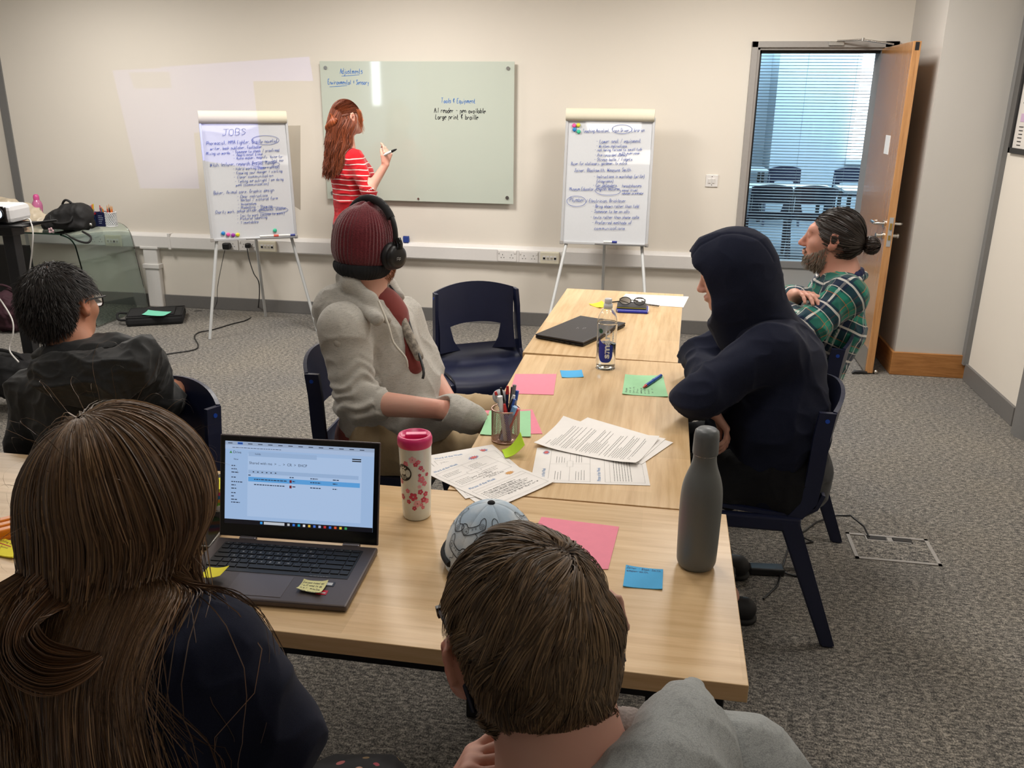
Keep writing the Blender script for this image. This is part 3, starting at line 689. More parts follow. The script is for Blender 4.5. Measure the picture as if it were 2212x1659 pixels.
# ---------------------------------------------------------------- glass desk at the back left
gd = thing('glass_desk', 'bent glass desk with a dark green edge at the back left', 'desk', (-4.9, 6.05, 0))
pr = [(-6.3, .712), (-5.4, .712), (-4.50, .712), (-4.42, .706), (-4.355, .685), (-4.315, .64), (-4.30, .57), (-4.265, .30), (-4.235, .012)]
ps = _smooth(pr, 4); G = [[(q[0], y, q[1]) for y in (5.74, 6.08, 6.43)] for q in ps]
grid_sheet(G, .012).obj('glass_top', MAT['glass_green'], gd)
m = MB()
for a, b in zip(ps[:-1], ps[1:]):
    m.add([(a[0], 5.739, a[1]-.006), (a[0], 5.739, a[1]+.006), (b[0], 5.739, b[1]+.006), (b[0], 5.739, b[1]-.006)], [(0, 1, 2, 3)])
m.obj('polished_edge', M('dark_green_edge', sr(16, 44, 34), .1), gd, 'dark green polished edge')
# ================================================================ SCULPTING: smooth unions of limbs polygonised as one surface
f32 = np.float32
def A3(p): return np.array(p, dtype=f32)
def cap(a, b, ra, rb=None, k=.03, sq=None): return ('c', A3(a), A3(b), ra, ra if rb is None else rb, k, None if sq is None else (A3(np.array(sq[0], float)/np.linalg.norm(np.array(sq[0], float))), sq[1]))
def ell(c, r, R=None, k=.03): return ('e', A3(c), A3(r if hasattr(r, '__len__') else (r, r, r)), None if R is None else np.array(R, dtype=f32), 0, k)
def cut(p): return ('-',)+p
def bent(pts, rs, k=.03, sq=None):
    return [cap(a, b, ra, rb, k, sq) for a, b, ra, rb in zip(pts[:-1], pts[1:], rs[:-1], rs[1:])]
def _pd(p, X):
    if p[0] == '-': return _pd(p[1:], X)
    if p[0] == 'c':
        _, a, b, ra, rb, k, sq = p; Q = X-a; ba = b-a
        if sq is not None:
            n, s = sq; Q = Q+np.outer(Q@n, n)*(1/s-1); ba = ba+n*(ba@n)*(1/s-1)
        L = float(ba@ba)+1e-9; h = np.clip(Q@ba/L, 0, 1); d = Q-h[:, None]*ba
        r = np.sqrt(np.einsum('ij,ij->i', d, d))-(ra+(rb-ra)*h)
        return r*(min(1.0, sq[1]) if sq is not None else 1.0)
    _, c, r, R, _z, k = p; Q = X-c
    if R is not None: Q = Q@R
    k0 = np.sqrt(((Q/r)**2).sum(1)); k1 = np.sqrt(((Q/(r*r))**2).sum(1))+1e-9
    return k0*(k0-1)/k1
def _comb(ps, X, sel=None):
    d = np.full(len(X), 1e3, f32)
    for p in ps:
        v = _pd(p, X); k = p[-2] if p[0] == 'c' or (p[0] == '-' and p[1] == 'c') else p[-1]
        if p[0] == '-':
            v = -v; h = np.maximum(k-np.abs(d-v), 0)/k; d = np.maximum(d, v)+h*h*k*.25
        else:
            h = np.maximum(k-np.abs(d-v), 0)/k; d = np.minimum(d, v)-h*h*k*.25
    return d
def vnoise(X, sc, seed=0):
    """value noise, numpy, -1..1; sc = 3-vector or scalar frequency"""
    Q = X*np.array(sc, dtype=np.float64)+seed*17.37; i = np.floor(Q).astype(np.int64); f = Q-i; f = f*f*(3-2*f); r = 0
    for dx in (0, 1):
        for dy in (0, 1):
            for dz in (0, 1):
                h = (i[:, 0]+dx)*374761393+(i[:, 1]+dy)*668265263+(i[:, 2]+dz)*1274126177+seed*97; h = (h ^ (h >> 13))*1274126177; h = (h ^ (h >> 16)) & 0xffff
                r = r+h/32768.0*(f[:, 0] if dx else 1-f[:, 0])*(f[:, 1] if dy else 1-f[:, 1])*(f[:, 2] if dz else 1-f[:, 2])
    return r-1
def creases(X, sc, seed=0):
    """sharp-edged folds 0..1"""
    W = X+.25*np.stack([vnoise(X, np.array(sc)*.5, seed+3), vnoise(X, np.array(sc)*.5, seed+5), vnoise(X, np.array(sc)*.5, seed+7)], 1)/np.maximum(np.array(sc, float), 1)
    a = 1-np.abs(vnoise(W, sc, seed)); b = 1-np.abs(vnoise(W, np.array(sc)*2.1, seed+1))
    return .7*a**3+.3*b**3
def sdf_mesh(ps, res, post=None, cutf=None):
    """cutf(X, d) -> d edits the field (hems, cuffs); post(V, N) -> displaced vertices"""
    lo = np.full(3, 1e9); hi = -lo
    for p in ps:
        if p[0] == '-': continue
        if p[0] == 'c': r = max(p[3], p[4]); r = r*max(1, p[6][1]) if p[6] is not None else r; pts = (p[1]-r, p[2]-r, p[1]+r, p[2]+r)
        else: r = float(max(p[2])); pts = (p[1]-r, p[1]+r)
        lo = np.minimum(lo, np.min(pts, 0)); hi = np.maximum(hi, np.max(pts, 0))
    lo -= 3*res; hi += 3*res; B = 8
    nb = np.ceil((hi-lo)/(res*B)).astype(int); n = nb*B+1
    bi = np.stack(np.meshgrid(*[np.arange(q) for q in nb], indexing='ij'), -1).reshape(-1, 3)
    ctr = (lo+(bi+.5)*B*res).astype(f32); R = B*res*.8661
    pv = np.stack([_pd(p, ctr) for p in ps], 1); neg = np.array([p[0] == '-' for p in ps])
    dc = _comb(ps, ctr)
    if cutf: dc = cutf(ctr, dc)
    D = np.ones(tuple(n), f32)
    act = np.abs(dc) < R*1.5+.02
    sgn = np.where(dc < 0, f32(-1), f32(1))
    for (i, j, k), s, a in zip(bi, sgn, act):
        if not a and s < 0: D[i*B:i*B+B+1, j*B:j*B+B+1, k*B:k*B+B+1] = s
    off = np.stack(np.meshgrid(*[np.arange(B+1)]*3, indexing='ij'), -1).reshape(-1, 3)
    ai = bi[act]; ap = pv[act]
    key = (ai//3)@np.array([1, 1000, 1000000]); order = np.argsort(key, kind='stable')
    ai, ap, key = ai[order], ap[order], key[order]
    st = np.flatnonzero(np.r_[True, key[1:] != key[:-1]]); en = np.r_[st[1:], len(key)]
    for a, b in zip(st, en):
        g = ai[a:b]; pm = ap[a:b].min(0); best = ap[a:b][:, ~neg].min(1).max()
        keep = [p for p, v, ng in zip(ps, pm, neg) if (v < best+2*R+.08 if not ng else v < R+.05)]
        idx = (g[:, None, :]*B+off[None]); X = (lo+idx.reshape(-1, 3)*res).astype(f32)
        d = _comb(keep, X)
        if cutf: d = cutf(X, d)
        d = d.reshape(len(g), B+1, B+1, B+1)
        for q, (i, j, k) in enumerate(g): D[i*B:i*B+B+1, j*B:j*B+B+1, k*B:k*B+B+1] = d[q]
    S_ = D < 0
    c = np.zeros(tuple(n-1), np.int8)
    for dx in (0, 1):
        for dy in (0, 1):
            for dz in (0, 1): c += S_[dx:n[0]-1+dx, dy:n[1]-1+dy, dz:n[2]-1+dz]
    I = np.argwhere((c > 0) & (c < 8)); m = len(I)
    idm = np.full(tuple(n-1), -1, np.int32); idm[I[:, 0], I[:, 1], I[:, 2]] = np.arange(m)
    acc = np.zeros((m, 3)); cnt = np.zeros(m)
    cr = [(0, 0, 0), (1, 0, 0), (0, 1, 0), (1, 1, 0), (0, 0, 1), (1, 0, 1), (0, 1, 1), (1, 1, 1)]
    vals = [D[I[:, 0]+a, I[:, 1]+b, I[:, 2]+e] for a, b, e in cr]
    for a, b in ((0, 1), (2, 3), (4, 5), (6, 7), (0, 2), (1, 3), (4, 6), (5, 7), (0, 4), (1, 5), (2, 6), (3, 7)):
        va, vb = vals[a], vals[b]; x = (va < 0) != (vb < 0); t = np.where(x, va/np.where(x, va-vb, 1), 0)
        pa, pb = np.array(cr[a]), np.array(cr[b]); acc += np.where(x[:, None], pa+(pb-pa)*t[:, None], 0); cnt += x
    Vx = lo+(I+acc/cnt[:, None])*res
    F = []
    for ax in range(3):
        sl0 = [slice(None)]*3; sl1 = [slice(None)]*3; sl0[ax] = slice(0, -1); sl1[ax] = slice(1, None)
        E0, E1 = S_[tuple(sl0)], S_[tuple(sl1)]; E = np.argwhere(E0 != E1); u, v = (ax+1) % 3, (ax+2) % 3
        ok = (E[:, u] > 0) & (E[:, v] > 0) & (E[:, u] < n[u]-1) & (E[:, v] < n[v]-1); E = E[ok]; q = []
        for du, dv in ((1, 1), (0, 1), (0, 0), (1, 0)):
            J = E.copy(); J[:, u] -= du; J[:, v] -= dv; q.append(idm[J[:, 0], J[:, 1], J[:, 2]])
        q = np.stack(q, 1); fl = E0[E[:, 0], E[:, 1], E[:, 2]]; q[~fl] = q[~fl][:, ::-1]; F.append(q)
    F = np.concatenate(F); F = F[(F >= 0).all(1)]
    if post is not None:
        Nn = vnormals(Vx, F); Vx = post(Vx, Nn)
    return Vx, F
def vnormals(Vx, F):
    a = Vx[F[:, 2]]-Vx[F[:, 0]]; b = Vx[F[:, 3]]-Vx[F[:, 1]]; fn = np.cross(a, b); N = np.zeros_like(Vx)
    for k in range(4): np.add.at(N, F[:, k], fn)
    return N/(np.linalg.norm(N, axis=1, keepdims=True)+1e-12)
def np_obj(name, Vx, F, mat, parent=None, label=None, col=None, uv=None, smooth=True):
    me = bpy.data.meshes.new(name); me.vertices.add(len(Vx)); me.vertices.foreach_set('co', np.asarray(Vx, f32).ravel())
    nf = len(F); k = F.shape[1]; me.loops.add(nf*k); me.loops.foreach_set('vertex_index', F.astype(np.int32).ravel())
    me.polygons.add(nf); me.polygons.foreach_set('loop_start', np.arange(0, nf*k, k, dtype=np.int32)); me.polygons.foreach_set('loop_total', np.full(nf, k, np.int32))
    me.update(calc_edges=True); me.polygons.foreach_set('use_smooth', np.full(nf, smooth))
    if col is not None:
        at = me.color_attributes.new('Col', 'FLOAT_COLOR', 'POINT'); cc = np.ones((len(Vx), 4), f32); cc[:, :3] = col; at.data.foreach_set('color', cc.ravel())
    if uv is not None:
        at = me.attributes.new('fab', 'FLOAT_VECTOR', 'POINT'); u3 = np.zeros((len(Vx), 3), f32); u3[:, :uv.shape[1]] = uv; at.data.foreach_set('vector', u3.ravel())
    return mkobj(name, me, mat, parent, label)
def sculpt(name, ps, res, mat, parent, label=None, post=None, cutf=None, colf=None, uvf=None):
    Vx, F = sdf_mesh(ps, res, post, cutf)
    return np_obj(name, Vx, F, mat, parent, label, colf(Vx) if colf else None, uvf(Vx) if uvf else None)
def axuv(segs):
    """fabric coordinates (round, along) from the nearest limb segment"""
    def f(X):
        best = np.full(len(X), 1e9); out = np.zeros((len(X), 2)); base = 0
        for (a, b, r) in segs:
            a = np.array(a, float); b = np.array(b, float); d = b-a; L = np.linalg.norm(d); t = d/L
            s = np.clip((X-a)@t, 0, L); q = X-a-s[:, None]*t; dist = np.linalg.norm(q, axis=1)-r
            ref = np.array((0, 0, 1.0)) if abs(t[2]) < .8 else np.array((1.0, 0, 0)); e1 = np.cross(t, ref); e1 /= np.linalg.norm(e1); e2 = np.cross(t, e1)
            ang = np.arctan2(q@e2, q@e1); m = dist < best; best[m] = dist[m]
            out[m, 0] = (ang*r)[m]; out[m, 1] = ((X-a)@t)[m]
        return out
    return f
def Rm(yaw=0, pitch=0, roll=0):
    """head/hand frame: columns right, forward, up; yaw 0 faces +y, positive turns left (towards -x)"""
    return np.array((Matrix.Rotation(yaw, 3, 'Z') @ Matrix.Rotation(pitch, 3, 'X') @ Matrix.Rotation(roll, 3, 'Y')), dtype=float)
def xf(ps, R, o, s=1.0):
    """transform primitives from a local frame"""
    out = []; o = np.array(o, float)
    T = lambda p: A3(R@(np.array(p, float)*s)+o)
    for p in ps:
        ng = p[0] == '-'; q = p[1:] if ng else p
        if q[0] == 'c': q = ('c', T(q[1]), T(q[2]), q[3]*s, q[4]*s, q[5]*s, None if q[6] is None else (A3(R@q[6][0]), q[6][1]))
        else: q = ('e', T(q[1]), A3(q[2]*s), np.array(R@(q[3] if q[3] is not None else np.eye(3)), dtype=f32), 0, q[5]*s)
        out.append((('-',)+q) if ng else q)
    return out
def head_prims(ears=True, nose=1.0, jaw=1.0, eo=0.0):
    P = [ell((0, -.018, .030), (.074, .094, .088), k=.03), ell((0, .030, -.018), (.064, .066, .086), k=.03), ell((0, .040, -.075), (.050*jaw, .048, .040), k=.03),
         ell((0, .078, -.098), (.021, .017, .017), k=.025), cap((-.034, .080, .030), (.034, .080, .030), .014, k=.025)]
    for s in (-1, 1):
        P += [ell((s*.042, .060, -.022), (.024, .026, .024), k=.02)]
    for s in (-1, 1):
        P += [cut(ell((s*.031, .107, .008), (.017, .016, .012), k=.014)), ell((s*.031, .083, .007), (.0135, .0125, .0120), k=.004), cap((s*.044, .080, .0125), (s*.018, .093, .0125), .0035, k=.004)]
    P += [cap((0, .094, .012), (0, .113*nose, -.026), .0075, .0105, k=.014), ell((0, .112*nose, -.030), (.0115, .0115, .0095), k=.010)]
    for s in (-1, 1): P += [ell((s*.0115, .104, -.034), (.0075, .010, .0075), k=.007)]
    P += [ell((0, .098, -.058), (.024, .012, .0065), k=.008), ell((0, .096, -.068), (.021, .012, .0075), k=.008), cut(cap((-.022, .106, -.0625), (.022, .106, -.0625), .0012, k=.004))]
    if ears:
        for s in (-1, 1):
            R = np.array(Matrix.Rotation(s*-.35, 3, 'Z') @ Matrix.Rotation(-.18, 3, 'X'))
            P += [ell((s*(.079+eo), -.010-eo, .002), (.008, .019+eo*.3, .031), R, .010), ell((s*(.074+eo*.7), .0, -.024), (.008, .011, .012), R, .010), cut(ell((s*(.087+eo), -.004-eo, .004), (.007, .011, .019), R, .006))]
            P += [cap((s*(.083+eo*1.2), -.026-eo, -.002), (s*(.083+eo*1.2), -.020-eo, .026), .0038, k=.005), cap((s*(.083+eo*1.2), -.020-eo, .026), (s*.081, -.002, .031), .0036, k=.005), cap((s*(.082+eo*1.2), -.026-eo, -.002), (s*.079, -.012, -.026), .0040, k=.005)]
    return P
def hand_prims(wrist, fwd, nrm, curl=(.5, .5, .55, .6), side=1, s=1.0, thumb=(.5, .4), spread=.06):
    """wrist point, direction of the fingers, palm normal (pointing out of the palm); side=+1 puts the thumb on cross(nrm, fwd)"""
    w = np.array(wrist, float); f = np.array(fwd, float); f /= np.linalg.norm(f); n = np.array(nrm, float); n -= f*(n@f); n /= np.linalg.norm(n); t = np.cross(n, f)*side
    P = []; L = .09*s
    for q in (-1, -.33, .33, 1): P.append(cap(w+f*.012*s+t*q*.014*s, w+f*L*(.98-.04*abs(q))+t*q*.029*s, .0135*s, .0105*s, k=.014))
    lens = [(.040, .026, .020), (.044, .029, .021), (.041, .026, .020), (.032, .020, .018)]
    for i, (q, ln) in enumerate(zip((1, .34, -.33, -1), lens)):
        p = w+f*L*(.98-.04*abs(q))+t*q*.029*s; ang = curl[i]*.5; r = .0088*s-(.0012*s if i == 3 else 0); sp = q*spread
        for j, l in enumerate(ln):
            ang += curl[i]*(.5, .9, .6)[j]; d = f*math.cos(ang)+n*math.sin(ang)+t*sp; d /= np.linalg.norm(d); p2 = p+d*l*s
            P.append(cap(p, p2, r, r*.93, k=.006)); p = p2; r *= .93
    p = w+f*.022*s+t*.022*s; a = thumb[0]; d = f*math.cos(a)+t*math.sin(a); d = d+n*.25; d /= np.linalg.norm(d)
    for j, l in enumerate((.042, .032, .026)):
        p2 = p+d*l*s; P.append(cap(p, p2, (.0140, .0108, .0098)[j]*s, (.0108, .0098, .0085)[j]*s, k=.010 if j == 0 else .006)); p = p2
        d = d+n*thumb[1]*.6-t*thumb[1]*.45; d /= np.linalg.norm(d)
    return P

# ---------------------------------------------------------------- hair: strands combed along a flow, pushed out of the body beneath
def comb(roots, d0, length, flow, body, nseg=10, off=.002, lift=None, rng=None):
    """roots (N,3), d0 (N,3), length (N,), flow(P, t, D)->(N,3) wanted direction; body = primitives to stay outside"""
    P = roots.copy(); Dr = d0/np.linalg.norm(d0, axis=1, keepdims=True); path = [P.copy()]; ds = (length/nseg)[:, None]; e = .003
    for s in range(nseg):
        W = flow(P, (s+.5)/nseg, Dr); Dr = Dr*.45+W*.55; Dr /= np.linalg.norm(Dr, axis=1, keepdims=True)+1e-9; P = P+Dr*ds
        if body is not None:
            o = off if np.isscalar(off) else off
            X = P.astype(f32); d = _comb(body, X); m = d < o
            if m.any():
                Xm = X[m]; g = np.stack([_comb(body, Xm+np.array(q, f32)*f32(e))-_comb(body, Xm-np.array(q, f32)*f32(e)) for q in ((1, 0, 0), (0, 1, 0), (0, 0, 1))], 1); g /= np.linalg.norm(g, axis=1, keepdims=True)+1e-9
                oo = o if np.isscalar(o) else o[m]
                push = g*(oo-d[m])[:, None]; P[m] += push
                dm = Dr[m]; dot = (dm*g).sum(1); dm = dm-g*np.minimum(dot, 0)[:, None]; Dr[m] = dm/(np.linalg.norm(dm, axis=1, keepdims=True)+1e-9)
        path.append(P.copy())
    return np.stack(path, 1)
def clump(path, k, amt, rng, tip=1.0):
    """pull strands towards k guide strands, increasingly to the tip"""
    N, S_, _ = path.shape; gi = rng.choice(N, k, replace=False); g = path[gi]; r = path[:, 0]; idx = np.zeros(N, int)
    for a in range(0, N, 4000):
        idx[a:a+4000] = ((r[a:a+4000, None]-g[None, :, 0])**2).sum(2).argmin(1)
    t = np.linspace(0, 1, S_)[None, :, None]**tip; am = amt*rng.uniform(.6, 1.15, (N, 1, 1))
    off = g[idx]-path; off0 = (g[idx][:, :1]-path[:, :1])
    return path+(off-off0*(1-t)*0)*t*np.clip(am, 0, .97)
def strands(name, path, width, mat, parent, center=None, col=None, label=None, rng=None, taper=.35, outn=None):
    rng = rng or np.random.default_rng(1); N, S_, _ = path.shape; T = np.gradient(path, axis=1)
    T /= np.linalg.norm(T, axis=2, keepdims=True)+1e-9
    O = (path-np.array(center)) if outn is None else np.broadcast_to(outn, path.shape).copy()
    O = O+rng.normal(0, .35, (N, 1, 3))*np.linalg.norm(O, axis=2, keepdims=True)
    Wd = np.cross(T, O); Wd /= np.linalg.norm(Wd, axis=2, keepdims=True)+1e-9
    w = (width if np.isscalar(width) else width[:, None])*(1-(1-taper)*np.linspace(0, 1, S_)[None, :]**2)*.5
    w = np.broadcast_to(w, (N, S_))[:, :, None]
    Vx = np.stack([path+Wd*w, path-Wd*w], 2).reshape(-1, 3)
    b = (np.arange(N)*S_*2)[:, None]+np.arange(S_-1)[None]*2; F = np.stack([b, b+1, b+3, b+2], 2).reshape(-1, 4)
    cc = None
    if col is not None: cc = np.repeat(col, S_*2, axis=0) if col.ndim == 2 else np.repeat(col.reshape(N*S_, 3), 2, axis=0)
    o = np_obj(name, Vx, F, mat, parent, label, cc); o['kind'] = 'stuff' if False else 'part'; del o['kind']
    return o
def scalp_roots(N, R, o, s, rng, keep, grow=1.0, ab=((0, -.018, .030), (.076, .096, .090))):
    """random points on the cranium (local frame test keep(q)->bool)"""
    c, r = np.array(ab[0]), np.array(ab[1]); out = []
    while sum(map(len, out)) < N:
        q = rng.normal(size=(N*2, 3)); q /= np.linalg.norm(q, axis=1, keepdims=True); p = c+q*r*grow; out.append(p[keep(p)])
    p = np.concatenate(out)[:N]; nrm = (p-c)/(r*r); nrm /= np.linalg.norm(nrm, axis=1, keepdims=True)
    return p, (p*s)@R.T+np.array(o), nrm@R.T
def hairmat(name, base, rough=.35, spec=.5):
    t = NT(name); a = t.n('ShaderNodeAttribute', attribute_name='Col'); t.l(a.outputs['Color'], t.b.inputs['Base Color']); t.set(rough=rough, spec=spec)
    t.b.inputs['Anisotropic'].default_value = .6; return t.m
def skinmat(name, tone, red=None):
    t = NT(name); a = t.n('ShaderNodeAttribute', attribute_name='Col'); f = t.noise(t.coord(), 45, 4, .6); f2 = t.noise(t.coord(), 9, 3)
    c = t.ramp(f2, [(.3, tone), (.7, tuple(min(1, q*w_) for q, w_ in zip(tone, (1.05, .93, .90))))]); c = t.mix(1.0, c, a.outputs['Color'], 'MULTIPLY')
    t.l(c, t.b.inputs['Base Color']); t.set(rough=.5, spec=.35, sss=.12); t.b.inputs['Subsurface Radius'].default_value = (.010, .004, .002); t.bump(f, .10, .001); return t.m
def fabric(name, col, col2=None, nz=.12, sc=900, bump=.25, rough=.9, sheen=.2, marl=0.0):
    t = NT(name); f = t.noise(t.coord(), sc, 2, .6); g = t.noise(t.coord(), 14, 3)
    a = tuple(c*(1-nz) for c in col); b = tuple(min(1, c*(1+nz)) for c in (col2 or col)); c = t.ramp(f, [(.35, a), (.65, b)])
    if marl:
        h = t.noise(t.coord('Object', (60, 60, 420)), 1.0, 3, .7); c = t.mix(t.math('MULTIPLY', t.math('GREATER_THAN', h, .56), marl), c, tuple(q*.45 for q in col))
    t.l(c, t.b.inputs['Base Color']); t.set(rough=rough, spec=.2, sheen=sheen); t.bump(f, bump, .0015); return t.m
def ptint(X, spots, base=(1, 1, 1)):
    """per-vertex skin tint: spots = (centre, radius, multiplier colour)"""
    c = np.ones((len(X), 3))*np.array(base)
    for (p, r, m_) in spots:
        w_ = np.clip(1-np.linalg.norm(X-np.array(p), axis=1)/r, 0, 1)[:, None]; w_ = w_*w_*(3-2*w_); c = c*(1-w_)+c*np.array(m_)*w_
    return c
# ================================================================ PEOPLE
def person(label, loc):
    return thing('person', label, 'person', (loc[0], loc[1], 0))
def wr(amp, sc, seed=0, mask=None, amp2=0.0):
    def post(X, N):
        c = creases(X, sc, seed)-.45
        if amp2: c = c+amp2/amp*vnoise(X, np.array(sc)*.4, seed+9)
        a = amp if mask is None else amp*mask(X)
        return X+N*(c*a)[:, None]
    return post
def ramp01(x, a, b): return np.clip((x-a)/(b-a), 0, 1)
def seatlegs(hipL, hipR, knL, knR, ftL, ftR, r=(.092, .070, .048), k=.03):
    P = []
    for h, kn, ft in ((hipL, knL, ftL), (hipR, knR, ftR)):
        P += [cap(h, kn, r[0], r[1], k), cap(kn, ft, r[1]*.97, r[2], k)]
    return P
def shoe_obj(heel, toe, mat, sole, parent):
    h, t_ = np.array(heel, float), np.array(toe, float); u = (t_-h)/np.linalg.norm(t_-h)
    P = [cap(h+(0, 0, .045), h+u*.08+(0, 0, .05), .040, .040, .03), cap(h+u*.07+(0, 0, .04), t_-u*.04+(0, 0, .032), .040, .032, .03, ((0, 0, 1), .9))]
    V_, F_ = sdf_mesh(P, .007, None, lambda X, d: np.maximum(d, .008-X[:, 2]))
    o = np_obj('shoe', V_, F_, mat, parent)
    P = [cap(h+(0, 0, .012), t_-u*.035+(0, 0, .012), .044, .040, .01, ((0, 0, 1), .5))]
    V_, F_ = sdf_mesh(P, .007, None, lambda X, d: np.maximum(np.maximum(d, .001-X[:, 2]), X[:, 2]-.022)); np_obj('sole', V_, F_, sole, o)
SKIN = skinmat('skin_pale', sr(214, 168, 150)); SKIN2 = skinmat('skin_rosy', sr(204, 154, 136)); SKIN3 = skinmat('skin_tan', sr(190, 136, 108))
SHOE = M('shoe_black', sr(26, 26, 28), .6, bump=.1); SOLEW = M('sole_white', sr(222, 214, 200), .6); SOLEB = M('sole_dark', sr(30, 30, 30), .7)

# ---------------------------------------------------------------- man in the plaid shirt (far right)
def build_plaid():
    rt = person('seated man with dark ponytail, grey beard and green plaid shirt, arms folded', (.53, 3.56))
    ho = np.array((0.670,3.600,1.184)); R = Rm(math.radians(77), math.radians(2)); hd = xf(head_prims(nose=1.03), R, ho)
    nb = np.array((0.716,3.600,1.043)); shL = np.array((0.715,3.430,0.989)); shR = np.array((0.717,3.790,0.946)); elL = np.array((0.576,3.340,0.879)); wrL = np.array((0.489,3.500,0.910)); elR = np.array((0.585,3.820,0.794)); wrR = np.array((0.533,3.500,0.965))
    pel = np.array((.575, 3.57, .54)); ch = np.array((.70, 3.60, .83))
    neck = [cap(ho+R@(0, -.030, -.05), nb, .062, .068, .03), cap(nb, nb+(0, 0, -.06), .068, .09, .04)]
    hand = hand_prims(wrR, (.35, -.80, .30), (-.2, .1, -1), (.35, .4, .4, .45), -1, 1.0)
    hand2 = hand_prims(wrL, (-.2, .9, 0), (0, 0, 1), (.4, .4, .4, .4), 1, 1.0)
    lg = seatlegs((.56, 3.46, .53), (.56, 3.68, .53), (.08, 3.42, .53), (.08, 3.70, .53), (.12, 3.42, .10), (.10, 3.72, .10), (.085, .062, .042))
    body = hd+neck+[cap(pel, ch, .13, .13, .08), cap(shL, shR, .06, .06, .06)]+bent([shL, elL, wrL], [.05, .045, .032])+bent([shR, elR, wrR], [.05, .045, .032])+hand+hand2+lg
    beardc = ho+R@(0, .06, -.085)
    def colf(X):
        return ptint(X, [(ho+R@(-.03, .10, -.025), .05, (1.0, .88, .85)), (ho+R@(0, .118, -.03), .022, (1.0, .74, .70)), (ho+R@(-.085, -.01, .0), .04, (1.0, .80, .76)), (ho+R@(0, .1, -.062), .022, (.85, .62, .60)), (ho+R@(-.0, .05, .09), .07, (1.05, .95, .92)), (ho+R@(-.031, .094, .008), .012, (.55, .45, .42))])
    sculpt('body', body, .0045, SKIN2, rt, None, None, None, colf)
    # plaid
    t = NT('green_plaid'); at = t.n('ShaderNodeAttribute', attribute_name='fab'); sp = t.n('ShaderNodeSeparateXYZ'); t.l(at.outputs['Vector'], sp.inputs[0])
    wv = t.noise(t.coord(), 8, 2)
    def band(c, period, w0, ph):
        q = t.math('FRACT', t.math('ADD', t.math('DIVIDE', c, period), ph)); return t.math('LESS_THAN', q, w0)
    col = None; base = sr(34, 100, 88)
    u = t.math('ADD', sp.outputs[0], t.math('MULTIPLY', wv, .012)); v = t.math('ADD', sp.outputs[1], t.math('MULTIPLY', wv, .012)); col = base
    for c in (u, v):
        col = t.mix(t.math('MULTIPLY', band(c, .115, .42, .1), .74), col, sr(20, 28, 62))
        col = t.mix(t.math('MULTIPLY', band(c, .115, .16, .62), .40), col, sr(40, 160, 130))
        col = t.mix(t.math('MULTIPLY', band(c, .115, .075, .02), .75), col, sr(226, 222, 214))
        col = t.mix(t.math('MULTIPLY', band(c, .115, .03, .70), .7), col, sr(222, 218, 206))
        col = t.mix(t.math('MULTIPLY', band(c, .115, .025, .45), .6), col, sr(190, 120, 60))
    t.l(col, t.b.inputs['Base Color']); t.set(rough=.9, spec=.2, sheen=.2); t.bump(t.noise(t.coord(), 700, 2), .2, .0015)
    segs = [(pel, ch, .15), (shL, elL, .06), (elL, wrL, .055), (shR, elR, .06), (elR, wrR, .055)]
    sh = [cap(pel+(0, 0, -.02), (.615, 3.58, .69), .150, .155, .05, ((0, 1, 0), 1.12)), cap((.615, 3.58, .69), ch, .155, .130, .05, ((0, 1, 0), 1.15)), cap(ch, nb+(0, 0, -.035), .135, .085, .05), cap(shL+(0, 0, .0), shR, .072, .070, .06)]
    sh += bent([shL, elL, wrL], [.072, .062, .047], .035)+bent([shR, elR, wrR+(elR-wrR)*.15], [.070, .062, .047], .035)
    sh += [cap((0.550,3.600,0.915), (0.572,3.600,0.828), .075, .10, .05)]
    neckcut = cut(cap(nb+(0, 0, -.01), nb+R@(0, .03, .16), .068, .085, .012))
    sh.append(neckcut)
    rs_ = [nb+np.array((.090*math.cos(a), .088*math.sin(a), -.020+.018*math.cos(a))) for a in np.linspace(0, 2*PI, 17)]; sh += [cap(p, q, .013, None, .012) for p, q in zip(rs_[:-1], rs_[1:])]
    sculpt('plaid_shirt', sh, .005, t.m, rt, 'green, navy and white plaid shirt', wr(.014, (11, 11, 9), 3), lambda X, d: np.maximum(d, .47-X[:, 2]), None, axuv(segs))
    rg_ = [nb+np.array((.073*math.cos(a)+.004, .073*math.sin(a), -.004+.018*math.cos(a))) for a in np.linspace(0, 2*PI, 21)]; cl = [cap(p, q, .0115, None, .01, ((0, 0, 1), 1.25)) for p, q in zip(rg_[:-1], rg_[1:])]
    sculpt('polo_collar', cl, .004, M('navy_collar', sr(24, 30, 74), .85, bump=.2, nsc=400), rt, 'navy collar under the shirt')
    tr = seatlegs((.56, 3.46, .53), (.56, 3.68, .53), (.08, 3.42, .53), (.08, 3.70, .53), (.12, 3.42, .09), (.10, 3.72, .09), (.10, .080, .065))+[cap(pel, pel+(-.02, 0, 0), .145, .145, .05, ((0, 1, 0), 1.15))]
    sculpt('trousers', tr, .009, fabric('trousers_dark', sr(36, 38, 46)), rt, None, wr(.010, (9, 9, 9), 5), lambda X, d: np.maximum(d, X[:, 2]-.62))
    for y in (3.42, 3.72): shoe_obj((.15, y, 0), (-.10, y, 0), SHOE, SOLEB, rt)
    rng = np.random.default_rng(4)
    keep = lambda q: (q[:, 1]-.055*(q[:, 2] > .03) < .012+.62*q[:, 2]) & (q[:, 2] > -.045-.25*(q[:, 1]+.06)) & ~((np.abs(q[:, 0]) > .052) & (q[:, 1] > -.036) & (q[:, 2] < .036))
    q, P, n = scalp_roots(5200, R, ho, 1, rng, keep)
    tail = ho+R@(0, -.122, -.012)
    def flow(X, t_, Dq):
        w_ = tail-X; return w_/np.linalg.norm(w_, axis=1, keepdims=True)
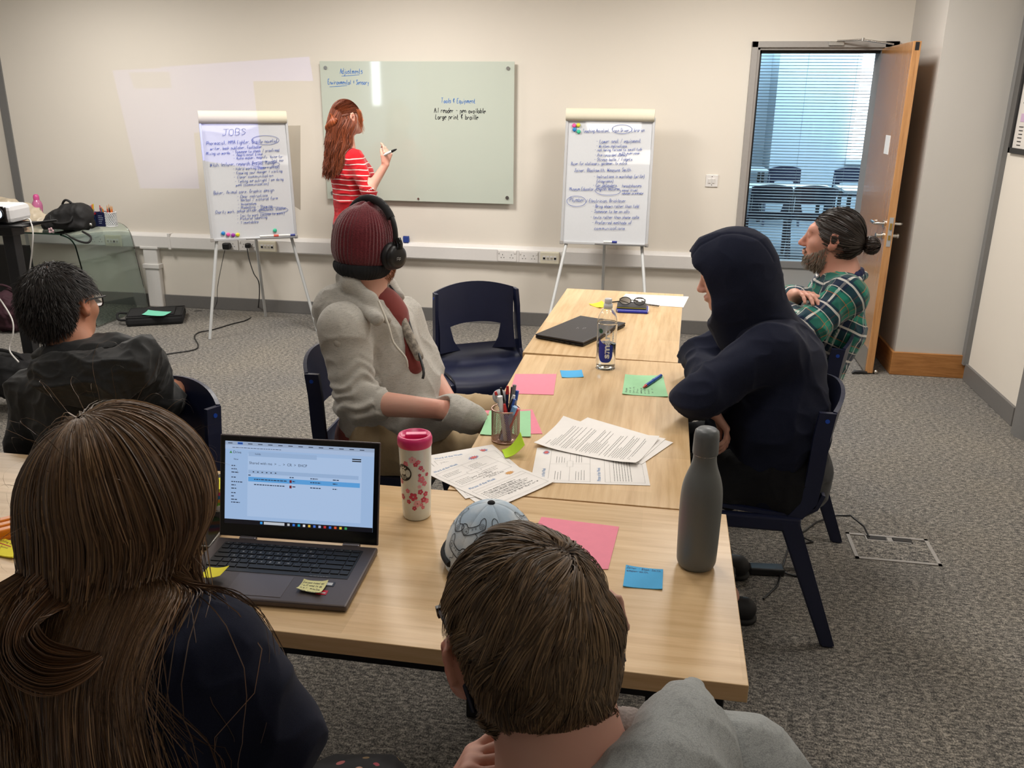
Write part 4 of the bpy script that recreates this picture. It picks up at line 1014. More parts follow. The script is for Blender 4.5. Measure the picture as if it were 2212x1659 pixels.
    L = np.linalg.norm(P-tail, axis=1)*1.08+.004
    hp = [p for p in hd[:1]]+[cap(ho+R@(0, -.02, .0), ho+R@(0, -.04, -.02), .07, .07)]
    path = comb(P, n*.25+flow(P, 0, None), L, flow, hp, 10, .004+rng.uniform(0, .007, len(P)))if False else comb(P, n*.25+flow(P, 0, None), L, flow, hp, 10, .0065)
    path += (rng.normal(0, .0012, (len(P), 1, 3)))
    tone = rng.uniform(.4, 1.5, (len(P), 1)); col = tone*np.array(sr(46, 36, 30)); g = (q[:, 1] > .0) & (q[:, 2] < .035) & (rng.random(len(P)) < .45); col[g] = np.array(sr(118, 108, 98))*rng.uniform(.4, 1.1, (g.sum(), 1))
    HM = hairmat('hair_strand_sheen', None, .42); HB = hairmat('hair_strand_matte', None, .5)
    strands('hair', path, .0022, HM, rt, ho, col, 'dark slicked-back hair, grey at the temple')
    # bun / ponytail loops
    N = 700; th = rng.uniform(0, 2*PI, N); ph = rng.normal(0, .5, N); r0 = tail+rng.normal(0, .006, (N, 3)); pts = []
    ax = R@np.array((0, -1, 0)); up = np.array((0, 0, 1.0)); sd = np.cross(ax, up)
    for s in np.linspace(0, 1, 16):
        a = s*PI*1.7+th*.15; rad = .026+.007*np.sin(th*3); cx = ax*.024
        base = tail+cx+(ax*(-np.cos(a)*1)[:, None]*rad[:, None])+(up*(np.sin(a)*np.cos(ph))[:, None]*rad[:, None])*1.1+(sd*(np.sin(a)*np.sin(ph)*1.2)[:, None]*rad[:, None])
        pts.append(base+rng.normal(0, .0012, (N, 3)))
    pth = np.stack(pts, 1); strands('bun', pth, .0022, HM, rt, tail+ax*.024, rng.uniform(.5, 1.8, (N, 1))*np.array(sr(48, 36, 30)), 'small curled bun')
    N = 160; p0 = tail+rng.normal(0, .01, (N, 3))+ax*.02; path = comb(p0, rng.normal(0, 1, (N, 3)), rng.uniform(.02, .06, N), lambda X, t_, Dq: np.stack([np.sin(X[:, 0]*300+t_*8), np.cos(X[:, 1]*250+t_*7), -.6*np.ones(len(X))], 1), None, 10)
    strands('loose_hair', path, .001, HM, rt, tail, rng.uniform(.7, 1.6, (N, 1))*np.array(sr(52, 40, 32)))
    # beard and moustache
    def bk(q): return (q[:, 2] < -.022-.0*q[:, 1]) & (q[:, 1] > -.005) & (q[:, 2] > -.12)
    out = []
    c = np.array((0, .034, -.055)); r = np.array((.060, .066, .066))
    q = rng.normal(size=(9000, 3)); q /= np.linalg.norm(q, axis=1, keepdims=True); q = c+q*r
    lim = -.028-.035*np.clip((q[:, 1]-.02)/.06, 0, 1); m = (q[:, 1] > .0) & (q[:, 2] < lim) & ~((q[:, 1] > .085) & (q[:, 2] > -.075)); q = q[m][:3200]
    mo = np.stack([rng.uniform(-.028, .028, 260), np.full(260, .098), np.full(260, -.047)], 1); mo[:, 2] -= np.abs(mo[:, 0])*.5; mo[:, 1] -= mo[:, 0]**2*14; q = np.concatenate([q, mo])
    nn = (q-c); nn /= np.linalg.norm(nn, axis=1, keepdims=True); Pw = q@R.T+ho; nw = nn@R.T
    dn = np.array((0, 0, -1.0))+R@np.array((0, .35, 0))
    path = comb(Pw, nw, .010+.016*ramp01(-q[:, 2], .06, .12)*rng.uniform(.6, 1.3, len(q)), lambda X, t_, Dq: nw*.35+dn, hd, 6, .002)
    strands('beard', clump(path, 120, .5, rng), .0013, HB, rt, ho+R@np.array((0, .0, -.06)), rng.uniform(.45, 1.25, (len(q), 1))*np.array(sr(150, 138, 122)), 'short grizzled beard')
    # brow
    N = 200; x = rng.uniform(-.048, -.015, N)*rng.choice([-1, 1], N); q = np.stack([x, .094-x*x*9, .027-.10*(np.abs(x)-.03)**1*np.sign(np.abs(x)-.03)*.6+rng.uniform(-.003, .003, N)], 1)
    Pw = q@R.T+ho; path = comb(Pw, np.tile(R@np.array((0, 1, .3)), (N, 1)), np.full(N, .009), lambda X, t_, Dq: np.stack([np.sign(x), .1+0*x, -.2+0*x], 1)@R.T, None, 4)
    strands('eyebrow', path, .0013, HB, rt, ho, np.tile(np.array(sr(70, 54, 44)), (N, 1)))
    return rt
build_plaid()

# ---------------------------------------------------------------- person in the dark hoodie, hood up
def build_hood():
    rt = person('seated person in navy hoodie, hood up, folded arms on the table edge', (.36, 2.8))
    ho = np.array((0.233,2.860,1.165)); R = Rm(math.radians(84), math.radians(-16), math.radians(0)); hd = xf(head_prims(nose=1.0), R, ho, .97)
    nb = np.array((0.336,2.860,0.983)); shL = np.array((0.352,2.680,0.959)); shR = np.array((.345, 3.06, .93)); elL = np.array((0.137,2.588,0.825)); elR = np.array((0.163,3.051,0.820)); haL = np.array((.22, 2.88, .76)); haR = np.array((0.187,2.660,0.766))
    lg0 = dict(hipL=(.42, 2.70, .52), hipR=(.42, 2.92, .52), knL=(.0, 2.64, .50), knR=(.0, 2.98, .50), ftL=(.30, 2.66, .09), ftR=(.26, 2.95, .09))
    body = hd+[cap(ho+R@(0, -.03, -.05), nb, .055, .06, .03), cap((.44, 2.8, .53), (.38, 2.85, .86), .12, .12, .06), cap(shL, shR, .05, .05, .05)]+bent([shL, elL, haL], [.045, .04, .03])+bent([shR, elR, haR], [.045, .04, .03])
    body += hand_prims(haR, (.55, -.2, -.6), (-1, 0, -.3), (.5, .6, .7, .7), -1, .95)+hand_prims(haL, (.5, .6, -.4), (-1, 0, 0), (.5, .6, .7, .7), 1, .95)+seatlegs(**lg0, r=(.07, .055, .038))
    colf = lambda X: ptint(X, [(ho+R@(0, .1, -.06), .022, (.92, .66, .66)), (ho+R@(0, .118, -.03), .03, (1, .84, .82))])
    sculpt('body', body, .0048, SKIN, rt, None, None, None, colf)
    navy = fabric('navy_fleece', sr(24, 28, 46), sr(28, 32, 50), .15, 800, .3, .95, .04)
    mid = (.435, 2.83, .70)
    tp = []
    for dy in (-.075, .075):
        tp += bent([(.405, 2.80+dy, .50), (.415, 2.82+dy, .70), (.415, 2.85+dy, .88)], [.138, .155, .135], .06)
    tp += [cap((.40, 2.85, .87), nb+(0.01, 0, -.01), .13, .105, .06), cap(shL+(.01, .02, -.01), shR+(.01, 0, 0), .085, .085, .07)]
    tp += bent([shL, elL, haL+(elL-haL)*.05], [.088, .066, .050], .04)+bent([shR, elR, haR+(elR-haR)*.12], [.085, .064, .048], .04)
    tp += [cap((.30, 2.86, .84), (.30, 2.85, .62), .10, .12, .06)]
    L = lambda p: R@np.array(p)+ho
    def post(X, N):
        c = creases(X, (8, 8, 8), 11)-.45; ar = np.exp(-((X-elL)**2).sum(1)/.015)+np.exp(-((X-elR)**2).sum(1)/.015)
        return X+N*(c*(.014+.016*ar))[:, None]
    sculpt('hoodie', tp, .006, navy, rt, 'navy sweatshirt body', post, lambda X, d: np.maximum(d, .44-X[:, 2]))
    # the hood: a shell open at the face
    outer = xf([ell((0, -.022, .004), (.113, .133, .140), k=.05), ell((0, .02, .034), (.098, .105, .098), k=.06), ell((0, .0, -.08), (.096, .105, .09), k=.06), cap((0, .108, .078), (0, .07, .085), .026, .050, .04), cap((-.04, .088, .06), (.04, .088, .06), .03, k=.04)], R, ho)
    outer += [cap(L((0, -.04, -.08)), nb+(.025, 0, -.02), .102, .115, .05), cap(L((0, .055, -.115)), nb+(-.085, 0, -.02), .058, .058, .05), cap(L((.055, .05, -.10)), nb+(-.08, .03, -.02), .045, .05, .04), cap(L((-.055, .045, -.10)), nb+(-.075, -.03, -.02), .045, .05, .04)]
    inner = xf([cut(ell((0, .05, .012), (.085, .140, .098), k=.02)), cut(ell((0, .09, -.055), (.066, .085, .062), k=.02)), cut(ell((0, -.015, .01), (.092, .108, .112), k=.01)), cut(ell((0, .198, -.055), (.30, .13, .115), k=.012))], R, ho)
    def hpost(X, N):
        q = (X-ho)@R; seam = np.exp(-((np.abs(q[:, 0])-.052)/.004)**2)*(q[:, 2] > .02)*(q[:, 1] < .12)*.0026
        return X+N*((creases(X, (9, 9, 9), 21)-.45)*.007-seam)[:, None]
    sculpt('hood', outer+inner, .0048, navy, rt, 'raised navy hood', hpost)
    tr = seatlegs(**lg0, r=(.105, .085, .075))+[cap((.45, 2.72, .53), (.45, 2.90, .53), .155, .155, .05)]
    sculpt('trousers', tr, .008, fabric('trousers_black', sr(15, 16, 20), None, .2, 500, .3), rt, 'baggy black trousers', wr(.018, (9, 9, 7), 8), lambda X, d: np.maximum(np.maximum(d, X[:, 2]-.64), .445-X[:, 2]*1.0+(X[:, 0] < .17)*9*0-9*((X[:, 0] < .33) | (np.abs(X[:, 1]-2.8) > 9))))
    for y in (2.66, 2.95): shoe_obj((.36, y, 0), (.10, y-.01, 0), SHOE, SOLEB, rt)
    # white drawn emblem with a small crown on the thigh
    o = (0.244,2.655,0.553); m = MB(); fr = frame3((o[0], o[1], o[2]), (1, .0, .0), (0, -.15, 1), (0, -1, 0), .004)
    for st in ([(0, .0), (.005, .018), (.012, .004), (.018, .020), (.026, .006), (.036, .016)], [(.004, -.006), (.014, .012), (.020, -.010), (.030, .010), (.034, -.006)], [(.018, .024), (.020, .034), (.024, .028), (.028, .038), (.032, .029), (.038, .036), (.037, .024), (.018, .024)]): stroke2d(m, _smooth(st), .0022, fr)
    m.obj('emblem', M('emblem_white', sr(190, 205, 225), .6), rt, 'white scribble emblem with small crown')
    return rt
build_hood()

# ---------------------------------------------------------------- man in beanie and headphones
def build_beanie():
    rt = person('seated person in maroon beanie, headphones, grey zip hoodie and khaki trousers', (-.95, 2.8))
    ho = np.array((-0.955,2.720,1.225)); R = Rm(math.radians(-27), math.radians(-4), math.radians(2)); hd = xf(head_prims(ears=False), R, ho)
    nb = np.array((-0.975,2.720,1.083)); shR = np.array((-1.000,2.560,0.994)); shL = np.array((-0.920,2.940,0.932)); elR = np.array((-0.941,2.500,0.765)); wrR = np.array((-0.658,2.460,0.774)); elL = np.array((-0.808,2.880,0.762)); wrL = np.array((-0.678,2.720,0.682)); haL = np.array((-0.657,2.680,0.668))
    pel = np.array((-.93, 2.78, .56)); ch = np.array((-0.964,2.750,0.894))
    lg = dict(hipR=(-.90, 2.68, .555), hipL=(-.90, 2.90, .555), knR=(-.46, 2.56, .565), knL=(-.44, 2.96, .575), ftR=(-.40, 2.55, .10), ftL=(-.38, 2.98, .10))
    body = hd+[cap(ho+R@(0, -.03, -.05), nb, .056, .060, .03), cap(nb, nb+(0.01, 0, -.05), .060, .08, .04), cap(pel, ch, .12, .13, .06), cap(shR, shL, .055, .055, .05)]+bent([shR, elR, wrR], [.048, .046, .030])+bent([shL, elL, wrL], [.048, .040, .030])
    body += hand_prims(wrR, (.95, .15, -.25), (0, .6, -.8), (.2, .2, .2, .2), -1)+hand_prims(wrL, (.55, -.35, -.75), (-.8, -.5, -.3), (.35, .5, .6, .6), 1)+seatlegs(**lg, r=(.075, .058, .040))
    colf = lambda X: ptint(X, [(wrR, .09, (1, .86, .84)), (wrL, .12, (1, .84, .82)), (ho+R@(.05, .06, -.03), .06, (1, .9, .86))])
    sculpt('body', body, .0045, SKIN, rt, None, None, None, colf)
    gm = fabric('grey_marl_jersey', sr(178, 174, 166), sr(186, 182, 174), .10, 700, .25, .92, .2, .28)
    fd = np.array((.94, .34, 0)); fd /= np.linalg.norm(fd)
    tp = [cap(pel+(-.02, 0, -.02), (-.93, 2.76, .74), .158, .160, .05), cap((-.93, 2.76, .74), ch+(0, 0, .02), .160, .140, .05, ((0, 1, 0), 1.08)), cap(pel+(.09, 0, -.01), (-.84, 2.76, .72), .12, .105, .06), cap(ch+(0, 0, .02), nb+(0, 0, -.04), .13, .09, .05), cap(shR, shL, .075, .075, .06)]
    tp += bent([shR, elR], [.080, .068], .035)+[cap(elR, elR+(wrR-elR)*.22, .068, .060, .03)]+bent([shL, elL], [.076, .060], .04)
    hR = wrR+np.array((.10, .02, -.035)); tp += [cap(wrR+(.045, .015, -.012), hR, .046, .050, .03), cap(pel+(.10, -.07, .02), wrR+(.02, .03, -.02), .10, .050, .05), cap(pel+(.05, 0, .02), wrL+(-.02, -.02, -.05), .10, .06, .05)]
    tp += [cut(cap(wrR-(wrR-elR)*.42, wrR-(wrR-elR)*.02+(0, -.01, .012), .050, .044, .008))]
    # the open front shows the shirt: cut a V
    vdir = np.array((-0.766,2.620,0.862))
    tp += [cut(cap(nb+(.03, -.01, .02), nb+(.05, 0, .12), .060, .09, .015)), cut(cap(np.array((-0.865,2.620,1.076))+(0.02, .03, 0), np.array((-0.761,2.600,0.860))+(0.03, .01, 0), .019, .009, .006))]
    def post(X, N):
        c = creases(X, (9, 9, 9), 2)-.45; t_ = (elR-shR)/np.linalg.norm(elR-shR); s = (X-shR)@t_; r = np.linalg.norm(X-shR-np.outer(s, t_), axis=1)
        slv = ((r < .10) & (s > .02)).astype(float); low = slv*ramp01(s, .08, .26)
        ring = np.sin(s*150+vnoise(X, (16, 16, 16), 4)*4.5)*low*.0055
        hem = -ramp01(.545-X[:, 2], 0, .01)*.012*(X[:, 0] < -.78)
        return X+N*(c*.010+ring+hem)[:, None]
    sculpt('zip_hoodie', tp, .005, gm, rt, 'pale grey marl zip hoodie', post, lambda X, d: np.maximum(d, .475-X[:, 2]+.22*(X[:, 0]+.95)*(X[:, 0] > -.95)*0))
    # hood lying on the back + collar edge
    hp_ = [cap(np.array((-1.066,2.660,1.041)), np.array((-0.988,2.500,0.969)), .050, .030, .05), cap(np.array((-1.136,2.800,0.939)), np.array((-1.041,2.580,0.944)), .055, .035, .05), cap(np.array((-1.026,2.660,1.075)), np.array((-0.883,2.560,1.028)), .040, .020, .04), cap(np.array((-1.175,2.900,0.960)), np.array((-1.081,2.700,1.044)), .05, .05, .05), ell(np.array((-1.080,2.740,1.009)), (.085, .11, .06), k=.04)]
    col_ = [cap(np.array((-1.046,2.720,1.128)), np.array((-0.993,2.630,1.126)), .024, .024, .02), cap(np.array((-0.993,2.630,1.126)), np.array((-0.921,2.610,1.079)), .026, .020, .02), cap(np.array((-0.921,2.610,1.079)), np.array((-0.864,2.600,1.019)), .020, .014, .02), cap(np.array((-1.046,2.720,1.128)), np.array((-1.044,2.850,1.115)), .024, .024, .02), cap(np.array((-1.044,2.850,1.115)), np.array((-0.941,2.860,1.085)), .024, .020, .02), cap(np.array((-0.941,2.860,1.085)), np.array((-0.883,2.820,1.047)), .020, .016, .02)]
    sculpt('hood', hp_+col_+[cut(cap(nb+(0.005, 0, -.03), ho, .062, .070, .01))], .005, gm, rt, 'grey hood lying on the shoulders', wr(.008, (12, 12, 12), 6, None))
    lining = fabric('striped_lining', sr(120, 112, 104), sr(150, 142, 130), .25, 60, .2)
    li = [cap(np.array((-0.882,2.740,1.032)), np.array((-0.777,2.660,0.881)), .019, .016, .02)]
    sculpt('lining', li, .005, lining, rt)
    m = MB(); zp = [(-0.928,2.830,1.088), (-0.874,2.800,1.032), (-0.812,2.720,0.927), (-0.761,2.640,0.856), (-0.758,2.620,0.827)]; m.tube(_smooth([tuple(np.array(p)+(.012, -.03, 0)) for p in zp]), .0045, 6); m.obj('zip', MAT['black'], rt, 'dark zip edge')
    m = MB(); m.tube(_smooth([(-0.876,2.560,1.089), (-0.838,2.530,1.023), (-0.819,2.520,0.966), (-0.781,2.520,0.919), (-0.775,2.520,0.888)]), .004, 6); m.obj('drawstring', M('cord_cream', sr(206, 200, 188), .8), rt, 'pale drawstring')
    tee = [cap(np.array((-0.921,2.740,1.030)), np.array((-0.817,2.700,0.834)), .058, .040, .03), cap(nb+(.02, 0, -.05), np.array((-0.903,2.740,0.999)), .07, .06, .04), cap(pel+(-.04, 0, -.04), pel+(-.03, 0, -.06), .16, .16, .03)]
    sculpt('t_shirt', tee, .006, fabric('maroon_jersey', sr(126, 58, 54)), rt, 'maroon T-shirt', wr(.004, (14, 14, 14), 3), lambda X, d: np.maximum(d, .455-X[:, 2]))
    kh = fabric('khaki_twill', sr(168, 146, 112), sr(176, 155, 122), .06, 900, .2, .85, .1)
    tr = seatlegs(**lg, r=(.100, .088, .075))+[cap((-.93, 2.70, .56), (-.93, 2.88, .56), .135, .135, .05)]
    tr = [cap(lg['hipR'], lg['knR'], .104, .086, .03), cap(lg['knR'], lg['ftR'], .084, .068, .03), cap(lg['hipL'], lg['knL'], .104, .086, .03), cap(lg['knL'], lg['ftL'], .084, .068, .03), cap((-.93, 2.72, .565), (-.93, 2.86, .565), .13, .13, .05)]
    sculpt('trousers', tr, .006, kh, rt, 'khaki trousers', wr(.014, (12, 7, 9), 9), lambda X, d: np.maximum(d, X[:, 2]-.66))
    for y in (2.55, 2.98): shoe_obj((-.42, y, 0), (-.16, y, 0), SHOE, SOLEB, rt)
    # beanie: ribbed dome with dark turned-up band
    t = NT('beanie_knit'); at = t.n('ShaderNodeAttribute', attribute_name='fab'); sp = t.n('ShaderNodeSeparateXYZ'); t.l(at.outputs['Vector'], sp.inputs[0])
    f = t.noise(t.coord(), 260, 2); t.l(t.ramp(f, [(.3, sr(84, 26, 34)), (.7, sr(116, 42, 50))]), t.b.inputs['Base Color']); t.set(rough=.95, spec=.15, sheen=.5); t.bump(f, .6, .003)
    bd = xf([ell((0, -.022, .042), (.096, .112, .108), k=.03), ell((0, -.020, -.005), (.093, .110, .075), k=.03), cut(ell((0, .16, -.05), (.2, .095, .07), k=.01))], R, ho)
    bd2 = xf([ell((0, -.026, -.052), (.089, .104, .050), k=.02), cut(ell((0, .12, -.10), (.2, .10, .08), k=.01))], R, ho)
    def rib(amp, top=True):
        def post(X, N):
            q = (X-ho)@R; a = np.arctan2(q[:, 0], q[:, 1]+.022); rr = np.hypot(q[:, 0], q[:, 1]+.022)
            w_ = ramp01(rr, .015, .05); fold = np.sin(a*3+.6)*ramp01(.075-rr, 0, .06)*.007 if top else 0
            return X+N*(np.sin(a*52+vnoise(X, (20, 20, 20), 3)*1.2)*amp*w_*(.6+.4*np.sin(a*7))+fold)[:, None]
        return post
    Rt_ = R
    sculpt('beanie', bd, .0028, t.m, rt, 'ribbed maroon knitted beanie', rib(.0022), lambda X, d: np.maximum(d, -(((X-ho)@Rt_)[:, 2]+.050)))
    sculpt('beanie_band', bd2, .003, M('band_knit', sr(28, 30, 34), .95, bump=.5, nsc=250), rt, 'black ribbed band of the beanie', rib(.0018, False), lambda X, d: np.maximum(d, np.abs(((X-ho)@Rt_)[:, 2]+.066)-.026))
    # beard
    rng = np.random.default_rng(5); c = np.array((0, .036, -.060)); r = np.array((.056, .062, .056)); q = rng.normal(size=(6000, 3)); q /= np.linalg.norm(q, axis=1, keepdims=True); q = c+q*r; q = q[(q[:, 1] > .02) & (q[:, 2] < -.04)][:1800]
    nn = (q-c); nn /= np.linalg.norm(nn, axis=1, keepdims=True); Pw = q@R.T+ho; nw = nn@R.T
    path = comb(Pw, nw, rng.uniform(.006, .014, len(q)), lambda X, t_, Dq: nw*.5+np.array((0, 0, -1.0)), hd, 5, .001)
    strands('beard', path, .0014, hairmat('hair_red_matte', None, .5), rt, ho, rng.uniform(.6, 1.3, (len(q), 1))*np.array(sr(150, 98, 58)), 'short reddish beard')
    # headphones are worn: a thing of their own
    hp = thing('headphones', 'black over-ear headphones worn over the maroon beanie', 'headphones', (ho[0], ho[1], ho[2]-.10))
    Lp = lambda *p: tuple(R@np.array(p)+ho)
    m = MB(); band = [Lp(.118*math.cos(a), -.000, .045+.125*math.sin(a)) for a in np.linspace(-.15, PI+.15, 25)]; m.tube(band, [.0085]*25, 10, flat=tuple(R[:, 1]))
    bm_ = m.obj('headband', MAT['black'], hp)
    m = MB()
    for i in range(5, 20):
        pass
    m.tube([Lp(.114*math.cos(a), -.000, .045+.120*math.sin(a)) for a in np.linspace(.6, PI-.6, 14)], .0135, 10, flat=tuple(R[:, 1])); m.obj('pad', MAT['black_cloth'], hp)
    for s in (-1, 1):
        Rq = Matrix(tuple(map(tuple, R))) @ Matrix.Rotation(s*PI/2, 3, 'Y') @ Matrix.Rotation(0, 3, 'Z')
        c0 = Lp(s*.092, .0, -.008)
        ec = MB().lathe([(.0, 0), (.030, 0), (.043, .004), (.046, .012), (.043, .022), (.039, .026)], c0, 32, Rq); ec.obj('ear_cushion', M('leatherette', sr(20, 20, 22), .45, bump=.15, nsc=120), hp)
        c1 = Lp(s*.116, .0, -.008); e2 = MB().lathe([(.040, 0), (.041, .008), (.037, .018), (.026, .022), (0, .023)], c1, 32, Rq).obj('ear_cup', MAT['black'], hp)
        m = MB(); m.tube([Lp(s*.126, 0, .05), Lp(s*.136, .0, .035), Lp(s*.136, .0, .02)], .012, 8); m.obj('yoke', MAT['black_gloss'], hp)
        if s == 1:
            m = MB(); fr = frame3(Lp(.1395, -.004, -.012), R@np.array((0, 1, 0)), R@np.array((0, 0, 1)), R@np.array((1, 0, 0)), .0005)
            for st in ([(-.008, -.004), (-.008, .005), (.0, .005), (.0, -.001), (-.006, -.001)], [(.002, -.005), (.002, .004), (.008, .004), (.008, -.002), (.002, -.002)]): stroke2d(m, st, .0016, fr)
            m.obj('emblem', M('emblem_silver', sr(200, 200, 200), .4), e2, 'small pale emblem')
    return rt
build_beanie()
# ---------------------------------------------------------------- woman writing at the glass board
def build_red():
    Y0 = 5.88
    rt = person('standing person with long auburn hair and red striped top at the glass whiteboard', (-2.1, Y0))
    ho = np.array((-2.179,5.880,1.566)); R = Rm(math.radians(-38), math.radians(6), math.radians(-3)); hd = xf(head_prims(), R, ho, .98)
    nb = np.array((-2.186,5.880,1.370)); shR = np.array((-2.118,5.800,1.298)); shL = np.array((-2.305,6.030,1.290)); elR = np.array((-2.000,5.740,1.092)); wrR = np.array((-1.897,5.800,1.260)); elL = np.array((-2.360,6.140,1.067)); wrL = np.array((-2.176,6.160,0.952))
    pel = np.array((-2.187,5.900,0.851)); ch = np.array((-2.178,5.880,1.207)); z0 = pel[2]
    hipR = pel+np.array((.06, -.05, -.03)); hipL = pel+np.array((-.07, .05, -.03)); knR = np.array((-1.98, 5.92, .47)); ftR = np.array((-1.93, 6.10, .09)); knL = np.array((-2.14, 5.98, .47)); ftL = np.array((-2.14, 6.0, .09))
    body = hd+[cap(ho+R@(0, -.03, -.05), nb, .048, .05, .03), cap(pel, ch, .10, .10, .06), cap(shR, shL, .045, .045, .05)]+bent([shR, elR, wrR], [.042, .038, .024])+bent([shL, elL, wrL], [.042, .036, .024])+[cap(hipR, knR, .075, .05, .03), cap(knR, ftR, .048, .035), cap(hipL, knL, .075, .05, .03), cap(knL, ftL, .048, .035)]
    hf = np.array((.10, .05, 1.0)); body += hand_prims(wrR, (.22, .10, .95), (-.75, .62, 0), (.5, .75, 1.1, 1.2), -1, .95, (.35, .7))+hand_prims(wrL, (.7, .1, -.5), (0, 1, 0), (.4, .4, .4, .4), 1, .92)
    sculpt('body', body, .005, SKIN, rt, None, None, None, lambda X: ptint(X, [(wrR, .14, (1, .88, .86)), (ho+R@(.08, 0, 0), .05, (1, .82, .78))]))
    t = NT('striped_knit'); tc = t.n('ShaderNodeTexCoord'); sp = t.n('ShaderNodeSeparateXYZ'); t.l(tc.outputs['Object'], sp.inputs[0])
    wob = t.noise(t.coord(), 5, 2); zz = t.math('ADD', sp.outputs[2], t.math('MULTIPLY', wob, .03)); q = t.math('FRACT', t.math('DIVIDE', zz, .0355)); st = t.math('LESS_THAN', q, .17)
    up = t.math('GREATER_THAN', sp.outputs[2], z0+.145); st = t.math('MULTIPLY', st, up)
    top = t.math('LESS_THAN', sp.outputs[2], nb[2]-.045); st = t.math('MULTIPLY', st, top)
    t.l(t.mix(st, sr(190, 22, 34), sr(232, 206, 200)), t.b.inputs['Base Color']); t.set(rough=.85, spec=.2, sheen=.2); t.bump(t.noise(t.coord(), 500, 2), .2)
    fw = R@np.array((0, 1, 0)); fw = np.array((.42, .90, 0))
    sh = [cap(pel+(0, 0, .0), (ch+pel)/2, .150, .120, .05, ((.42, .9, 0), .85)), cap((ch+pel)/2, ch, .120, .135, .05), cap(ch, nb+(0, 0, -.05), .125, .055, .06), cap(shR, shL, .058, .058, .06), ell(ch+(.075, .05, -.035), .075, k=.05), ell(ch+(.0, .10, -.035), .07, k=.05)]
    sh += bent([shR, elR], [.058, .050], .04)+[cap(elR, elR+(wrR-elR)*.16, .052, .048, .02)]+bent([shL, elL], [.056, .048], .04)+[cut(cap(nb+(0, 0, .0), nb+(0, .02, .12), .055, .07, .01)), cut(cap(elR+(wrR-elR)*.24, wrR, .052, .06, .006))]
    sculpt('striped_top', sh, .005, t.m, rt, 'red knitted top with thin white stripes and plain red hem', wr(.009, (12, 12, 16), 4), lambda X, d: np.maximum(d, (pel[2]-.035)-X[:, 2]))
    d = (wrR-elR)/np.linalg.norm(wrR-elR); sc = elR+(wrR-elR)*.17
    for i in range(4):
        o = MB().sphere(tuple(sc+np.array((.03-.012*i, -.045-.003*i, .0))-d*.012+np.array((0, 0, -.004*i))), .006, 8).obj('button', M('button_white', sr(238, 236, 230), .4), rt)
    jn = fabric('dark_denim', sr(28, 36, 62), sr(34, 44, 72), .15, 900, .2)
    tr = [cap(hipR, knR, .095, .066, .03), cap(knR, ftR, .065, .052), cap(hipL, knL, .095, .066, .03), cap(knL, ftL, .065, .052), cap(pel+(0, 0, .02), pel+(0, 0, -.06), .125, .135, .05, ((.42, .9, 0), .85))]
    sculpt('jeans', tr, .008, jn, rt, 'dark blue jeans', wr(.008, (10, 10, 7), 3), lambda X, d: np.maximum(d, X[:, 2]-(pel[2]+.02)))
    shoe_obj((-1.945, 6.07, 0), (-1.875, 6.30, 0), M('shoe_navy', sr(30, 36, 52), .7), SOLEW, rt); shoe_obj((-2.14, 5.96, 0), (-2.10, 6.20, 0), M('shoe_navy', sr(30, 36, 52), .7), SOLEW, rt)
    # hair: half tied back, long and wavy
    rng = np.random.default_rng(8); keep = lambda q: (q[:, 1]-.055*(q[:, 2] > .03) < .015+.62*q[:, 2]) & (q[:, 2] > -.05)
    q, P, n = scalp_roots(6500, R, ho, .98, rng, keep); hb = [p for p in sh if p[0] != '-']+hd[:2]
    knot = ho+R@np.array((0, -.115, .035)); upper = q[:, 2] > .025
    dn = np.array((-.10, -.12, -1.0)); L = np.where(upper, np.linalg.norm(P-knot, axis=1)+rng.uniform(.12, .26, len(P)), rng.uniform(.30, .42, len(P)))
    ph = rng.uniform(0, 6, len(P)); Lk = np.linalg.norm(P-knot, axis=1)
    state = {'d': np.zeros(len(P))}
    def flow(X, t_, Dq):
        w_ = knot-X; dist = np.linalg.norm(w_, axis=1, keepdims=True); go = (upper & (t_*L < Lk))[:, None]
        wave = np.stack([np.sin(t_*16+ph), .5*np.cos(t_*14+ph), 0*ph], 1)*.38
        g = dn+wave+R@np.array((0, -.12, 0))
        return np.where(go, w_/(dist+1e-6), g/np.linalg.norm(g, axis=1, keepdims=True))
    path = comb(P, n*.3+flow(P, 0, None), L, flow, hb, 22, .008)
    path = clump(path, 130, .62, rng)
    tone = rng.uniform(.45, 1.5, (len(P), 1)); hm = hairmat('hair_auburn_sheen', None, .5)
    strands('hair', path, .0042, hm, rt, ho+R@np.array((0, .05, 0)), tone*np.array(sr(116, 56, 30)), 'long wavy auburn hair, half tied back')
    # twisted loop hanging from the knot
    N = 900; base = knot+rng.normal(0, .009, (N, 3)); pts = []; a0 = rng.uniform(0, 2*PI, N); rr = rng.uniform(.004, .024, N)
    for s in np.linspace(0, 1, 22):
        c = knot+np.array((.01*math.sin(s*9), -.012-.012*math.sin(s*PI), -.165*s)); w_ = (.5+.9*math.sin(s*PI)); c = c+R@np.array((.018*math.sin(s*7), 0, 0))
        a = a0+s*7; pts.append(c+np.stack([np.cos(a)*rr*w_, np.sin(a)*rr*w_*.7, .008*np.sin(a*2)], 1))
    strands('hair_twist', np.stack(pts, 1), .0038, hm, rt, knot+np.array((0, .08, -.08)), rng.uniform(.6, 1.7, (N, 1))*np.array(sr(134, 66, 34)), 'twisted auburn lock')
    q2 = np.stack([np.full(140, .070), rng.uniform(.03, .06, 140), rng.uniform(.02, .05, 140)], 1); P2 = q2@R.T+ho
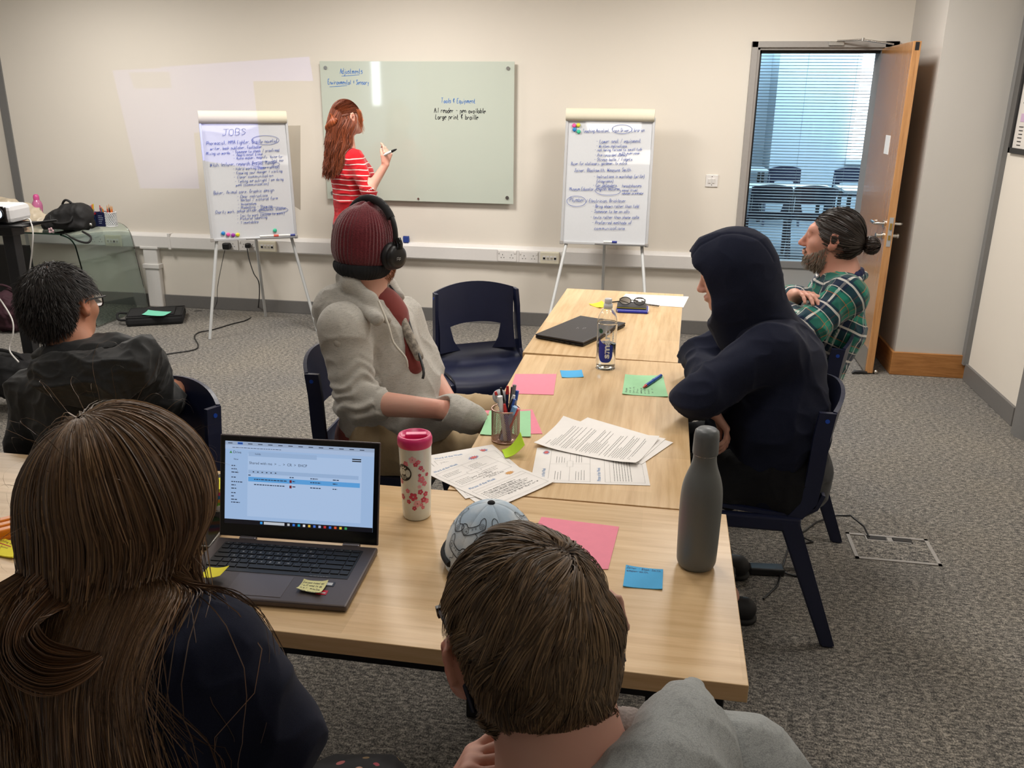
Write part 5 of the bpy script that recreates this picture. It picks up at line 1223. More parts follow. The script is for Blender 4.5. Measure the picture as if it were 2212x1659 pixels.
    path = comb(P2, np.tile(R@np.array((.8, .3, -.3)), (140, 1)), rng.uniform(.08, .15, 140), lambda X, t_, Dq: np.tile(np.array((.12, -.05, -1)), (140, 1))+np.stack([np.sin(t_*9+X[:, 2]*0+rng.uniform(0, 1, 140)), 0*X[:, 0], 0*X[:, 0]], 1)*.3, hd[:2], 12, .006)
    strands('fringe_wisps', path, .0025, hm, rt, ho, rng.uniform(.7, 1.6, (140, 1))*np.array(sr(140, 72, 38)))
    pen = thing('marker_pen', 'white marker with black tip held in the hand of the person in the striped top', 'pen', (-1.908,5.780,1.328))
    a = np.array((-1.915,5.790,1.321)); b = np.array((-1.838,5.770,1.354)); c = np.array((-1.801,5.765,1.370))
    MB().cyl(tuple(a), tuple(b), .0085, n=14).obj('barrel', M('pen_body_white', sr(230, 230, 228), .35), pen); MB().tube([tuple(b), tuple((b*.4+c*.6)), tuple(c)], [.0085, .0075, .003], 12).obj('tip', MAT['black'], pen)
    ring = thing('finger_ring', 'x', 'ring', tuple(wrR)); bpy.data.objects.remove(ring)
build_red()

# ---------------------------------------------------------------- person in black jacket (left), seen from behind
def build_jacket():
    rt = person('seated person in black hooded jacket and glasses, seen from behind on the left', (-1.70, 2.2))
    ho = np.array((-1.725,2.200,1.115)); R = Rm(math.radians(2), math.radians(-6), math.radians(-5)); hd = xf(head_prims(), R, ho, 1.03)
    nb = np.array((-1.678,2.170,0.987)); shL = np.array((-1.879,2.220,0.824)); shR = np.array((-1.515,2.200,0.936)); elL = np.array((-1.905,2.200,0.675)); haL = np.array((-1.993,2.380,0.580)); elR = np.array((-1.555,2.360,0.770)); wrR = np.array((-1.578,2.400,0.803))
    pel = np.array((-1.66, 2.22, .54)); ch = np.array((-1.692,2.200,0.799))
    lg = dict(hipL=(-1.74, 2.14, .54), hipR=(-1.72, 2.32, .54), knL=(-2.16, 2.12, .52), knR=(-2.10, 2.42, .52), ftL=(-2.20, 2.16, .09), ftR=(-2.14, 2.48, .09))
    body = hd+[cap(ho+R@(0, -.03, -.05), nb, .056, .062, .03), cap(pel, ch, .12, .13, .06), cap(shL, shR, .055, .055, .05)]+bent([shL, elL, haL], [.045, .04, .03])+bent([shR, elR, wrR], [.045, .04, .03])
    body += hand_prims(wrR, (.20, .05, -.02), (0, .6, -.8), (1.0, 1.1, 1.2, 1.3), -1, .85)+hand_prims(haL, (.6, .7, -.1), (0, 0, -1), (.4, .5, .5, .5), 1, .95)+seatlegs(**lg, r=(.075, .058, .04))
    sculpt('body', body, .005, SKIN3, rt, None, None, None, lambda X: ptint(X, [(ho+R@(.082, -.01, 0), .04, (1, .85, .8)), (wrR, .1, (1.04, .9, .85))]))
    jk = fabric('black_shell', sr(38, 39, 40), sr(44, 45, 46), .10, 900, .12, .62, .1)
    tp = [cap(pel+(.02, 0, -.04), (pel+ch)/2+(.01, 0, 0), .165, .165, .06, ((.3, 1, 0), .85)), cap((pel+ch)/2+(.01, 0, 0), ch, .165, .145, .06, ((.3, 1, 0), .9)), cap(ch, nb+(0, 0, -.05), .14, .095, .06), cap(shL+(.02, 0, -.01), shR+(-.02, 0, -.01), .085, .085, .08)]
    tp += bent([shL, elL, elL+(haL-elL)*.85], [.082, .068, .05], .04)+bent([shR, elR, elR+(wrR-elR)*.8], [.085, .070, .052], .04)
    tp += [cap(nb+(-.08, .02, -.02), nb+(.085, .02, -.005), .045, .045, .05), cap(nb+(-.06, -.045, -.015), nb+(.085, -.04, -.0), .038, .042, .04), cap(nb+(.10, .0, -.03), nb+(.12, .09, -.06), .045, .04, .04)]
    tp += [cut(cap(nb+(-.01, 0, .0), ho, .060, .075, .015))]
    def post(X, N): return X+N*((creases(X, (7, 7, 9), 31)-.45)*.020+(creases(X, (16, 16, 20), 33)-.45)*.006)[:, None]
    sculpt('jacket', tp, .006, jk, rt, 'black shell jacket', post, lambda X, d: np.maximum(d, .47-X[:, 2]))
    hp = [cap(np.array((-1.723,2.080,0.945)), np.array((-1.429,2.100,1.008)), .035, .050, .05), cap(np.array((-1.663,2.040,0.952)), np.array((-1.422,2.050,0.987)), .050, .055, .06), cap(np.array((-1.617,2.030,0.923)), np.array((-1.473,2.030,0.933)), .040, .042, .06), cap(np.array((-1.429,2.100,1.008)), np.array((-1.453,2.180,1.016)), .036, .024, .04), cap(np.array((-1.739,2.100,0.945)), np.array((-1.709,2.140,0.984)), .035, .028, .04), cut(cap(np.array((-1.649,2.100,0.990)), np.array((-1.468,2.120,1.028)), .030, .034, .02))]
    def hp_post(X, N): return X+N*((creases(X, (8, 8, 14), 41)-.45)*.024+(creases(X, (18, 18, 26), 43)-.45)*.007)[:, None]
    sculpt('hood', hp, .005, jk, rt, 'black hood hanging on the back', hp_post)
    tr = seatlegs(**lg, r=(.095, .08, .065))+[cap(pel, pel+(-.06, 0, 0), .13, .13, .05)]
    sculpt('trousers', tr, .009, fabric('trousers_dark', sr(36, 38, 46)), rt, None, wr(.010, (9, 9, 9), 5), lambda X, d: np.maximum(d, X[:, 2]-.60))
    for y in (2.16, 2.48): shoe_obj((-2.14, y, 0), (-2.40, y+.02, 0), SHOE, SOLEB, rt)
    rng = np.random.default_rng(12)
    keep = lambda q: (q[:, 1]-.05*(q[:, 2] > .03) < .028+.5*q[:, 2]) & (q[:, 2] > -.075-.1*(q[:, 1] > -.02)) & ~((np.abs(q[:, 0]) > .050) & (q[:, 1] > -.040) & (q[:, 2] < .035))
    q, P, n = scalp_roots(13000, R, ho, 1.03, rng, keep, 1.0, ((0, -.018, .018), (.077, .097, .100)))
    crown = np.array((0, -.06, .10)); dq = q-crown; sw = np.stack([dq[:, 0]-.4*dq[:, 1], dq[:, 1]+.3*dq[:, 0], dq[:, 2]-.06], 1); fl = sw@R.T; fl /= np.linalg.norm(fl, axis=1, keepdims=True)+1e-6
    ph = rng.uniform(0, 6, len(P)); jit = rng.normal(0, .35, (len(P), 3))
    flow = lambda X, t_, Dq: fl+n*(.45-.35*t_)+jit*.8+np.array((0, 0, -.5*t_))
    path = comb(P, n+fl*.6, np.where((q[:, 2] > .04) | (q[:, 1] < -.06), rng.uniform(.030, .050, len(P)), rng.uniform(.012, .022, len(P))), flow, hd[:2], 7, .006)
    path = clump(path, 900, .45, rng)
    strands('hair', path, .0020, hairmat('hair_dark_sheen', None, .55), rt, ho, rng.uniform(.4, 1.8, (len(P), 1))*np.array(sr(30, 24, 22)), 'short thick black hair')
    g = thing('glasses', 'dark rectangular glasses worn by the person in black jacket', 'glasses', tuple(ho))
    Lp = lambda x, y, z: tuple(R@(np.array((x, y, z))*1.03)+ho)
    for s in (-1, 1):
        m = MB(); m.tube([Lp(s*.082, -.018, .004), Lp(s*.082, .0, .012), Lp(s*.076, .05, .012), Lp(s*.070, .102, .012)], .0028, 6); m.obj('temple_arm', MAT['black'], g)
        rim = [Lp(s*(.036+.031*math.copysign(abs(math.cos(a))**.6, math.cos(a))), .104-abs(.012*math.cos(a)), .004+.021*math.copysign(abs(math.sin(a))**.6, math.sin(a))) for a in np.linspace(0, 2*PI, 25)[:-1]]
        m = MB(); m.tube(rim, .0024, 6, closed=True); fr = m.obj('rim', MAT['black'], g)
        m = MB(); m.add(rim, [tuple(range(len(rim)))]); m.obj('lens', MAT['glass'], fr)
    m = MB(); m.tube([Lp(-.006, .106, .008), Lp(.006, .106, .008)], .002, 6); m.obj('bridge', MAT['black'], g)
build_jacket()

# ---------------------------------------------------------------- person with long straight hair (front left)
def build_long():
    rt = person('person with long straight brown hair and navy top, seen from behind at front left', (-.62, .78))
    ho = np.array((-0.664,0.894,1.209)); R = Rm(math.radians(2), math.radians(-12), math.radians(4)); hd = xf(head_prims(), R, ho, .98)
    nb = np.array((-0.617,0.820,1.125)); shL = np.array((-0.704,0.759,1.086)); shR = np.array((-0.500,0.798,1.063)); elL = shL+np.array((-.07, .06, -.26)); elR = np.array((-0.440,0.804,0.955)); wrR = elR+np.array((-.10, .13, -.12)); wrL = elL+np.array((.14, .10, -.10))
    pel = np.array((-.63, .62, .56)); ch = (shL+shR)/2+np.array((0, -.01, -.10))
    lg = dict(hipL=(-.72, .66, .55), hipR=(-.53, .66, .55), knL=(-.74, 1.08, .53), knR=(-.44, 1.08, .54), ftL=(-.74, 1.10, .09), ftR=(-.42, 1.12, .09))
    body = hd+[cap(ho+R@(0, -.03, -.05), nb, .050, .056, .03), cap(pel, ch, .11, .12, .06), cap(shL, shR, .05, .05, .05)]+bent([shL, elL, wrL], [.042, .038, .026])+bent([shR, elR, wrR], [.042, .038, .026])
    body += hand_prims(wrR, (0, 1, -.05), (0, 0, -1), (.3, .35, .4, .4), -1, .95)+hand_prims(wrL, (.2, 1, -.05), (0, 0, -1), (.3, .35, .4, .4), 1, .95)+seatlegs(**lg, r=(.07, .055, .038))
    sculpt('body', body, .006, SKIN, rt, None, None, None, lambda X: np.ones((len(X), 3)))
    nv = fabric('navy_knit', sr(22, 26, 44), sr(26, 31, 50), .16, 1400, .35, .92, .05)
    tp = [cap(pel+(0, 0, -.02), (pel+ch)/2, .130, .125, .06, ((1, 0, 0), 1.12)), cap((pel+ch)/2, ch, .125, .135, .06, ((1, 0, 0), 1.1)), cap(ch, nb+(0, 0, -.03), .12, .062, .06), cap(shL, shR, .062, .062, .06)]
    puff = elR+(wrR-elR)*.45
    tp += bent([shL, elL, elL+(wrL-elL)*.9], [.066, .060, .05], .04)+bent([shR, elR, puff], [.066, .056, .048], .04)
    tp += [cut(cap(nb+(0, 0, .01), nb+(0, .04, .13), .056, .075, .012))]
    def post(X, N):
        return X+N*((creases(X, (9, 9, 8), 51)-.45)*.014)[:, None]
    sculpt('knit_top', tp, .005, nv, rt, 'plain navy knitted top', post, lambda X, d: np.maximum(d, .50-X[:, 2]))
    # black skirt with small flower print
    t = NT('floral_skirt'); v = t.n('ShaderNodeTexVoronoi'); v.inputs['Scale'].default_value = 42; tc = t.coord(); t.l(tc, v.inputs['Vector']); wn = t.n('ShaderNodeSeparateColor'); t.l(v.outputs['Color'], wn.inputs[0])
    dot = t.math('MULTIPLY', t.math('LESS_THAN', v.outputs['Distance'], .32), t.math('GREATER_THAN', wn.outputs[0], .55)); fc = t.ramp(wn.outputs[1], [(.3, sr(150, 60, 70)), (.6, sr(190, 170, 140)), (.8, sr(110, 90, 60))])
    t.l(t.mix(dot, sr(16, 15, 18), fc), t.b.inputs['Base Color']); t.set(rough=.8)
    P = []
    for a, b in (((-.70, .62, .545), (-.73, 1.06, .53)), ((-.54, .62, .545), (-.44, 1.06, .54))): P.append(cap(a, b, .125, .098, .08))
    P += [cap((-.62, .66, .5), (-.60, 1.1, .48), .12, .11, .08), cap((-.52, .62, .50), (-.40, .80, .40), .10, .07, .06)]+[cap(k_, f_+np.array((0, 0, .22)), .098, .12, .08) for k_, f_ in ((np.array(lg['knL']), np.array(lg['ftL'])), (np.array(lg['knR']), np.array(lg['ftR'])))]
    sculpt('skirt', P, .008, t.m, rt, 'black skirt with small floral print', wr(.016, (10, 6, 6), 15))
    for x in (-.74, -.42): shoe_obj((x, 1.08, 0), (x, 1.32, 0), SHOE, SOLEB, rt)
    rng = np.random.default_rng(21)
    keep = lambda q: (q[:, 1] < .045+.5*(q[:, 2]-.03)) & (q[:, 2] > -.06)
    N = 15000; q, P, n = scalp_roots(N, R, ho, .98, rng, keep, 1.0, ((0, -.018, .020), (.078, .097, .098)))
    pw = (q[:, 2] > -.02)
    # parting slightly left of the middle: hair falls to each side, then down the back
    part = -.018-.10*(q[:, 1]+.02)*0; side = np.where(q[:, 0] > part, 1.0, -1.0)
    hb = [p for p in tp if p[0] != '-']+xf([ell((0, -.018, .020), (.080, .099, .100)), cap((0, -.03, -.05), (0, -.05, -.12), .062, .07)], R, ho, .98)
    left_b = (q[:, 0] < -.030) & (q[:, 1] > -.045) & (q[:, 2] < .07) & (rng.random(N) < .30)
    L = rng.uniform(.40, .54, N); L[left_b] = rng.uniform(.27, .33, left_b.sum()); L = L*np.where(rng.random(N) < .2, rng.uniform(.6, .9, N), 1)
    cr = ho+R@np.array((-.034, -.040, .105)); ph = rng.uniform(0, 6.28, N); ax0 = ho+R@np.array((0, -.035, 0))
    rad0 = P-cr; rad0[(q[:, 1] > -.02), 1] *= .2
    def flow(X, t_, Dq):
        top = ((X-ho)@R)[:, 2] > -.005; o_ = X-ho; o_ /= np.linalg.norm(o_, axis=1, keepdims=True)
        v = rad0/(np.linalg.norm(rad0, axis=1, keepdims=True)+1e-6)+np.array((0, -.45, -.55)); v = v-o_*(v*o_).sum(1, keepdims=True)-.22*o_
        dx = X[:, 0]-ax0[0]; tgt = .060+dx*0
        g = np.stack([-4.0*(dx-.075)*(.45+.3*np.sin(ph*3))+.05*np.sin(ph+t_*5), -.30-1.2*(X[:, 1]-ax0[1]+.075), -np.ones(N)], 1)
        if t_ < .33: g[:, 0] = -1.1*(dx-.012)
        lb = np.array((-.12, .10, -1.0)) if t_ < .50 else (np.array((-.75, -.55, -.75)) if t_ < .66 else (np.array((.1, -.5, -1.0)) if t_ < .80 else np.array((1.0, -.2, -.15))))
        g[left_b] = lb
        return np.where(top[:, None], v, g)
    path = comb(P, n*.15+rad0*4, L, flow, hb, 32, .006)
    off = (rng.beta(1.2, 2.6, N)*.009)[:, None, None]; nn = path-ax0; nn[:, :, 2] *= (path[:, :, 2] > ho[2]); nn /= np.linalg.norm(nn, axis=2, keepdims=True)+1e-9
    path = path+nn*off*np.linspace(.3, 1, 33)[None, :, None]
    wz = np.clip((ho[2]-.05-path[:, :, 2])/.24, 0, 1); wz = wz*wz*(3-2*wz); cx0 = ax0[0]+.0; path[:, :, 0] = cx0+(path[:, :, 0]-cx0)*(1-.30*np.clip((ho[2]-.02-path[:, :, 2])/.10, 0, 1))+.085*wz
    path[:, :, 1] -= .012*wz
    path = clump(path, 420, .50, rng, 1.1)
    Xf = path.reshape(-1, 3).astype(f32); d_ = _comb(hb, Xf); mm = d_ < .007; Xm = Xf[mm]; e_ = .003
    for _ in range(2):
        gr = np.stack([_comb(hb, Xm+np.array(z_, f32)*f32(e_))-_comb(hb, Xm-np.array(z_, f32)*f32(e_)) for z_ in ((1, 0, 0), (0, 1, 0), (0, 0, 1))], 1); gr /= np.linalg.norm(gr, axis=1, keepdims=True)+1e-9
        Xm = (Xm+gr*np.clip(.008-_comb(hb, Xm), 0, .05)[:, None]).astype(f32)
    Xf[mm] = Xm; path = Xf.reshape(path.shape).astype(float)
    # a lock brought forward over the left shoulder, curling back
    k = 1100; pl = np.array(_smooth([(-0.656,0.779,1.182), (-0.664,0.756,1.165), (-0.665,0.720,1.154), (-0.652,0.690,1.139), (-0.619,0.680,1.124), (-0.589,0.694,1.119), (-0.575,0.719,1.121)], 5)); S2 = len(pl)
    o1, o2, o3 = rng.normal(0, 1, k), rng.normal(0, 1, k), rng.uniform(.75, 1.0, k); ss = np.linspace(0, 1, S2); fan = .008+.010*np.sin(ss*PI)**.7
    tg = np.gradient(pl, axis=0); tg /= np.linalg.norm(tg, axis=1, keepdims=True); s1 = np.cross(tg, np.array((0, -1.0, .4))); s1 /= np.linalg.norm(s1, axis=1, keepdims=True)
    lk = pl[None]+s1[None]*(o1[:, None]*fan[None]*.62)[:, :, None]+np.array((0, -1.0, .3))*(np.abs(o2)[:, None]*fan[None]*.30)[:, :, None]+np.stack([np.sin(ss*9+2)*.003, 0*ss, np.cos(ss*7)*.003], 1)[None]*o1[:, None, None]
    strands('shoulder_lock', clump(lk, 60, .35, rng), .0015, hairmat('hair_brown_sheen3', None, .48), rt, pl.mean(0)+np.array((0, .2, 0)), rng.lognormal(-.1, .4, (k, 1))*np.array(sr(112, 82, 58)), 'lock of hair over the left shoulder')
    path = clump(path, 40, .16, rng, 1.6)
    tt = np.linspace(0, 1, 33)[None, :, None]; tone = rng.lognormal(-.12, .38, (N, 1, 1)); light = (rng.random((N, 1, 1)) < .16)
    cA = np.array(sr(112, 84, 58)); cB = np.array(sr(92, 70, 54)); cL = np.array(sr(168, 134, 96))
    col = (cA*(1-tt)+cB*tt)*tone; col = np.where(light, col*.45+cL*.55, col); root = np.clip(1-tt*14, 0, 1)*.4; col = col*(1-root)+np.array(sr(150, 128, 108))*root
    strands('hair', path, .0016, hairmat('hair_brown_sheen', None, .48), rt, ho+R@np.array((0, .10, -.05)), col, 'long straight brown hair with lighter streaks')
    # fly-away hairs
    k = 60; i = rng.choice(N, k, replace=False); pf = comb(P[i], n[i]+rng.normal(0, .5, (k, 3)), rng.uniform(.05, .14, k), lambda X, t_, Dq: n[i]*(.9-1.6*t_)+rad0[i]*4*t_+rng.normal(0, .15, (k, 3)), None, 12)
    strands('flyaway_hair', pf, .0005, hairmat('hair_brown_sheen2', None, .3), rt, ho, np.tile(np.array(sr(120, 92, 66)), (k, 1)))
    # skull cap of matted hair below the strands so no scalp shows
    sk = xf([ell((0, -.018, .020), (.0795, .0985, .0995)), cap((0, -.035, -.03), (0, -.055, -.14), .066, .055)], R, ho, .98)
    sculpt('hair_base', sk+xf([cut(ell((0, .14, -.05), (.12, .10, .12), k=.02))], R, ho, .98), .005, M('hair_base_brown', sr(60, 44, 32), .8, nz=.3, nsc=300), rt)
build_long()

# ---------------------------------------------------------------- short-haired person in grey hoodie (front centre)
def build_short():
    rt = person('short-haired person in grey hoodie and dark glasses, seen from behind at front centre', (0, .55))
    ho = np.array((-0.108,0.754,1.174)); R = Rm(math.radians(27), math.radians(-10), math.radians(-8)); hd = xf(head_prims(eo=.008), R, ho, 1.0)
    nb = np.array((-0.051,0.666,1.045)); shR = np.array((0.107,0.743,1.001)); shL = np.array((-0.238,0.659,0.867)); pel = np.array((.04, .50, .56)); ch = (shL+shR)/2+np.array((0, -.01, -.09))
    elR = shR+np.array((.07, .12, -.22)); wrR = np.array((.10, 1.0, .72)); elL = shL+np.array((-.02, .22, -.12)); wrL = np.array((-0.202,0.705,0.954)); hf = np.array((-0.167,0.736,1.025))-wrL
    lg = dict(hipL=(-.06, .54, .55), hipR=(.13, .54, .55), knL=(-.12, .98, .53), knR=(.22, .98, .54), ftL=(-.12, 1.0, .09), ftR=(.24, 1.0, .09))
    body = hd+[cap(ho+R@(0, -.038, -.03), nb, .062, .066, .03), cap(nb, nb+(0, 0, -.06), .066, .10, .04), cap(pel, ch, .12, .13, .06), cap(shL, shR, .055, .055, .06)]+bent([shL, elL, wrL], [.045, .04, .028])+bent([shR, elR, wrR], [.045, .04, .028])
    body += hand_prims(wrL, hf, (.7, .2, .3), (.4, .7, .9, 1.0), -1, .95)+hand_prims(wrR, (0, 1, -.1), (0, 0, -1), (.3, .35, .4, .4), -1, .95)+seatlegs(**lg, r=(.07, .055, .038))
    def bpost(X, N): return X
    sculpt('body', body, .0036, SKIN, rt, None, None, None, lambda X: ptint(X, [(ho+R@(-.082, -.01, .02), .05, (1.0, .74, .70)), (ho+R@(-.082, -.01, -.02), .035, (1, .78, .76)), (wrL+hf*.5, .08, (1, .80, .76)), (nb+(.05, -.06, .02), .009, (.45, .3, .25)), (nb+(-.02, -.066, .045), .007, (.5, .35, .3))]))
    gm = fabric('heather_grey_fleece', sr(160, 164, 164), sr(170, 174, 174), .10, 700, .25, .92, .1, .22)
    tp = [cap(pel+(0, 0, -.03), (pel+ch)/2, .150, .145, .06, ((1, 0, 0), 1.12)), cap((pel+ch)/2, ch, .145, .135, .06, ((1, 0, 0), 1.15)), cap(ch, nb+(0, -.01, -.10), .12, .060, .05), cap(shL, shR, .080, .085, .07)]
    tp += bent([shR, elR, wrR+(elR-wrR)*.15], [.090, .07, .05], .04)+bent([shL, elL, elL+(wrL-elL)*.85], [.082, .066, .05], .04)
    tp += [cut(cap(nb+(0, 0, -.02), nb+(-.02, .03, .14), .082, .11, .012))]
    def post(X, N):
        sm = np.exp(-((X[:, 0]-(shR[0]+.035)-.25*(X[:, 2]-shR[2]))/.003)**2)*.0015
        return X+N*((creases(X, (8, 8, 8), 61)-.45)*.012-sm)[:, None]
    sculpt('hoodie', tp, .005, gm, rt, 'heather grey hoodie', post, lambda X, d: np.maximum(d, .47-X[:, 2]))
    def W(u, v, d): return None
    hp = [cap(np.array((0.064,0.800,1.099)), np.array((0.054,0.766,1.098)), .011, .020, .02), cap(np.array((0.054,0.766,1.098)), np.array((0.047,0.722,1.096)), .022, .034, .03), cap(np.array((0.047,0.722,1.096)), np.array((0.026,0.654,1.097)), .030, .040, .03), cap(np.array((0.026,0.654,1.097)), np.array((-0.031,0.595,1.077)), .040, .040, .03), cap(np.array((-0.031,0.595,1.077)), np.array((-0.118,0.593,1.051)), .040, .03, .03), cap(np.array((0.059,0.699,1.084)), np.array((0.021,0.608,1.089)), .050, .055, .05)]
    sculpt('hood', hp, .0042, gm, rt, 'grey hood folded down', wr(.006, (14, 14, 14), 63))
    lin = [cap(np.array((-0.003,0.748,1.072)), np.array((0.031,0.770,1.058)), .026, .020, .03), cap(np.array((0.009,0.729,1.075)), np.array((-0.013,0.704,1.073)), .030, .026, .03)]
    sculpt('hood_lining', lin, .0042, fabric('hood_lining', sr(150, 140, 136), sr(158, 148, 144), .14, 300, .3), rt, 'paler lining of the hood', wr(.010, (22, 22, 22), 64))
    tr = seatlegs(**lg, r=(.10, .08, .065))+[cap(pel, pel+(0, .02, 0), .14, .14, .05, ((1, 0, 0), 1.15))]
    sculpt('trousers', tr, .009, fabric('trousers_charcoal', sr(30, 31, 34)), rt, None, wr(.012, (9, 9, 9), 5), lambda X, d: np.maximum(d, X[:, 2]-.62))
    for x in (-.12, .24): shoe_obj((x, .97, 0), (x, 1.22, 0), SHOE, SOLEB, rt)
    rng = np.random.default_rng(31)
    def keep(q):
        return (q[:, 1]-.05*(q[:, 2] > .03) < .040+.5*q[:, 2]) & (q[:, 2] > -.072+.25*np.abs(q[:, 0])) & ~((np.abs(q[:, 0]) > .050) & (q[:, 1] > -.040) & (q[:, 2] < .034))
    N = 17000; q, P, n = scalp_roots(N, R, ho, 1.0, rng, keep, 1.0, ((0, -.018, .010), (.0785, .0978, .1105)))
    crown = np.array((.014, -.055, .106)); dq = q-crown; r2 = np.hypot(dq[:, 0], dq[:, 1])[:, None]
    sw = np.stack([dq[:, 0]+.55*dq[:, 1]*np.exp(-r2[:, 0]*18), dq[:, 1]-.55*dq[:, 0]*np.exp(-r2[:, 0]*18), -.35*r2[:, 0]-.10*(q[:, 2] < .05)], 1); sw[:, 0] -= .035*(q[:, 2] > .0)*np.exp(-((q[:, 0])/.07)**2)
    fl = sw@R.T; fl /= np.linalg.norm(fl, axis=1, keepdims=True)+1e-6
    lf = .7+.55*vnoise(q, (26, 26, 26), 3); jit = rng.normal(0, .12, (N, 3)); cj = np.stack([vnoise(q, (30, 30, 30), s) for s in (5, 6, 7)], 1)*.95
    lift = np.clip(1-r2[:, 0]/.07, .0, 1)*.34
    def flow(X, t_, Dq):
        o_ = X-ho; o_ /= np.linalg.norm(o_, axis=1, keepdims=True); v = fl+jit+cj; v = v-o_*(v*o_).sum(1, keepdims=True)
        return v+n*(lift*(1-1.3*t_)*lf)[:, None]-o_*(.10+.30*t_)+np.array((0, 0, -.20*t_))
    Lh = np.where(q[:, 2] > -.01, rng.uniform(.038, .074, N), rng.uniform(.018, .038, N)); Lh = np.where((np.abs(q[:, 0]) > .05) & (q[:, 1] > -.055) & (q[:, 2] < .085), Lh*.42, Lh)
    path = comb(P, n*.35+fl*.9, Lh, flow, xf([ell((0, -.018, .010), (.0785, .0978, .1105))], R, ho, 1.0), 9, .0045)
    path = path+n[:, None]*(np.linspace(0, 1, 10)[None, :, None]**1.5*(.009*np.clip(vnoise(q, (40, 40, 40), 44), 0, 1))[:, None, None]); path = clump(path, 620, .62, rng, 1.0); path = clump(path, 3000, .35, rng, .8)
    tt = np.linspace(0, 1, 10)[None, :, None]; ct = .95+.35*vnoise(q, (34, 34, 34), 12)[:, None, None]; tone = rng.lognormal(-.12, .38, (N, 1, 1))*ct; light = rng.random((N, 1, 1)) < .22*(1+.8*vnoise(q, (22, 22, 22), 14)[:, None, None])
    col = np.array(sr(94, 75, 56))*(1-tt)*tone+np.array(sr(112, 90, 66))*tt*tone; col = np.where(light, col*.5+np.array(sr(166, 136, 100))*.5, col)
    strands('hair', path, .0014, hairmat('hair_short_sheen', None, .5), rt, ho, col, 'short tousled brown hair')
    sk = xf([ell((0, -.018, .010), (.0795, .0985, .1120)), cut(ell((0, .14, -.06), (.12, .10, .12), k=.01)), cut(ell((0, -.0, -.155), (.3, .3, .085), k=.01))], R, ho)
    for s in (-1, 1): sk += xf([cut(ell((s*.085, .01, -.01), (.035, .048, .05), k=.01))], R, ho)
    sculpt('hair_base', sk, .0045, M('hair_base_short', sr(58, 44, 32), .8, nz=.3, nsc=300), rt)
    k = 700; q2 = np.stack([rng.uniform(-.045, .05, k), np.full(k, -.07), rng.uniform(-.115, -.08, k)], 1); P2 = q2@R.T+ho
    pf = comb(P2, np.tile(R@np.array((0, -.5, -1.0)), (k, 1)), rng.uniform(.008, .016, k), lambda X, t_, Dq: np.tile(R@np.array((0, -.1, -1.0)), (k, 1))+rng.normal(0, .3, (k, 3)), body[:26], 4, .001)
    strands('nape_hair', pf, .0007, hairmat('hair_nape', None, .4), rt, ho, np.tile(np.array(sr(98, 76, 56)), (k, 1)))
    g = thing('glasses', 'dark blue glasses hooked over the ear of the short-haired person in front', 'glasses', tuple(ho))
    Lp = lambda x, y, z: tuple(R@np.array((x, y, z))+ho)
    for s in (-1, 1):
        m = MB(); m.tube([Lp(s*.0800, -.045, -.032), Lp(s*.0815, -.037, -.008), Lp(s*.0820, -.022, .016), Lp(s*.081, -.004, .025), Lp(s*.078, .04, .022), Lp(s*.076, .085, .018)], [.003, .0034, .003, .0026, .0024, .0024], 8); m.obj('temple_arm', M('glasses_navy', sr(22, 28, 52), .3), g)
        m = MB(); m.box(Lp(s*.076, .090, .016), (.006, .008, .012), Matrix(tuple(map(tuple, R)))); m.obj('hinge', MAT['black'], g)
        rim = [Lp(s*(.036+.029*math.cos(a)), .106-abs(.010*math.cos(a)), .004+.020*math.sin(a)) for a in np.linspace(0, 2*PI, 21)[:-1]]
        m = MB(); m.tube(rim, .0018, 6, closed=True); fr = m.obj('rim', M('glasses_navy', sr(22, 28, 52), .3), g); m = MB(); m.add(rim, [tuple(range(len(rim)))]); m.obj('lens', MAT['glass'], fr)
build_short()
# ================================================================ THINGS ON THE TABLES
ZT = .7405
def quad_sheet(name, label, cat, cs, mat, th=.0006, curl=0.0, group=None, n=8):
    """paper through corners BL, BR, TR, TL; returns object and a frame in metres from BL"""
    bl, br, tr, tl = [Vector(c) for c in cs]; W = (br-bl).length; H = (tl-bl).length
    def P(a, b):
        s, t_ = a/W, b/H; p = bl*(1-s)*(1-t_)+br*s*(1-t_)+tr*s*t_+tl*(1-s)*t_
        return p+Vector((0, 0, curl*(abs(s-.5)*2)**3*(abs(t_-.5)*2)**3))
    G = [[P(W*i/n, H*j/n) for j in range(n+1)] for i in range(n+1)]
    o = grid_sheet(G, th).obj(name, mat)
    tag(o, label, cat, group)
    return o, (lambda a, b: P(a, b)+Vector((0, 0, th/2+.0004))), W, H
def rect_sheet(name, label, cat, tr, down, W, H, mat, z, **k):
    tr = Vector(tr); tr.z = z; d = Vector(down)-tr; d.z = 0; d.normalize(); u = Vector((-d.y, d.x, 0))
    br = tr+d*H; return quad_sheet(name, label, cat, [br-u*W, br, tr, tr-u*W], mat, **k)
PAPER = M('paper_white', sr(238, 234, 230), .8, nz=.01)
PINK = M('paper_pink', sr(236, 140, 160), .85, nz=.02); GREEN = M('paper_green', sr(160, 214, 166), .85, nz=.02); BLUE = M('sticky_blue', sr(78, 172, 226), .85, nz=.02)
YEL = M('sticky_yellow', sr(240, 226, 60), .85, nz=.02); LIME = M('sticky_lime', sr(190, 226, 50), .85, nz=.02); MINT = M('sticky_mint', sr(120, 210, 180), .85, nz=.02); CREAM = M('sticky_cream', sr(226, 222, 160), .85, nz=.02)
def Q(*ps, z=ZT+.0006): return [(p[0], p[1], z) for p in ps]
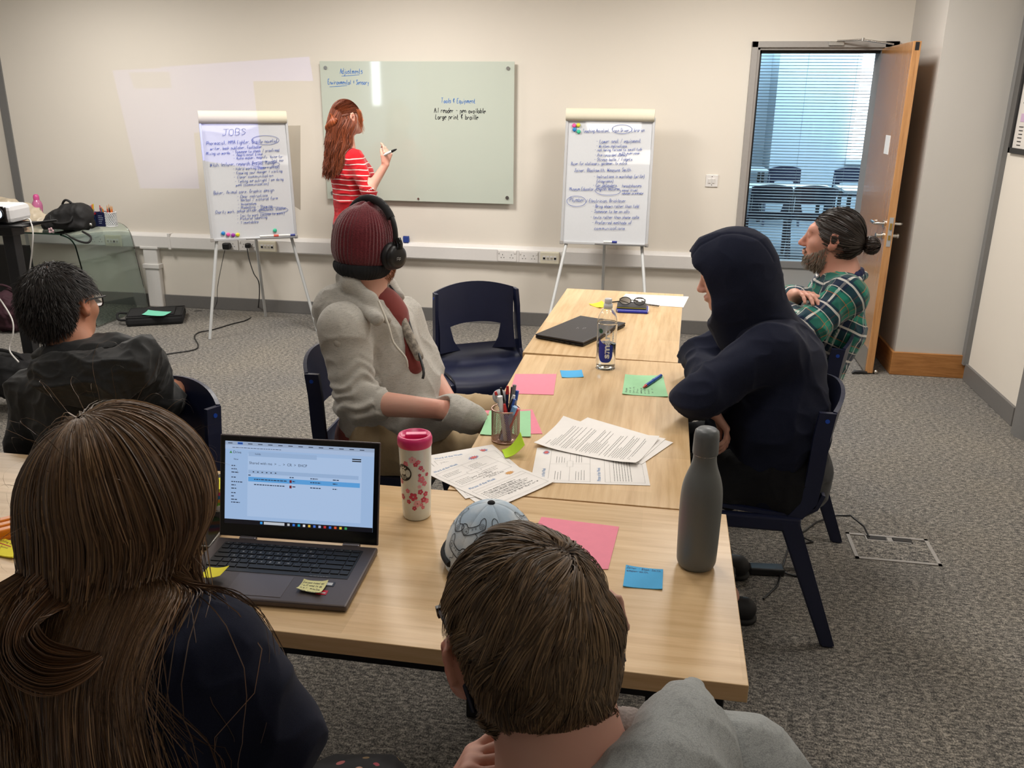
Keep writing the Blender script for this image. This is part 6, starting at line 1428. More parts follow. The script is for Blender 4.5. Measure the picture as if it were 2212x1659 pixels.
quad_sheet('card_sheet', 'pink card lying at the table edge beside the empty navy chair', 'paper', Q((-0.484,2.746,0.741), (-0.333,2.762,0.741), (-0.352,2.996,0.741), (-0.501,2.966,0.741)), PINK, .0008)
quad_sheet('sticky_note', 'blue sticky note between the pink card and the water bottle', 'sticky note', Q((-0.327,2.956,0.741), (-0.250,2.978,0.741), (-0.265,3.060,0.741), (-0.344,3.038,0.741)), BLUE, .0012, .002)
o, fr, W, H = quad_sheet('card_sheet', 'green card with handwriting and a blue pen on it', 'paper', Q((-0.102,2.813,0.741), (0.054,2.815,0.741), (0.034,3.052,0.741), (-0.103,3.035,0.741)), GREEN, .0008, .003)
m = MB()
for i in range(8): hand(m, ['Being more', 'as a', 'Lorry my', 'Shop', 'someone who', 'writes it', 'book', 'is a'][i], 0, 0, .009, .0011, (lambda a, b, i=i: fr(W*.10+.013*i-b, .02+a)), .05+.01*(i % 3))
m.obj('handwriting', M('biro_grey', sr(90, 110, 90), .6), o)
def pen(label, a, b, r, parts, group=None, cat='pen'):
    """parts: list of (t0, t1, r0, r1, material)"""
    a, b = Vector(a), Vector(b); t_ = thing('pen', label, cat, a, 0, group)
    nm = ['barrel', 'cap', 'tip', 'grip', 'clip']
    for i, (t0, t1, r0, r1, mt) in enumerate(parts):
        MB().tube([a.lerp(b, t0), a.lerp(b, t1)], [r*r0, r*r1], 12).obj(nm[i % 5], mt, t_)
    return t_
PB = M('pen_blue', sr(30, 80, 170), .3); PR = M('pen_red', sr(210, 50, 50), .3); PW = M('pen_white', sr(226, 228, 232), .3); PK = M('pen_black', sr(20, 20, 24), .35); PS = M('pen_silver', sr(160, 165, 170), .3, .5); PN = M('pen_navy', sr(26, 34, 80), .3); PG = M('pen_teal', sr(20, 120, 120), .4); PLB = M('pen_lightblue', sr(110, 165, 220), .35); PGY = M('pen_grey', sr(120, 122, 126), .35)
pen('blue ballpoint pen with red tip lying on the green card', (-0.033,2.882,0.748), (0.027,3.034,0.748), .006, [(.15, 1, 1, 1, PB), (.55, .60, 1.15, 1.15, PB), (0, .15, .3, 1, PR)])
quad_sheet('card_sheet', 'pink card under the green one, beneath the mesh pen pot', 'paper', Q((-0.469,2.361,0.741), (-0.320,2.399,0.741), (-0.382,2.602,0.741), (-0.537,2.562,0.741)), PINK, .0008)
quad_sheet('card_sheet', 'green card directly under the mesh pen pot', 'paper', Q((-0.504,2.351,0.741), (-0.350,2.362,0.741), (-0.385,2.583,0.741), (-0.515,2.558,0.741), z=ZT+.0018), GREEN, .0008, .002)
quad_sheet('card_sheet', 'large pink card between the short-haired person and the blue sticky note', 'paper', Q((-0.271,1.610,0.741), (-0.070,1.645,0.741), (-0.058,1.844,0.741), (-0.246,1.859,0.741)), PINK, .0008)
o, fr, W, H = quad_sheet('sticky_note', 'blue sticky note with handwriting beside the grey metal bottle', 'sticky note', Q((-0.035,1.580,0.741), (0.046,1.584,0.741), (0.047,1.663,0.741), (-0.033,1.667,0.741)), BLUE, .0014, .002)
m = MB(); hand(m, 'Joiner - Black-Smith', .003, H-.012, .009, .0009, fr, W-.008); hand(m, 'weapon-smith.', .003, H-.024, .009, .0009, fr, W*.6); m.obj('handwriting', M('biro_blue', sr(24, 60, 110), .6), o)

# documents
def burst(mb, cx, cy, r, fr, rng):
    p = []
    for i in range(22):
        a = 2*PI*i/22; q = r*(1 if i % 2 else .62)*rng.uniform(.9, 1.1); p.append(fr(cx+q*math.cos(a)*1.2, cy+q*math.sin(a)*.7))
    mb.add([fr(cx, cy)]+p, [(0, i+1, (i+1) % 22+1) for i in range(22)])
RED_ = M('print_red', sr(206, 90, 84), .6); ORG = M('print_orange', sr(206, 150, 80), .6); BLU_ = M('print_lightblue', sr(120, 150, 206), .6)
def week_page(o, fr, W, H, notes=True, seed=1):
    rng = random.Random(seed); m = MB(); b = MB()
    typed('title', 'Word of the Week', PRINT_BLUE, o, fr, .018, H-.035, .014, .085)
    typed('title', 'Phrase of the Week', PRINT_BLUE, o, fr, .018, H*.50-.028, .014, .092)
    bb = MB(); burst(bb, W-.045, H-.03, .016, fr, rng); bb.obj('burst_print', BLU_, o); f2 = lambda x, y: fr(x, y)+Vector((0, 0, .0003)); bb = MB(); burst(bb, W-.045, H-.03, .012, f2, rng); bb.obj('burst_print', RED_, o)
    bb = MB(); burst(bb, W-.045, H*.50-.024, .014, fr, rng); bb.obj('burst_print', ORG, o)
    y1, y0 = H-.045, H*.50; outline2d(m, [(.012, y0), (W-.012, y0), (W-.012, y1), (.012, y1)], .0006, fr)
    ym, xm = (y0+y1)/2, W/2
    for p in ([(.012, ym), (xm-.022, ym)], [(xm+.022, ym), (W-.012, ym)], [(xm, y0), (xm, ym-.008)], [(xm, ym+.008), (xm, y1)]): stroke2d(m, p, .0006, fr)
    outline2d(m, [(xm-.022, ym-.008), (xm+.022, ym-.008), (xm+.022, ym+.008), (xm-.022, ym+.008)], .0006, fr)
    yb = H*.5-.04; outline2d(m, [(.012, .012), (W-.012, .012), (W-.012, yb), (.012, yb)], .0006, fr); stroke2d(m, [(.012, yb-.014), (W-.012, yb-.014)], .0006, fr)
    for (x, y, n, w_) in ((.022, y1-.018, 3, .065), (xm+.01, y1-.018, 4, .05), (.022, ym-.018, 4, .07), (xm+.012, ym-.018, 3, .06), (.02, yb-.026, 7, W-.05)): lines2d(m, x, x+w_, y, n, .0075, .0011, fr, rng, .3)
    if notes:
        for i in range(4): hand(m, ['some writing', 'happy to help', 'a long story', 'without a map'][i], .07+.012*i, ym-.03-.010*i, .008, .0007, fr, .055)
        for i in range(5): hand(m, ['it is easy to learn', 'never mind about it', 'not one to take it', 'it may be a shame', 'said so before'][i], .03+.01*i, yb-.028-.012*i, .009, .0008, fr, W*.55)
    m.obj('print', PRINT, o)
def text_page(o, fr, W, H, seed=1, n=34):
    rng = random.Random(seed); m = MB(); y = H-.030
    lines2d(m, .02, .06, y, 1, .01, .0014, fr, rng, .1); y -= .010
    for i in range(n):
        full = rng.random() < .55; lines2d(m, .02+(0 if rng.random() < .6 else .010), (W-.018) if full else W*rng.uniform(.35, .6), y, 1, .01, .0012, fr, rng, .12); y -= .0062 if rng.random() < .7 else .0105
        if y < .025: break
    m.obj('print', PRINT, o)
o, fr, W, H = rect_sheet('document', 'bottom sheet of the left-hand paper fan, under the others towards the cap', 'paper', (-0.471,2.258,0.741), (-0.277,2.060,0.741), .21, .297, PAPER, ZT+.0006)
o, fr, W, H = rect_sheet('document', 'printed Word of the Week sheet, second from top of the left-hand paper fan', 'paper', (-0.452,2.283,0.741), (-0.334,2.119,0.741), .21, .297, PAPER, ZT+.0018); week_page(o, fr, W, H, False, 5)
o, fr, W, H = rect_sheet('document', 'printed Phrase of the Week sheet with handwritten notes, topmost beside the patterned cap', 'paper', (-0.483,2.228,0.741), (-0.226,2.050,0.741), .21, .297, PAPER, ZT+.0030, curl=.003); week_page(o, fr, W, H, True, 6)
o, fr, W, H = quad_sheet('document', 'printed sheet lying sideways under the text sheets, nearest the front table', 'paper', Q((0.010,2.090,0.741), (-0.019,2.365,0.741), (-0.320,2.288,0.741), (-0.303,2.052,0.741), z=ZT+.0006), PAPER); week_page(o, fr, W, H, False, 7)
o, fr, W, H = quad_sheet('document', 'sheet of small print poking out towards the hooded person, under the text sheet', 'paper', Q((-0.017,2.223,0.742), (0.070,2.402,0.742), (-0.198,2.562,0.742), (-0.284,2.377,0.742), z=ZT+.0018), PAPER); m = MB()
rg = random.Random(3)
for k in range(3): lines2d(m, W*.25+.0, W*.25+.05, H-.02-.035*k, 4, .006, .001, fr, rg, .3)
m.obj('print', PRINT, o)
o, fr, W, H = quad_sheet('document', 'white sheet between the two text sheets, edge showing towards the hooded person', 'paper', Q((-0.030,2.218,0.743), (0.048,2.425,0.743), (-0.250,2.523,0.743), (-0.310,2.328,0.743), z=ZT+.0030), PAPER)
o, fr, W, H = quad_sheet('document', 'sheet full of small printed text with one raised corner, topmost of the right-hand papers', 'paper', Q((-0.033,2.203,0.744), (0.029,2.415,0.744), (-0.272,2.529,0.744), (-0.331,2.293,0.744), z=ZT+.0042), PAPER, curl=.010); text_page(o, fr, W, H, 9, 40)
quad_sheet('sheet', 'big white sheet at the far right corner of the farthest table', 'paper', Q((-0.203,4.202,0.741), (0.123,4.181,0.741), (0.154,4.429,0.741), (-0.168,4.427,0.741)), PAPER, .0012)
m = MB(); 
quad_sheet('sticky_note', 'yellow sticky note on the farthest table left of the water bottle cap', 'sticky note', Q((-0.276,4.076,0.741), (-0.238,4.144,0.741), (-0.278,4.218,0.741), (-0.336,4.143,0.741)), YEL, .0012, .006)
# lime sticky note standing curled against the pot
lo = Vector((-0.418,2.238,0.742)); G = []
for i in range(9):
    s = i/8; a = Vector((-0.416,2.242,0.742)).lerp(Vector((-0.366,2.171,0.742)), 0)+(Vector((-0.358,2.250,0.742))-Vector((-0.416,2.242,0.742)))*s*.9
    G.append([a+Vector((0.02*t_, -.055*t_*(1-.2*s), .055*s**2*(1-.35*t_)+.004)) for t_ in np.linspace(0, 1, 6)])
o = grid_sheet(G, .0012).obj('sticky_note', LIME); tag(o, 'lime green sticky note curling up in front of the mesh pen pot', 'sticky note')

# closed laptop on the far table
LT = M('laptop_charcoal', sr(58, 56, 58), .38, .5, nz=.03, nsc=200); LTE = M('laptop_edge', sr(30, 30, 32), .4, .4)
lp = thing('laptop', 'closed black laptop on the farthest table', 'laptop', (-0.325,3.634,0.740))
c4 = [Vector((-0.498,3.478,0.755)), Vector((-0.291,3.367,0.755)), Vector((-0.138,3.755,0.755)), Vector((-0.352,3.823,0.755))]
ce = sum(c4, Vector())/4; u = ((c4[1]-c4[0])+(c4[2]-c4[3])).normalized(); v = Vector((-u.y, u.x, 0)); wu = ((c4[1]-c4[0]).length+(c4[2]-c4[3]).length)/2; wv = ((c4[3]-c4[0]).length+(c4[2]-c4[1]).length)/2
Rl = Matrix((u, v, (0, 0, 1))).transposed()
MB().box((ce.x, ce.y, .7475), (wu, wv, .010), Rl, .004).obj('base', LTE, lp); ld = MB().box((ce.x, ce.y, .7570), (wu, wv, .008), Rl, .003).obj('lid', LT, lp)
m = MB(); fl_ = frame3((ce.x, ce.y, .7614), v, -u, (0, 0, 1), .0003)
fl_ = frame3((ce.x, ce.y, .7614), Vector((1, .25, 0)), Vector((-.25, 1, 0)), (0, 0, 1), .0003)
for p in ([(-.026, -.012), (-.012, .016)], [(-.020, .002), (-.012, .002), (-.017, -.010)], [(.000, -.022), (.012, .006)], [(.012, .006), (.020, .006), (.013, -.010), (.006, -.010)]): stroke2d(m, p, .0016, fl_)
m.obj('logo', MAT['silver'], ld)
m = MB()
for i in range(4): q = c4[0].lerp(c4[1], .45+.12*i); m.box((q.x, q.y, .7475), (.014, .004, .004), Rl)
m.obj('port', MAT['black_gloss'], lp)

# water bottle
wb = thing('water_bottle', 'clear plastic water bottle lettered smart water, standing on the middle table', 'bottle', (-.181, 3.115, .74))
c = (-.181, 3.115, .7405); prof = [(.030, 0), (.036, .004), (.0375, .012), (.0375, .160), (.0372, .178), (.033, .200), (.023, .220), (.0140, .229), (.0135, .235)]
sp_ = _smooth(prof, 4)
MB().lathe(sp_+[(max(r-.0012, .001), z) for r, z in sp_[::-1]][:-1]+[(.028, .003)], c, 40).obj('bottle', glassmat('clear_plastic', (.985, .99, .985), .02, 1.42), wb)
MB().lathe([(.0, .004), (.0345, .006), (.0355, .012), (.0358, .095), (0, .095)], c, 40).obj('water', glassmat('water', (.96, .985, .98), 0, 1.33), wb)
MB().lathe([(.0155, .229), (.0168, .233), (.0168, .246), (.0125, .248), (.0138, .251), (.0138, .264), (.011, .267), (0, .267)], c, 28).obj('cap', M('cap_translucent', sr(222, 222, 224), .3, trans=.2), wb)
def cylfr(c, r, ang0): return lambda a, b: Vector((c[0]+r*math.sin(ang0+a/r), c[1]-r*math.cos(ang0+a/r), c[2]+b))
cf = cylfr(c, .0380, .0)
m = MB(); pts = [(-.020, .118), (-.020, .055), (-.014, .038), (.0, .028), (.012, .028), (.024, .040), (.024, .090), (.020, .098), (.004, .100), (-.008, .108)]
k = 10
for i in range(1, len(pts)-1): m.add([cf(*pts[0]), cf(*pts[i]), cf(*pts[i+1])], [(0, 1, 2)])
m = MB()
for i in range(16):   # curved label in strips
    x0, x1 = -.028+.056*i/16, -.028+.056*(i+1)/16
    lo_ = lambda x: .030+.026*(abs(x)/.0285)**4
    hi_ = lambda x: .100+(.022*(-x/.028)**2 if x < 0 else -.006*(x/.028)**4)
    m.add([cf(x0, lo_(x0)), cf(x1, lo_(x1)), cf(x1, hi_(x1)), cf(x0, hi_(x0))], [(0, 1, 2, 3)])
m.obj('label_blue', M('label_blue', sr(24, 44, 150), .4), wb)
cf2 = cylfr(c, .0386, .0)
typed('lettering', 'smart', M('lettering_white', sr(226, 228, 232), .4), wb, lambda a, b: cf2(.014-b, .046+a), 0, 0, .034, .108, .0012)
typed('lettering', 'water', M('lettering_white', sr(226, 228, 232), .4), wb, lambda a, b: cf2(.031-b, .104+a), 0, 0, .016, .048, .0004)
m = MB(); ctr = cf(-.022, .150)
m.add([cf(-.022, .150)]+[cf(-.022+.009*math.cos(a), .150+.009*math.sin(a)) for a in np.linspace(0, 2*PI, 17)[:-1]], [(0, i+1, (i+1) % 16+1) for i in range(16)]); m.obj('label_green', M('label_green', sr(20, 90, 60), .4), wb)
m = MB(); lines2d(m, -.004, .024, .022, 2, .004, .0010, cf2); lines2d(m, -.028, -.017, .155, 3, .004, .0012, cf2); m.obj('small_print', PRINT, wb)

# grey metal bottle
gb_ = thing('metal_bottle', 'tall matt grey metal bottle near the right edge of the front table', 'bottle', (.117, 1.702, .74)); c = (.117, 1.702, .7405)
GRY = M('powder_grey', sr(104, 108, 108), .42, nz=.02, nsc=400, bump=.06)
pr_ = [(.0, .0), (.030, .0), (.036, .001), (.041, .010), (.0425, .022), (.0435, .06), (.0445, .13), (.0440, .165), (.0415, .190), (.0360, .212), (.0295, .230), (.0255, .245), (.0243, .256), (.0243, .262)]
MB().lathe([(0, 0)]+_smooth(pr_[1:], 3), c, 48).obj('body', GRY, gb_)
MB().lathe([(.0240, .260), (.0240, .263)], c, 40).obj('steel_ring', MAT['chrome'], gb_)
MB().lathe([(.0262, .264), (.0268, .267), (.0262, .303), (.0245, .314), (.019, .319), (0, .3205)], c, 48).obj('cap', M('cap_grey', sr(98, 102, 104), .40, nz=.02), gb_)

# tumbler with blossom print
tb = thing('tumbler', 'white insulated tumbler with pink lid and cherry blossom print, right of the open laptop', 'cup', (-.545, 1.812, .74)); c = (-.545, 1.812, .7405)
MB().lathe([(0, 0), (.031, 0), (.0335, .004), (.0345, .02), (.0385, .175), (.0390, .188)], c, 48).obj('body', M('enamel_white', sr(228, 232, 224), .25, nz=.01, coat=.5), tb)
PK_ = M('lid_pink', sr(216, 50, 112), .35)
MB().lathe([(.0395, .186), (.0412, .190), (.0415, .204), (.0385, .212), (.034, .2125), (.032, .206), (0, .206)], c, 48).obj('lid', PK_, tb)
m = MB(); m.box((c[0]+.004, c[1]+.000, c[2]+.210), (.052, .020, .011), rotz(.25), .003); m.obj('slide_tab', PK_, tb)
def conf(c, ang0): return lambda a, b, off=0: (lambda r: Vector((c[0]+r*math.sin(ang0+a/.037), c[1]-r*math.cos(ang0+a/.037), c[2]+b)))(.0345+(b-.02)*(.004/.155)+.0005+off)
cf = conf(c, -.28+.25)
mk = {0: M('blossom_dark', sr(206, 60, 92), .4), 1: M('blossom_mid', sr(232, 120, 140), .4), 2: M('blossom_pale', sr(242, 176, 186), .4)}
rg = random.Random(12); MBs = {0: MB(), 1: MB(), 2: MB()}
fl = [(.005, .162, .009, 2), (.018, .156, .006, 1), (.012, .150, .006, 0), (.024, .140, .006, 0), (.030, .132, .004, 1), (.025, .110, .009, 1), (.021, .122, .004, 0), (.033, .098, .007, 1), (.020, .092, .005, 2), (.022, .078, .007, 0), (.004, .066, .011, 0), (.030, .056, .008, 0), (.014, .048, .010, 2), (.024, .044, .005, 1), (.006, .036, .006, 0), (.028, .036, .005, 1), (-.010, .080, .006, 1), (-.008, .052, .006, 0), (.036, .070, .007, 0), (.040, .050, .007, 1), (-.012, .150, .007, 1), (.040, .120, .005, 0), (-.028, .06, .008, 0), (-.03, .10, .007, 1)]
for (x, y, r, kk) in fl:
    a0 = rg.uniform(0, 6)
    for p in range(5):
        a = a0+2*PI*p/5; q = [(x+.6*r*math.cos(a)+.42*r*math.cos(t_), y+.6*r*math.sin(a)+.42*r*math.sin(t_)) for t_ in np.linspace(0, 2*PI, 9)[:-1]]
        MBs[kk].add([cf(*z_) for z_ in q], [tuple(range(8))])
    MBs[2 if kk != 2 else 0].add([cf(x+.16*r*math.cos(t_), y+.16*r*math.sin(t_), .0003) for t_ in np.linspace(0, 2*PI, 7)[:-1]], [tuple(range(6))])
for kk in MBs: MBs[kk].obj('blossom_print', mk[kk], tb)
# round emblem: black disc, crowned face with wavy hair
cg = lambda a, b, off=0: cf(a-.019, b+.126, off)
m = MB(); m.add([cg(0, 0, .0002)]+[cg(.021*math.cos(t_), .021*math.sin(t_), .0002) for t_ in np.linspace(0, 2*PI, 33)[:-1]], [(0, i+1, (i+1) % 32+1) for i in range(32)]); em = m.obj('emblem', MAT['black'], tb, 'round black emblem with crowned long-haired figure')
m = MB(); cw = lambda a, b: cg(a, b, .0005)
m.add([cw(.0055*math.cos(t_), .002+.0075*math.sin(t_)) for t_ in np.linspace(0, 2*PI, 17)[:-1]], [tuple(range(16))])
m.add([cw(-.006, .010), cw(.006, .010), cw(.0075, .016), (cw(.003, .0125)), cw(0, .0175), cw(-.003, .0125), cw(-.0075, .016)], [(0, 1, 2, 3, 4, 5, 6)])
for s in (-1, 1):
    for i in range(4): stroke2d(m, [(s*(.0065+.0028*i), .008-.002*i), (s*(.009+.0026*i), .001-.001*i), (s*(.0068+.0026*i), -.006), (s*(.0085+.0022*i), -.012+.001*i)], .0014, cw)
    for i in range(3): stroke2d(m, [(s*(.001+.0018*i), -.008), (s*(.0022+.0018*i), -.013), (s*(.001+.0018*i), -.018+.001*i)], .0010, cw)
m.obj('emblem_lines', M('enamel_print', sr(232, 236, 228), .4), em)

# mesh pen pot and pens
pc = thing('pen_pot', 'rose gold wire mesh pen pot full of pens on the middle table', 'pot', (-.421, 2.330, .742)); c = Vector((-.421, 2.330, .7425)); r0 = .0415; Hp = .098
RG = M('rose_gold', (.62, .42, .34), .3, 1.0)
m = MB(); n = 56
for s in (-1, 1):
    for i in range(n):
        a = 2*PI*i/n; pts = [c+Vector((r0*math.cos(a+s*t_*1.5), r0*math.sin(a+s*t_*1.5), .004+(Hp-.006)*t_)) for t_ in np.linspace(0, 1, 11)]; m.tube(pts, .00062, 3, cap=False)
stuff(m.obj('wire_mesh', RG, pc))
m = MB()
for z, rr in ((.002, .0016), (Hp, .0022)): m.tube([c+Vector((r0*math.cos(a), r0*math.sin(a), z)) for a in np.linspace(0, 2*PI, 37)[:-1]], rr, 8, closed=True)
m.obj('rim', RG, pc); MB().lathe([(0, .001), (r0, .001), (r0, .002), (0, .002)], c, 32).obj('floor_disc', RG, pc)
def potpen(dx, dy, lx, ly, L, r, parts, label, cat='pen'):
    a = c+Vector((dx, dy, .006)); b = a+Vector((lx, ly, math.sqrt(L*L-lx*lx-ly*ly))); return pen(label, a, b, r, parts, 'pens in the mesh pot', cat)
G1 = 'pens in the mesh pot'
potpen(.012, .004, -.042, -.010, .150, .0045, [(0, .86, 1, 1, PW), (.86, .93, 1, 1, PS), (.93, 1, 1, .8, PR)], 'white pencil with red eraser leaning left in the mesh pot', 'pencil')
potpen(.016, -.002, -.038, -.012, .138, .0042, [(0, .68, 1, 1, PS), (.68, .88, 1.05, 1, PG), (.88, 1, 1, .1, M('pencil_wood', sr(200, 150, 100), .6))], 'teal pencil, sharpened end up, at the left in the mesh pot', 'pencil')
potpen(.014, -.010, -.026, -.006, .130, .0046, [(0, .75, 1, 1, PS), (.75, 1, 1.1, .9, PK)], 'clear pen with short black cap in the mesh pot')
potpen(.008, .012, -.026, .004, .152, .0050, [(0, .5, 1, 1, PK), (.5, 1, 1.2, .6, PK)], 'black pen tallest at the left in the mesh pot')
potpen(.004, -.024, -.016, -.006, .140, .0066, [(0, .95, .9, 1.05, PW), (.95, 1, 1.2, 1.2, PW)], 'thick white pen with a square clip, at the front of the mesh pot')
potpen(.016, -.022, -.014, -.010, .118, .0060, [(0, .78, 1, 1, PB), (.78, 1, 1.05, .55, PR)], 'blue pen with red end, at the front of the mesh pot')
potpen(-.004, .018, .004, .010, .152, .0052, [(0, .84, 1, 1, PN), (.84, 1, 1.1, .7, PR)], 'navy pen with red push button at the back of the mesh pot')
potpen(.004, .020, .010, .008, .150, .0048, [(0, .6, 1, 1, PK), (.6, 1, 1.15, .8, PK)], 'black pen upright at the back of the mesh pot')
potpen(.004, .010, .018, .012, .160, .0046, [(0, .75, 1, 1, PW), (.75, 1, 1.25, 1.25, PGY)], 'white pen with a tall grey end in the mesh pot')
potpen(.010, .016, .020, .008, .142, .0048, [(0, .8, 1, 1, PS), (.8, 1, 1.1, 1.1, PB)], 'clear pen with blue end in the mesh pot')
potpen(-.010, .0, .034, .002, .138, .0052, [(0, .9, 1, 1.1, PW), (.9, 1, 1.2, .8, PW)], 'plain white pen leaning right in the mesh pot')
potpen(-.014, -.012, .038, -.004, .134, .0054, [(0, .55, 1, 1.1, PK), (.55, 1, 1.15, .7, PK)], 'black pen leaning far right in the mesh pot')
potpen(-.012, -.016, .042, -.004, .136, .0050, [(0, .82, 1, 1, PN), (.82, 1, .8, .8, PB)], 'navy pen with blue push button leaning right in the mesh pot')
potpen(-.008, -.020, .040, -.006, .116, .0078, [(0, 1, .8, 1.05, PLB)], 'broad light blue pen leaning right in the mesh pot')
potpen(-.002, -.018, .040, -.002, .110, .0070, [(0, 1, .8, 1, PR)], 'red pen at the right rim of the mesh pot')
t_ = thing('magnifier', 'round white plastic disc on a handle standing in the mesh pot', 'disc', c, 0, None)
a = c+Vector((-.008, .02, .012)); m = MB(); b = c+Vector((-.022, .022, .126)); m.tube([a, b], .003, 8); m.obj('handle', PW, t_)
m = MB(); m.lathe([(0, 0), (.021, 0), (.022, .003), (0, .004)], b, 28, Matrix.Rotation(1.35, 3, 'X') @ Matrix.Rotation(.2, 3, 'Y')); m.obj('disc', M('disc_pale', sr(206, 212, 216), .3), t_)

# patterned cap
cp = thing('baseball_cap', 'pale blue and white cap printed with line-drawn game controllers, black button on top', 'cap', (-.335, 1.640, .74)); c0 = np.array((-.325, 1.632, .755))
t = NT('cap_cotton'); g = t.noise(t.coord(), 9, 3); t.l(t.ramp(g, [(.40, sr(170, 188, 204)), (.58, sr(222, 226, 226))]), t.b.inputs['Base Color']); t.set(rough=.85); t.bump(t.noise(t.coord(), 600, 2), .2)
def dome(th, ph, k=1.0):
    r = np.array((.102, .106, .126))*k; return Vector(tuple(c0+np.array((r[0]*math.cos(ph)*math.sin(th), r[1]*math.sin(ph)*math.sin(th), r[2]*math.cos(th)))))
for pnl in range(6):
    G = [[dome(th, pnl*PI/3+PI/3*s, 1-.012*(1 if s in (0, 1) else 0)) for s in (0, .04, .25, .5, .75, .96, 1)] for th in np.linspace(.04, 1.66, 14)]
    grid_sheet(G, .0018).obj('panel', t.m, cp)
MB().sphere(tuple(c0+(0, 0, .127)), (.0085, .0085, .005), 14).obj('button', MAT['black_cloth'], cp)
bm2 = [[Vector((c0[0]-.06+.12*s, c0[1]+.096+.0*s, c0[2]-.008)) + Vector((0, .066*t_*math.sqrt(max(0, 1-(2*s-1)**2)), .006-.012*t_)) for s in np.linspace(.02, .98, 11)] for t_ in np.linspace(0, 1, 6)]
grid_sheet(bm2, .003).obj('peak', t.m, cp)
m = MB()
for th0 in (1.48,): m.tube([dome(th0, a, 1.02) for a in np.linspace(2.7, 3.9, 10)], .007, 8)
m.obj('strap', MAT['black_cloth'], cp, 'black strap on the left')
m = MB()
def dfr(th, ph, rot):   # little tangent plane on the dome
    def f(a, b):
        ca, sa = math.cos(rot), math.sin(rot); x, y = a*ca-b*sa, a*sa+b*ca
        return dome(th+y/.105, ph+x/(.10*max(.25, math.sin(th))), 1.018)
    return f
def pad_drawing(th, ph, rot, s=1.0):
    f = dfr(th, ph, rot); o_ = [(-.028, .008), (-.020, .013), (.020, .013), (.028, .008), (.034, -.006), (.030, -.015), (.020, -.012), (.013, -.003), (-.013, -.003), (-.020, -.012), (-.030, -.015), (-.034, -.006), (-.028, .008)]
    stroke2d(m, _smooth([(x*s, y*s) for x, y in o_], 3), .0017, f)
    ellipse2d(m, .020*s, .004*s, .0065*s, .0065*s, .0008, f, 16); ellipse2d(m, -.020*s, .004*s, .0065*s, .0065*s, .0008, f, 16)
    for dx, dy in ((0, .003), (.003, 0), (0, -.003), (-.003, 0)): ellipse2d(m, (.020+dx)*s, (.004+dy)*s, .0014*s, .0014*s, .0007, f, 8); 
    for dx in (-.004, .004): ellipse2d(m, dx*s, .003*s, .0018*s, .0012*s, .0007, f, 8)
    stroke2d(m, [(-.023*s, .004*s), (-.017*s, .004*s)], .0014, f); stroke2d(m, [(-.020*s, .001*s), (-.020*s, .007*s)], .0014, f)
    stroke2d(m, _smooth([(0, .013*s), (.004*s, .022*s), (-.006*s, .030*s), (.002*s, .038*s)]), .0011, f)
for th, ph, rt_ in ((.72, 3.55, .6), (1.18, 3.25, 1.2), (.70, 4.35, -.5), (1.15, 4.0, .3), (.68, 5.35, .4), (1.12, 4.85, -.8), (.75, .2, .5), (.75, 1.2, .2), (.75, 2.3, -.4), (1.2, 5.7, .6), (1.2, 2.5, .2), (1.2, 1.4, .9), (1.2, .4, -.3)): pad_drawing(th, ph, rt_, .86)
m.obj('controller_print', M('print_black_line', sr(34, 36, 42), .7), cp)

# ---------------------------------------------------------------- open laptop
L = thing('laptop', 'open black laptop showing a list of files on its bright screen', 'laptop', (-.758, 1.490, .7405), .055)
bw, bd = .372, .236
KB = M('keyboard_black', sr(24, 24, 26), .45); BODY = M('laptop_body', sr(88, 80, 80), .42, .35, nz=.03, nsc=300)
def LO(mb, name, mat, par=L, label=None): return local(mb.obj(name, mat, par, label))
LO(MB().box((0, 0, .008), (bw, bd, .014), None, .004), 'base', BODY)
LO(MB().box((0, .038, .0152), (.318, .118, .0012), None, .0005), 'keyboard_deck', KB)
LO(MB().box((-.012, -.066, .0153), (.118, .078, .0010), None, .0004), 'touchpad', M('touchpad_grey', sr(100, 92, 92), .36, .3))
rows = [(.0905, 16, .0095, [1]*16), (.0755, 15, .0150, [.9]+[1]*12+[2]+[1]), (.0570, 15, .0150, [1.45]+[1]*12+[1.45]+[1]), (.0385, 14, .0150, [1.75]+[1]*11+[2.15]+[1]), (.0200, 13, .0150, [1.3]+[1]*11+[2.6]+[1]), (.0015, 9, .0150, [1.2, 1, 1, 1.3, 5.6, 1.2, 1, 1, 1, 1])]
leg = [None, '`1234567890-=', ' QWERTYUIOP[]', ' ASDFGHJKL;', ' \\ZXCVBNM,./', None]
km = {}; lgd = MB(); lm = []
for ri, (y, n, h, ws) in enumerate(rows):
    tot = sum(ws); x = -.156; unit = .312/tot
    for i, w_ in enumerate(ws):
        kw = unit*w_-.0028; key = (round(kw, 4), h)
        if key not in km:
            q = MB().box((0, 0, 0), (kw, h-.0005, .0016), None, .0006).mesh(); q.name = 'key'; q.materials.append(KB); km[key] = q
        o = bpy.data.objects.new('key', km[key]); link(o, L); o.location = (x+unit*w_/2, y, .0168)
        if leg[ri] and i < len(leg[ri]) and leg[ri][i] not in ' [];`\\=': lm.append((leg[ri][i], x+unit*w_/2-.002, y-.0025))
        x += unit*w_
KL = M('key_legend', sr(200, 200, 200), .5); ff = lambda a, b: Vector((a, b, .0179))
for ch_, x, y in lm:
    if ch_ in GL: hand(lgd, ch_, x-.0006, y, .0055, .0007, ff)
for i in range(15): stroke2d(lgd, [(-.150+i*.0200, .0905), (-.146+i*.0200, .0905)], .0008, ff)
o = lgd.obj('key_legends', KL, L); local(o)
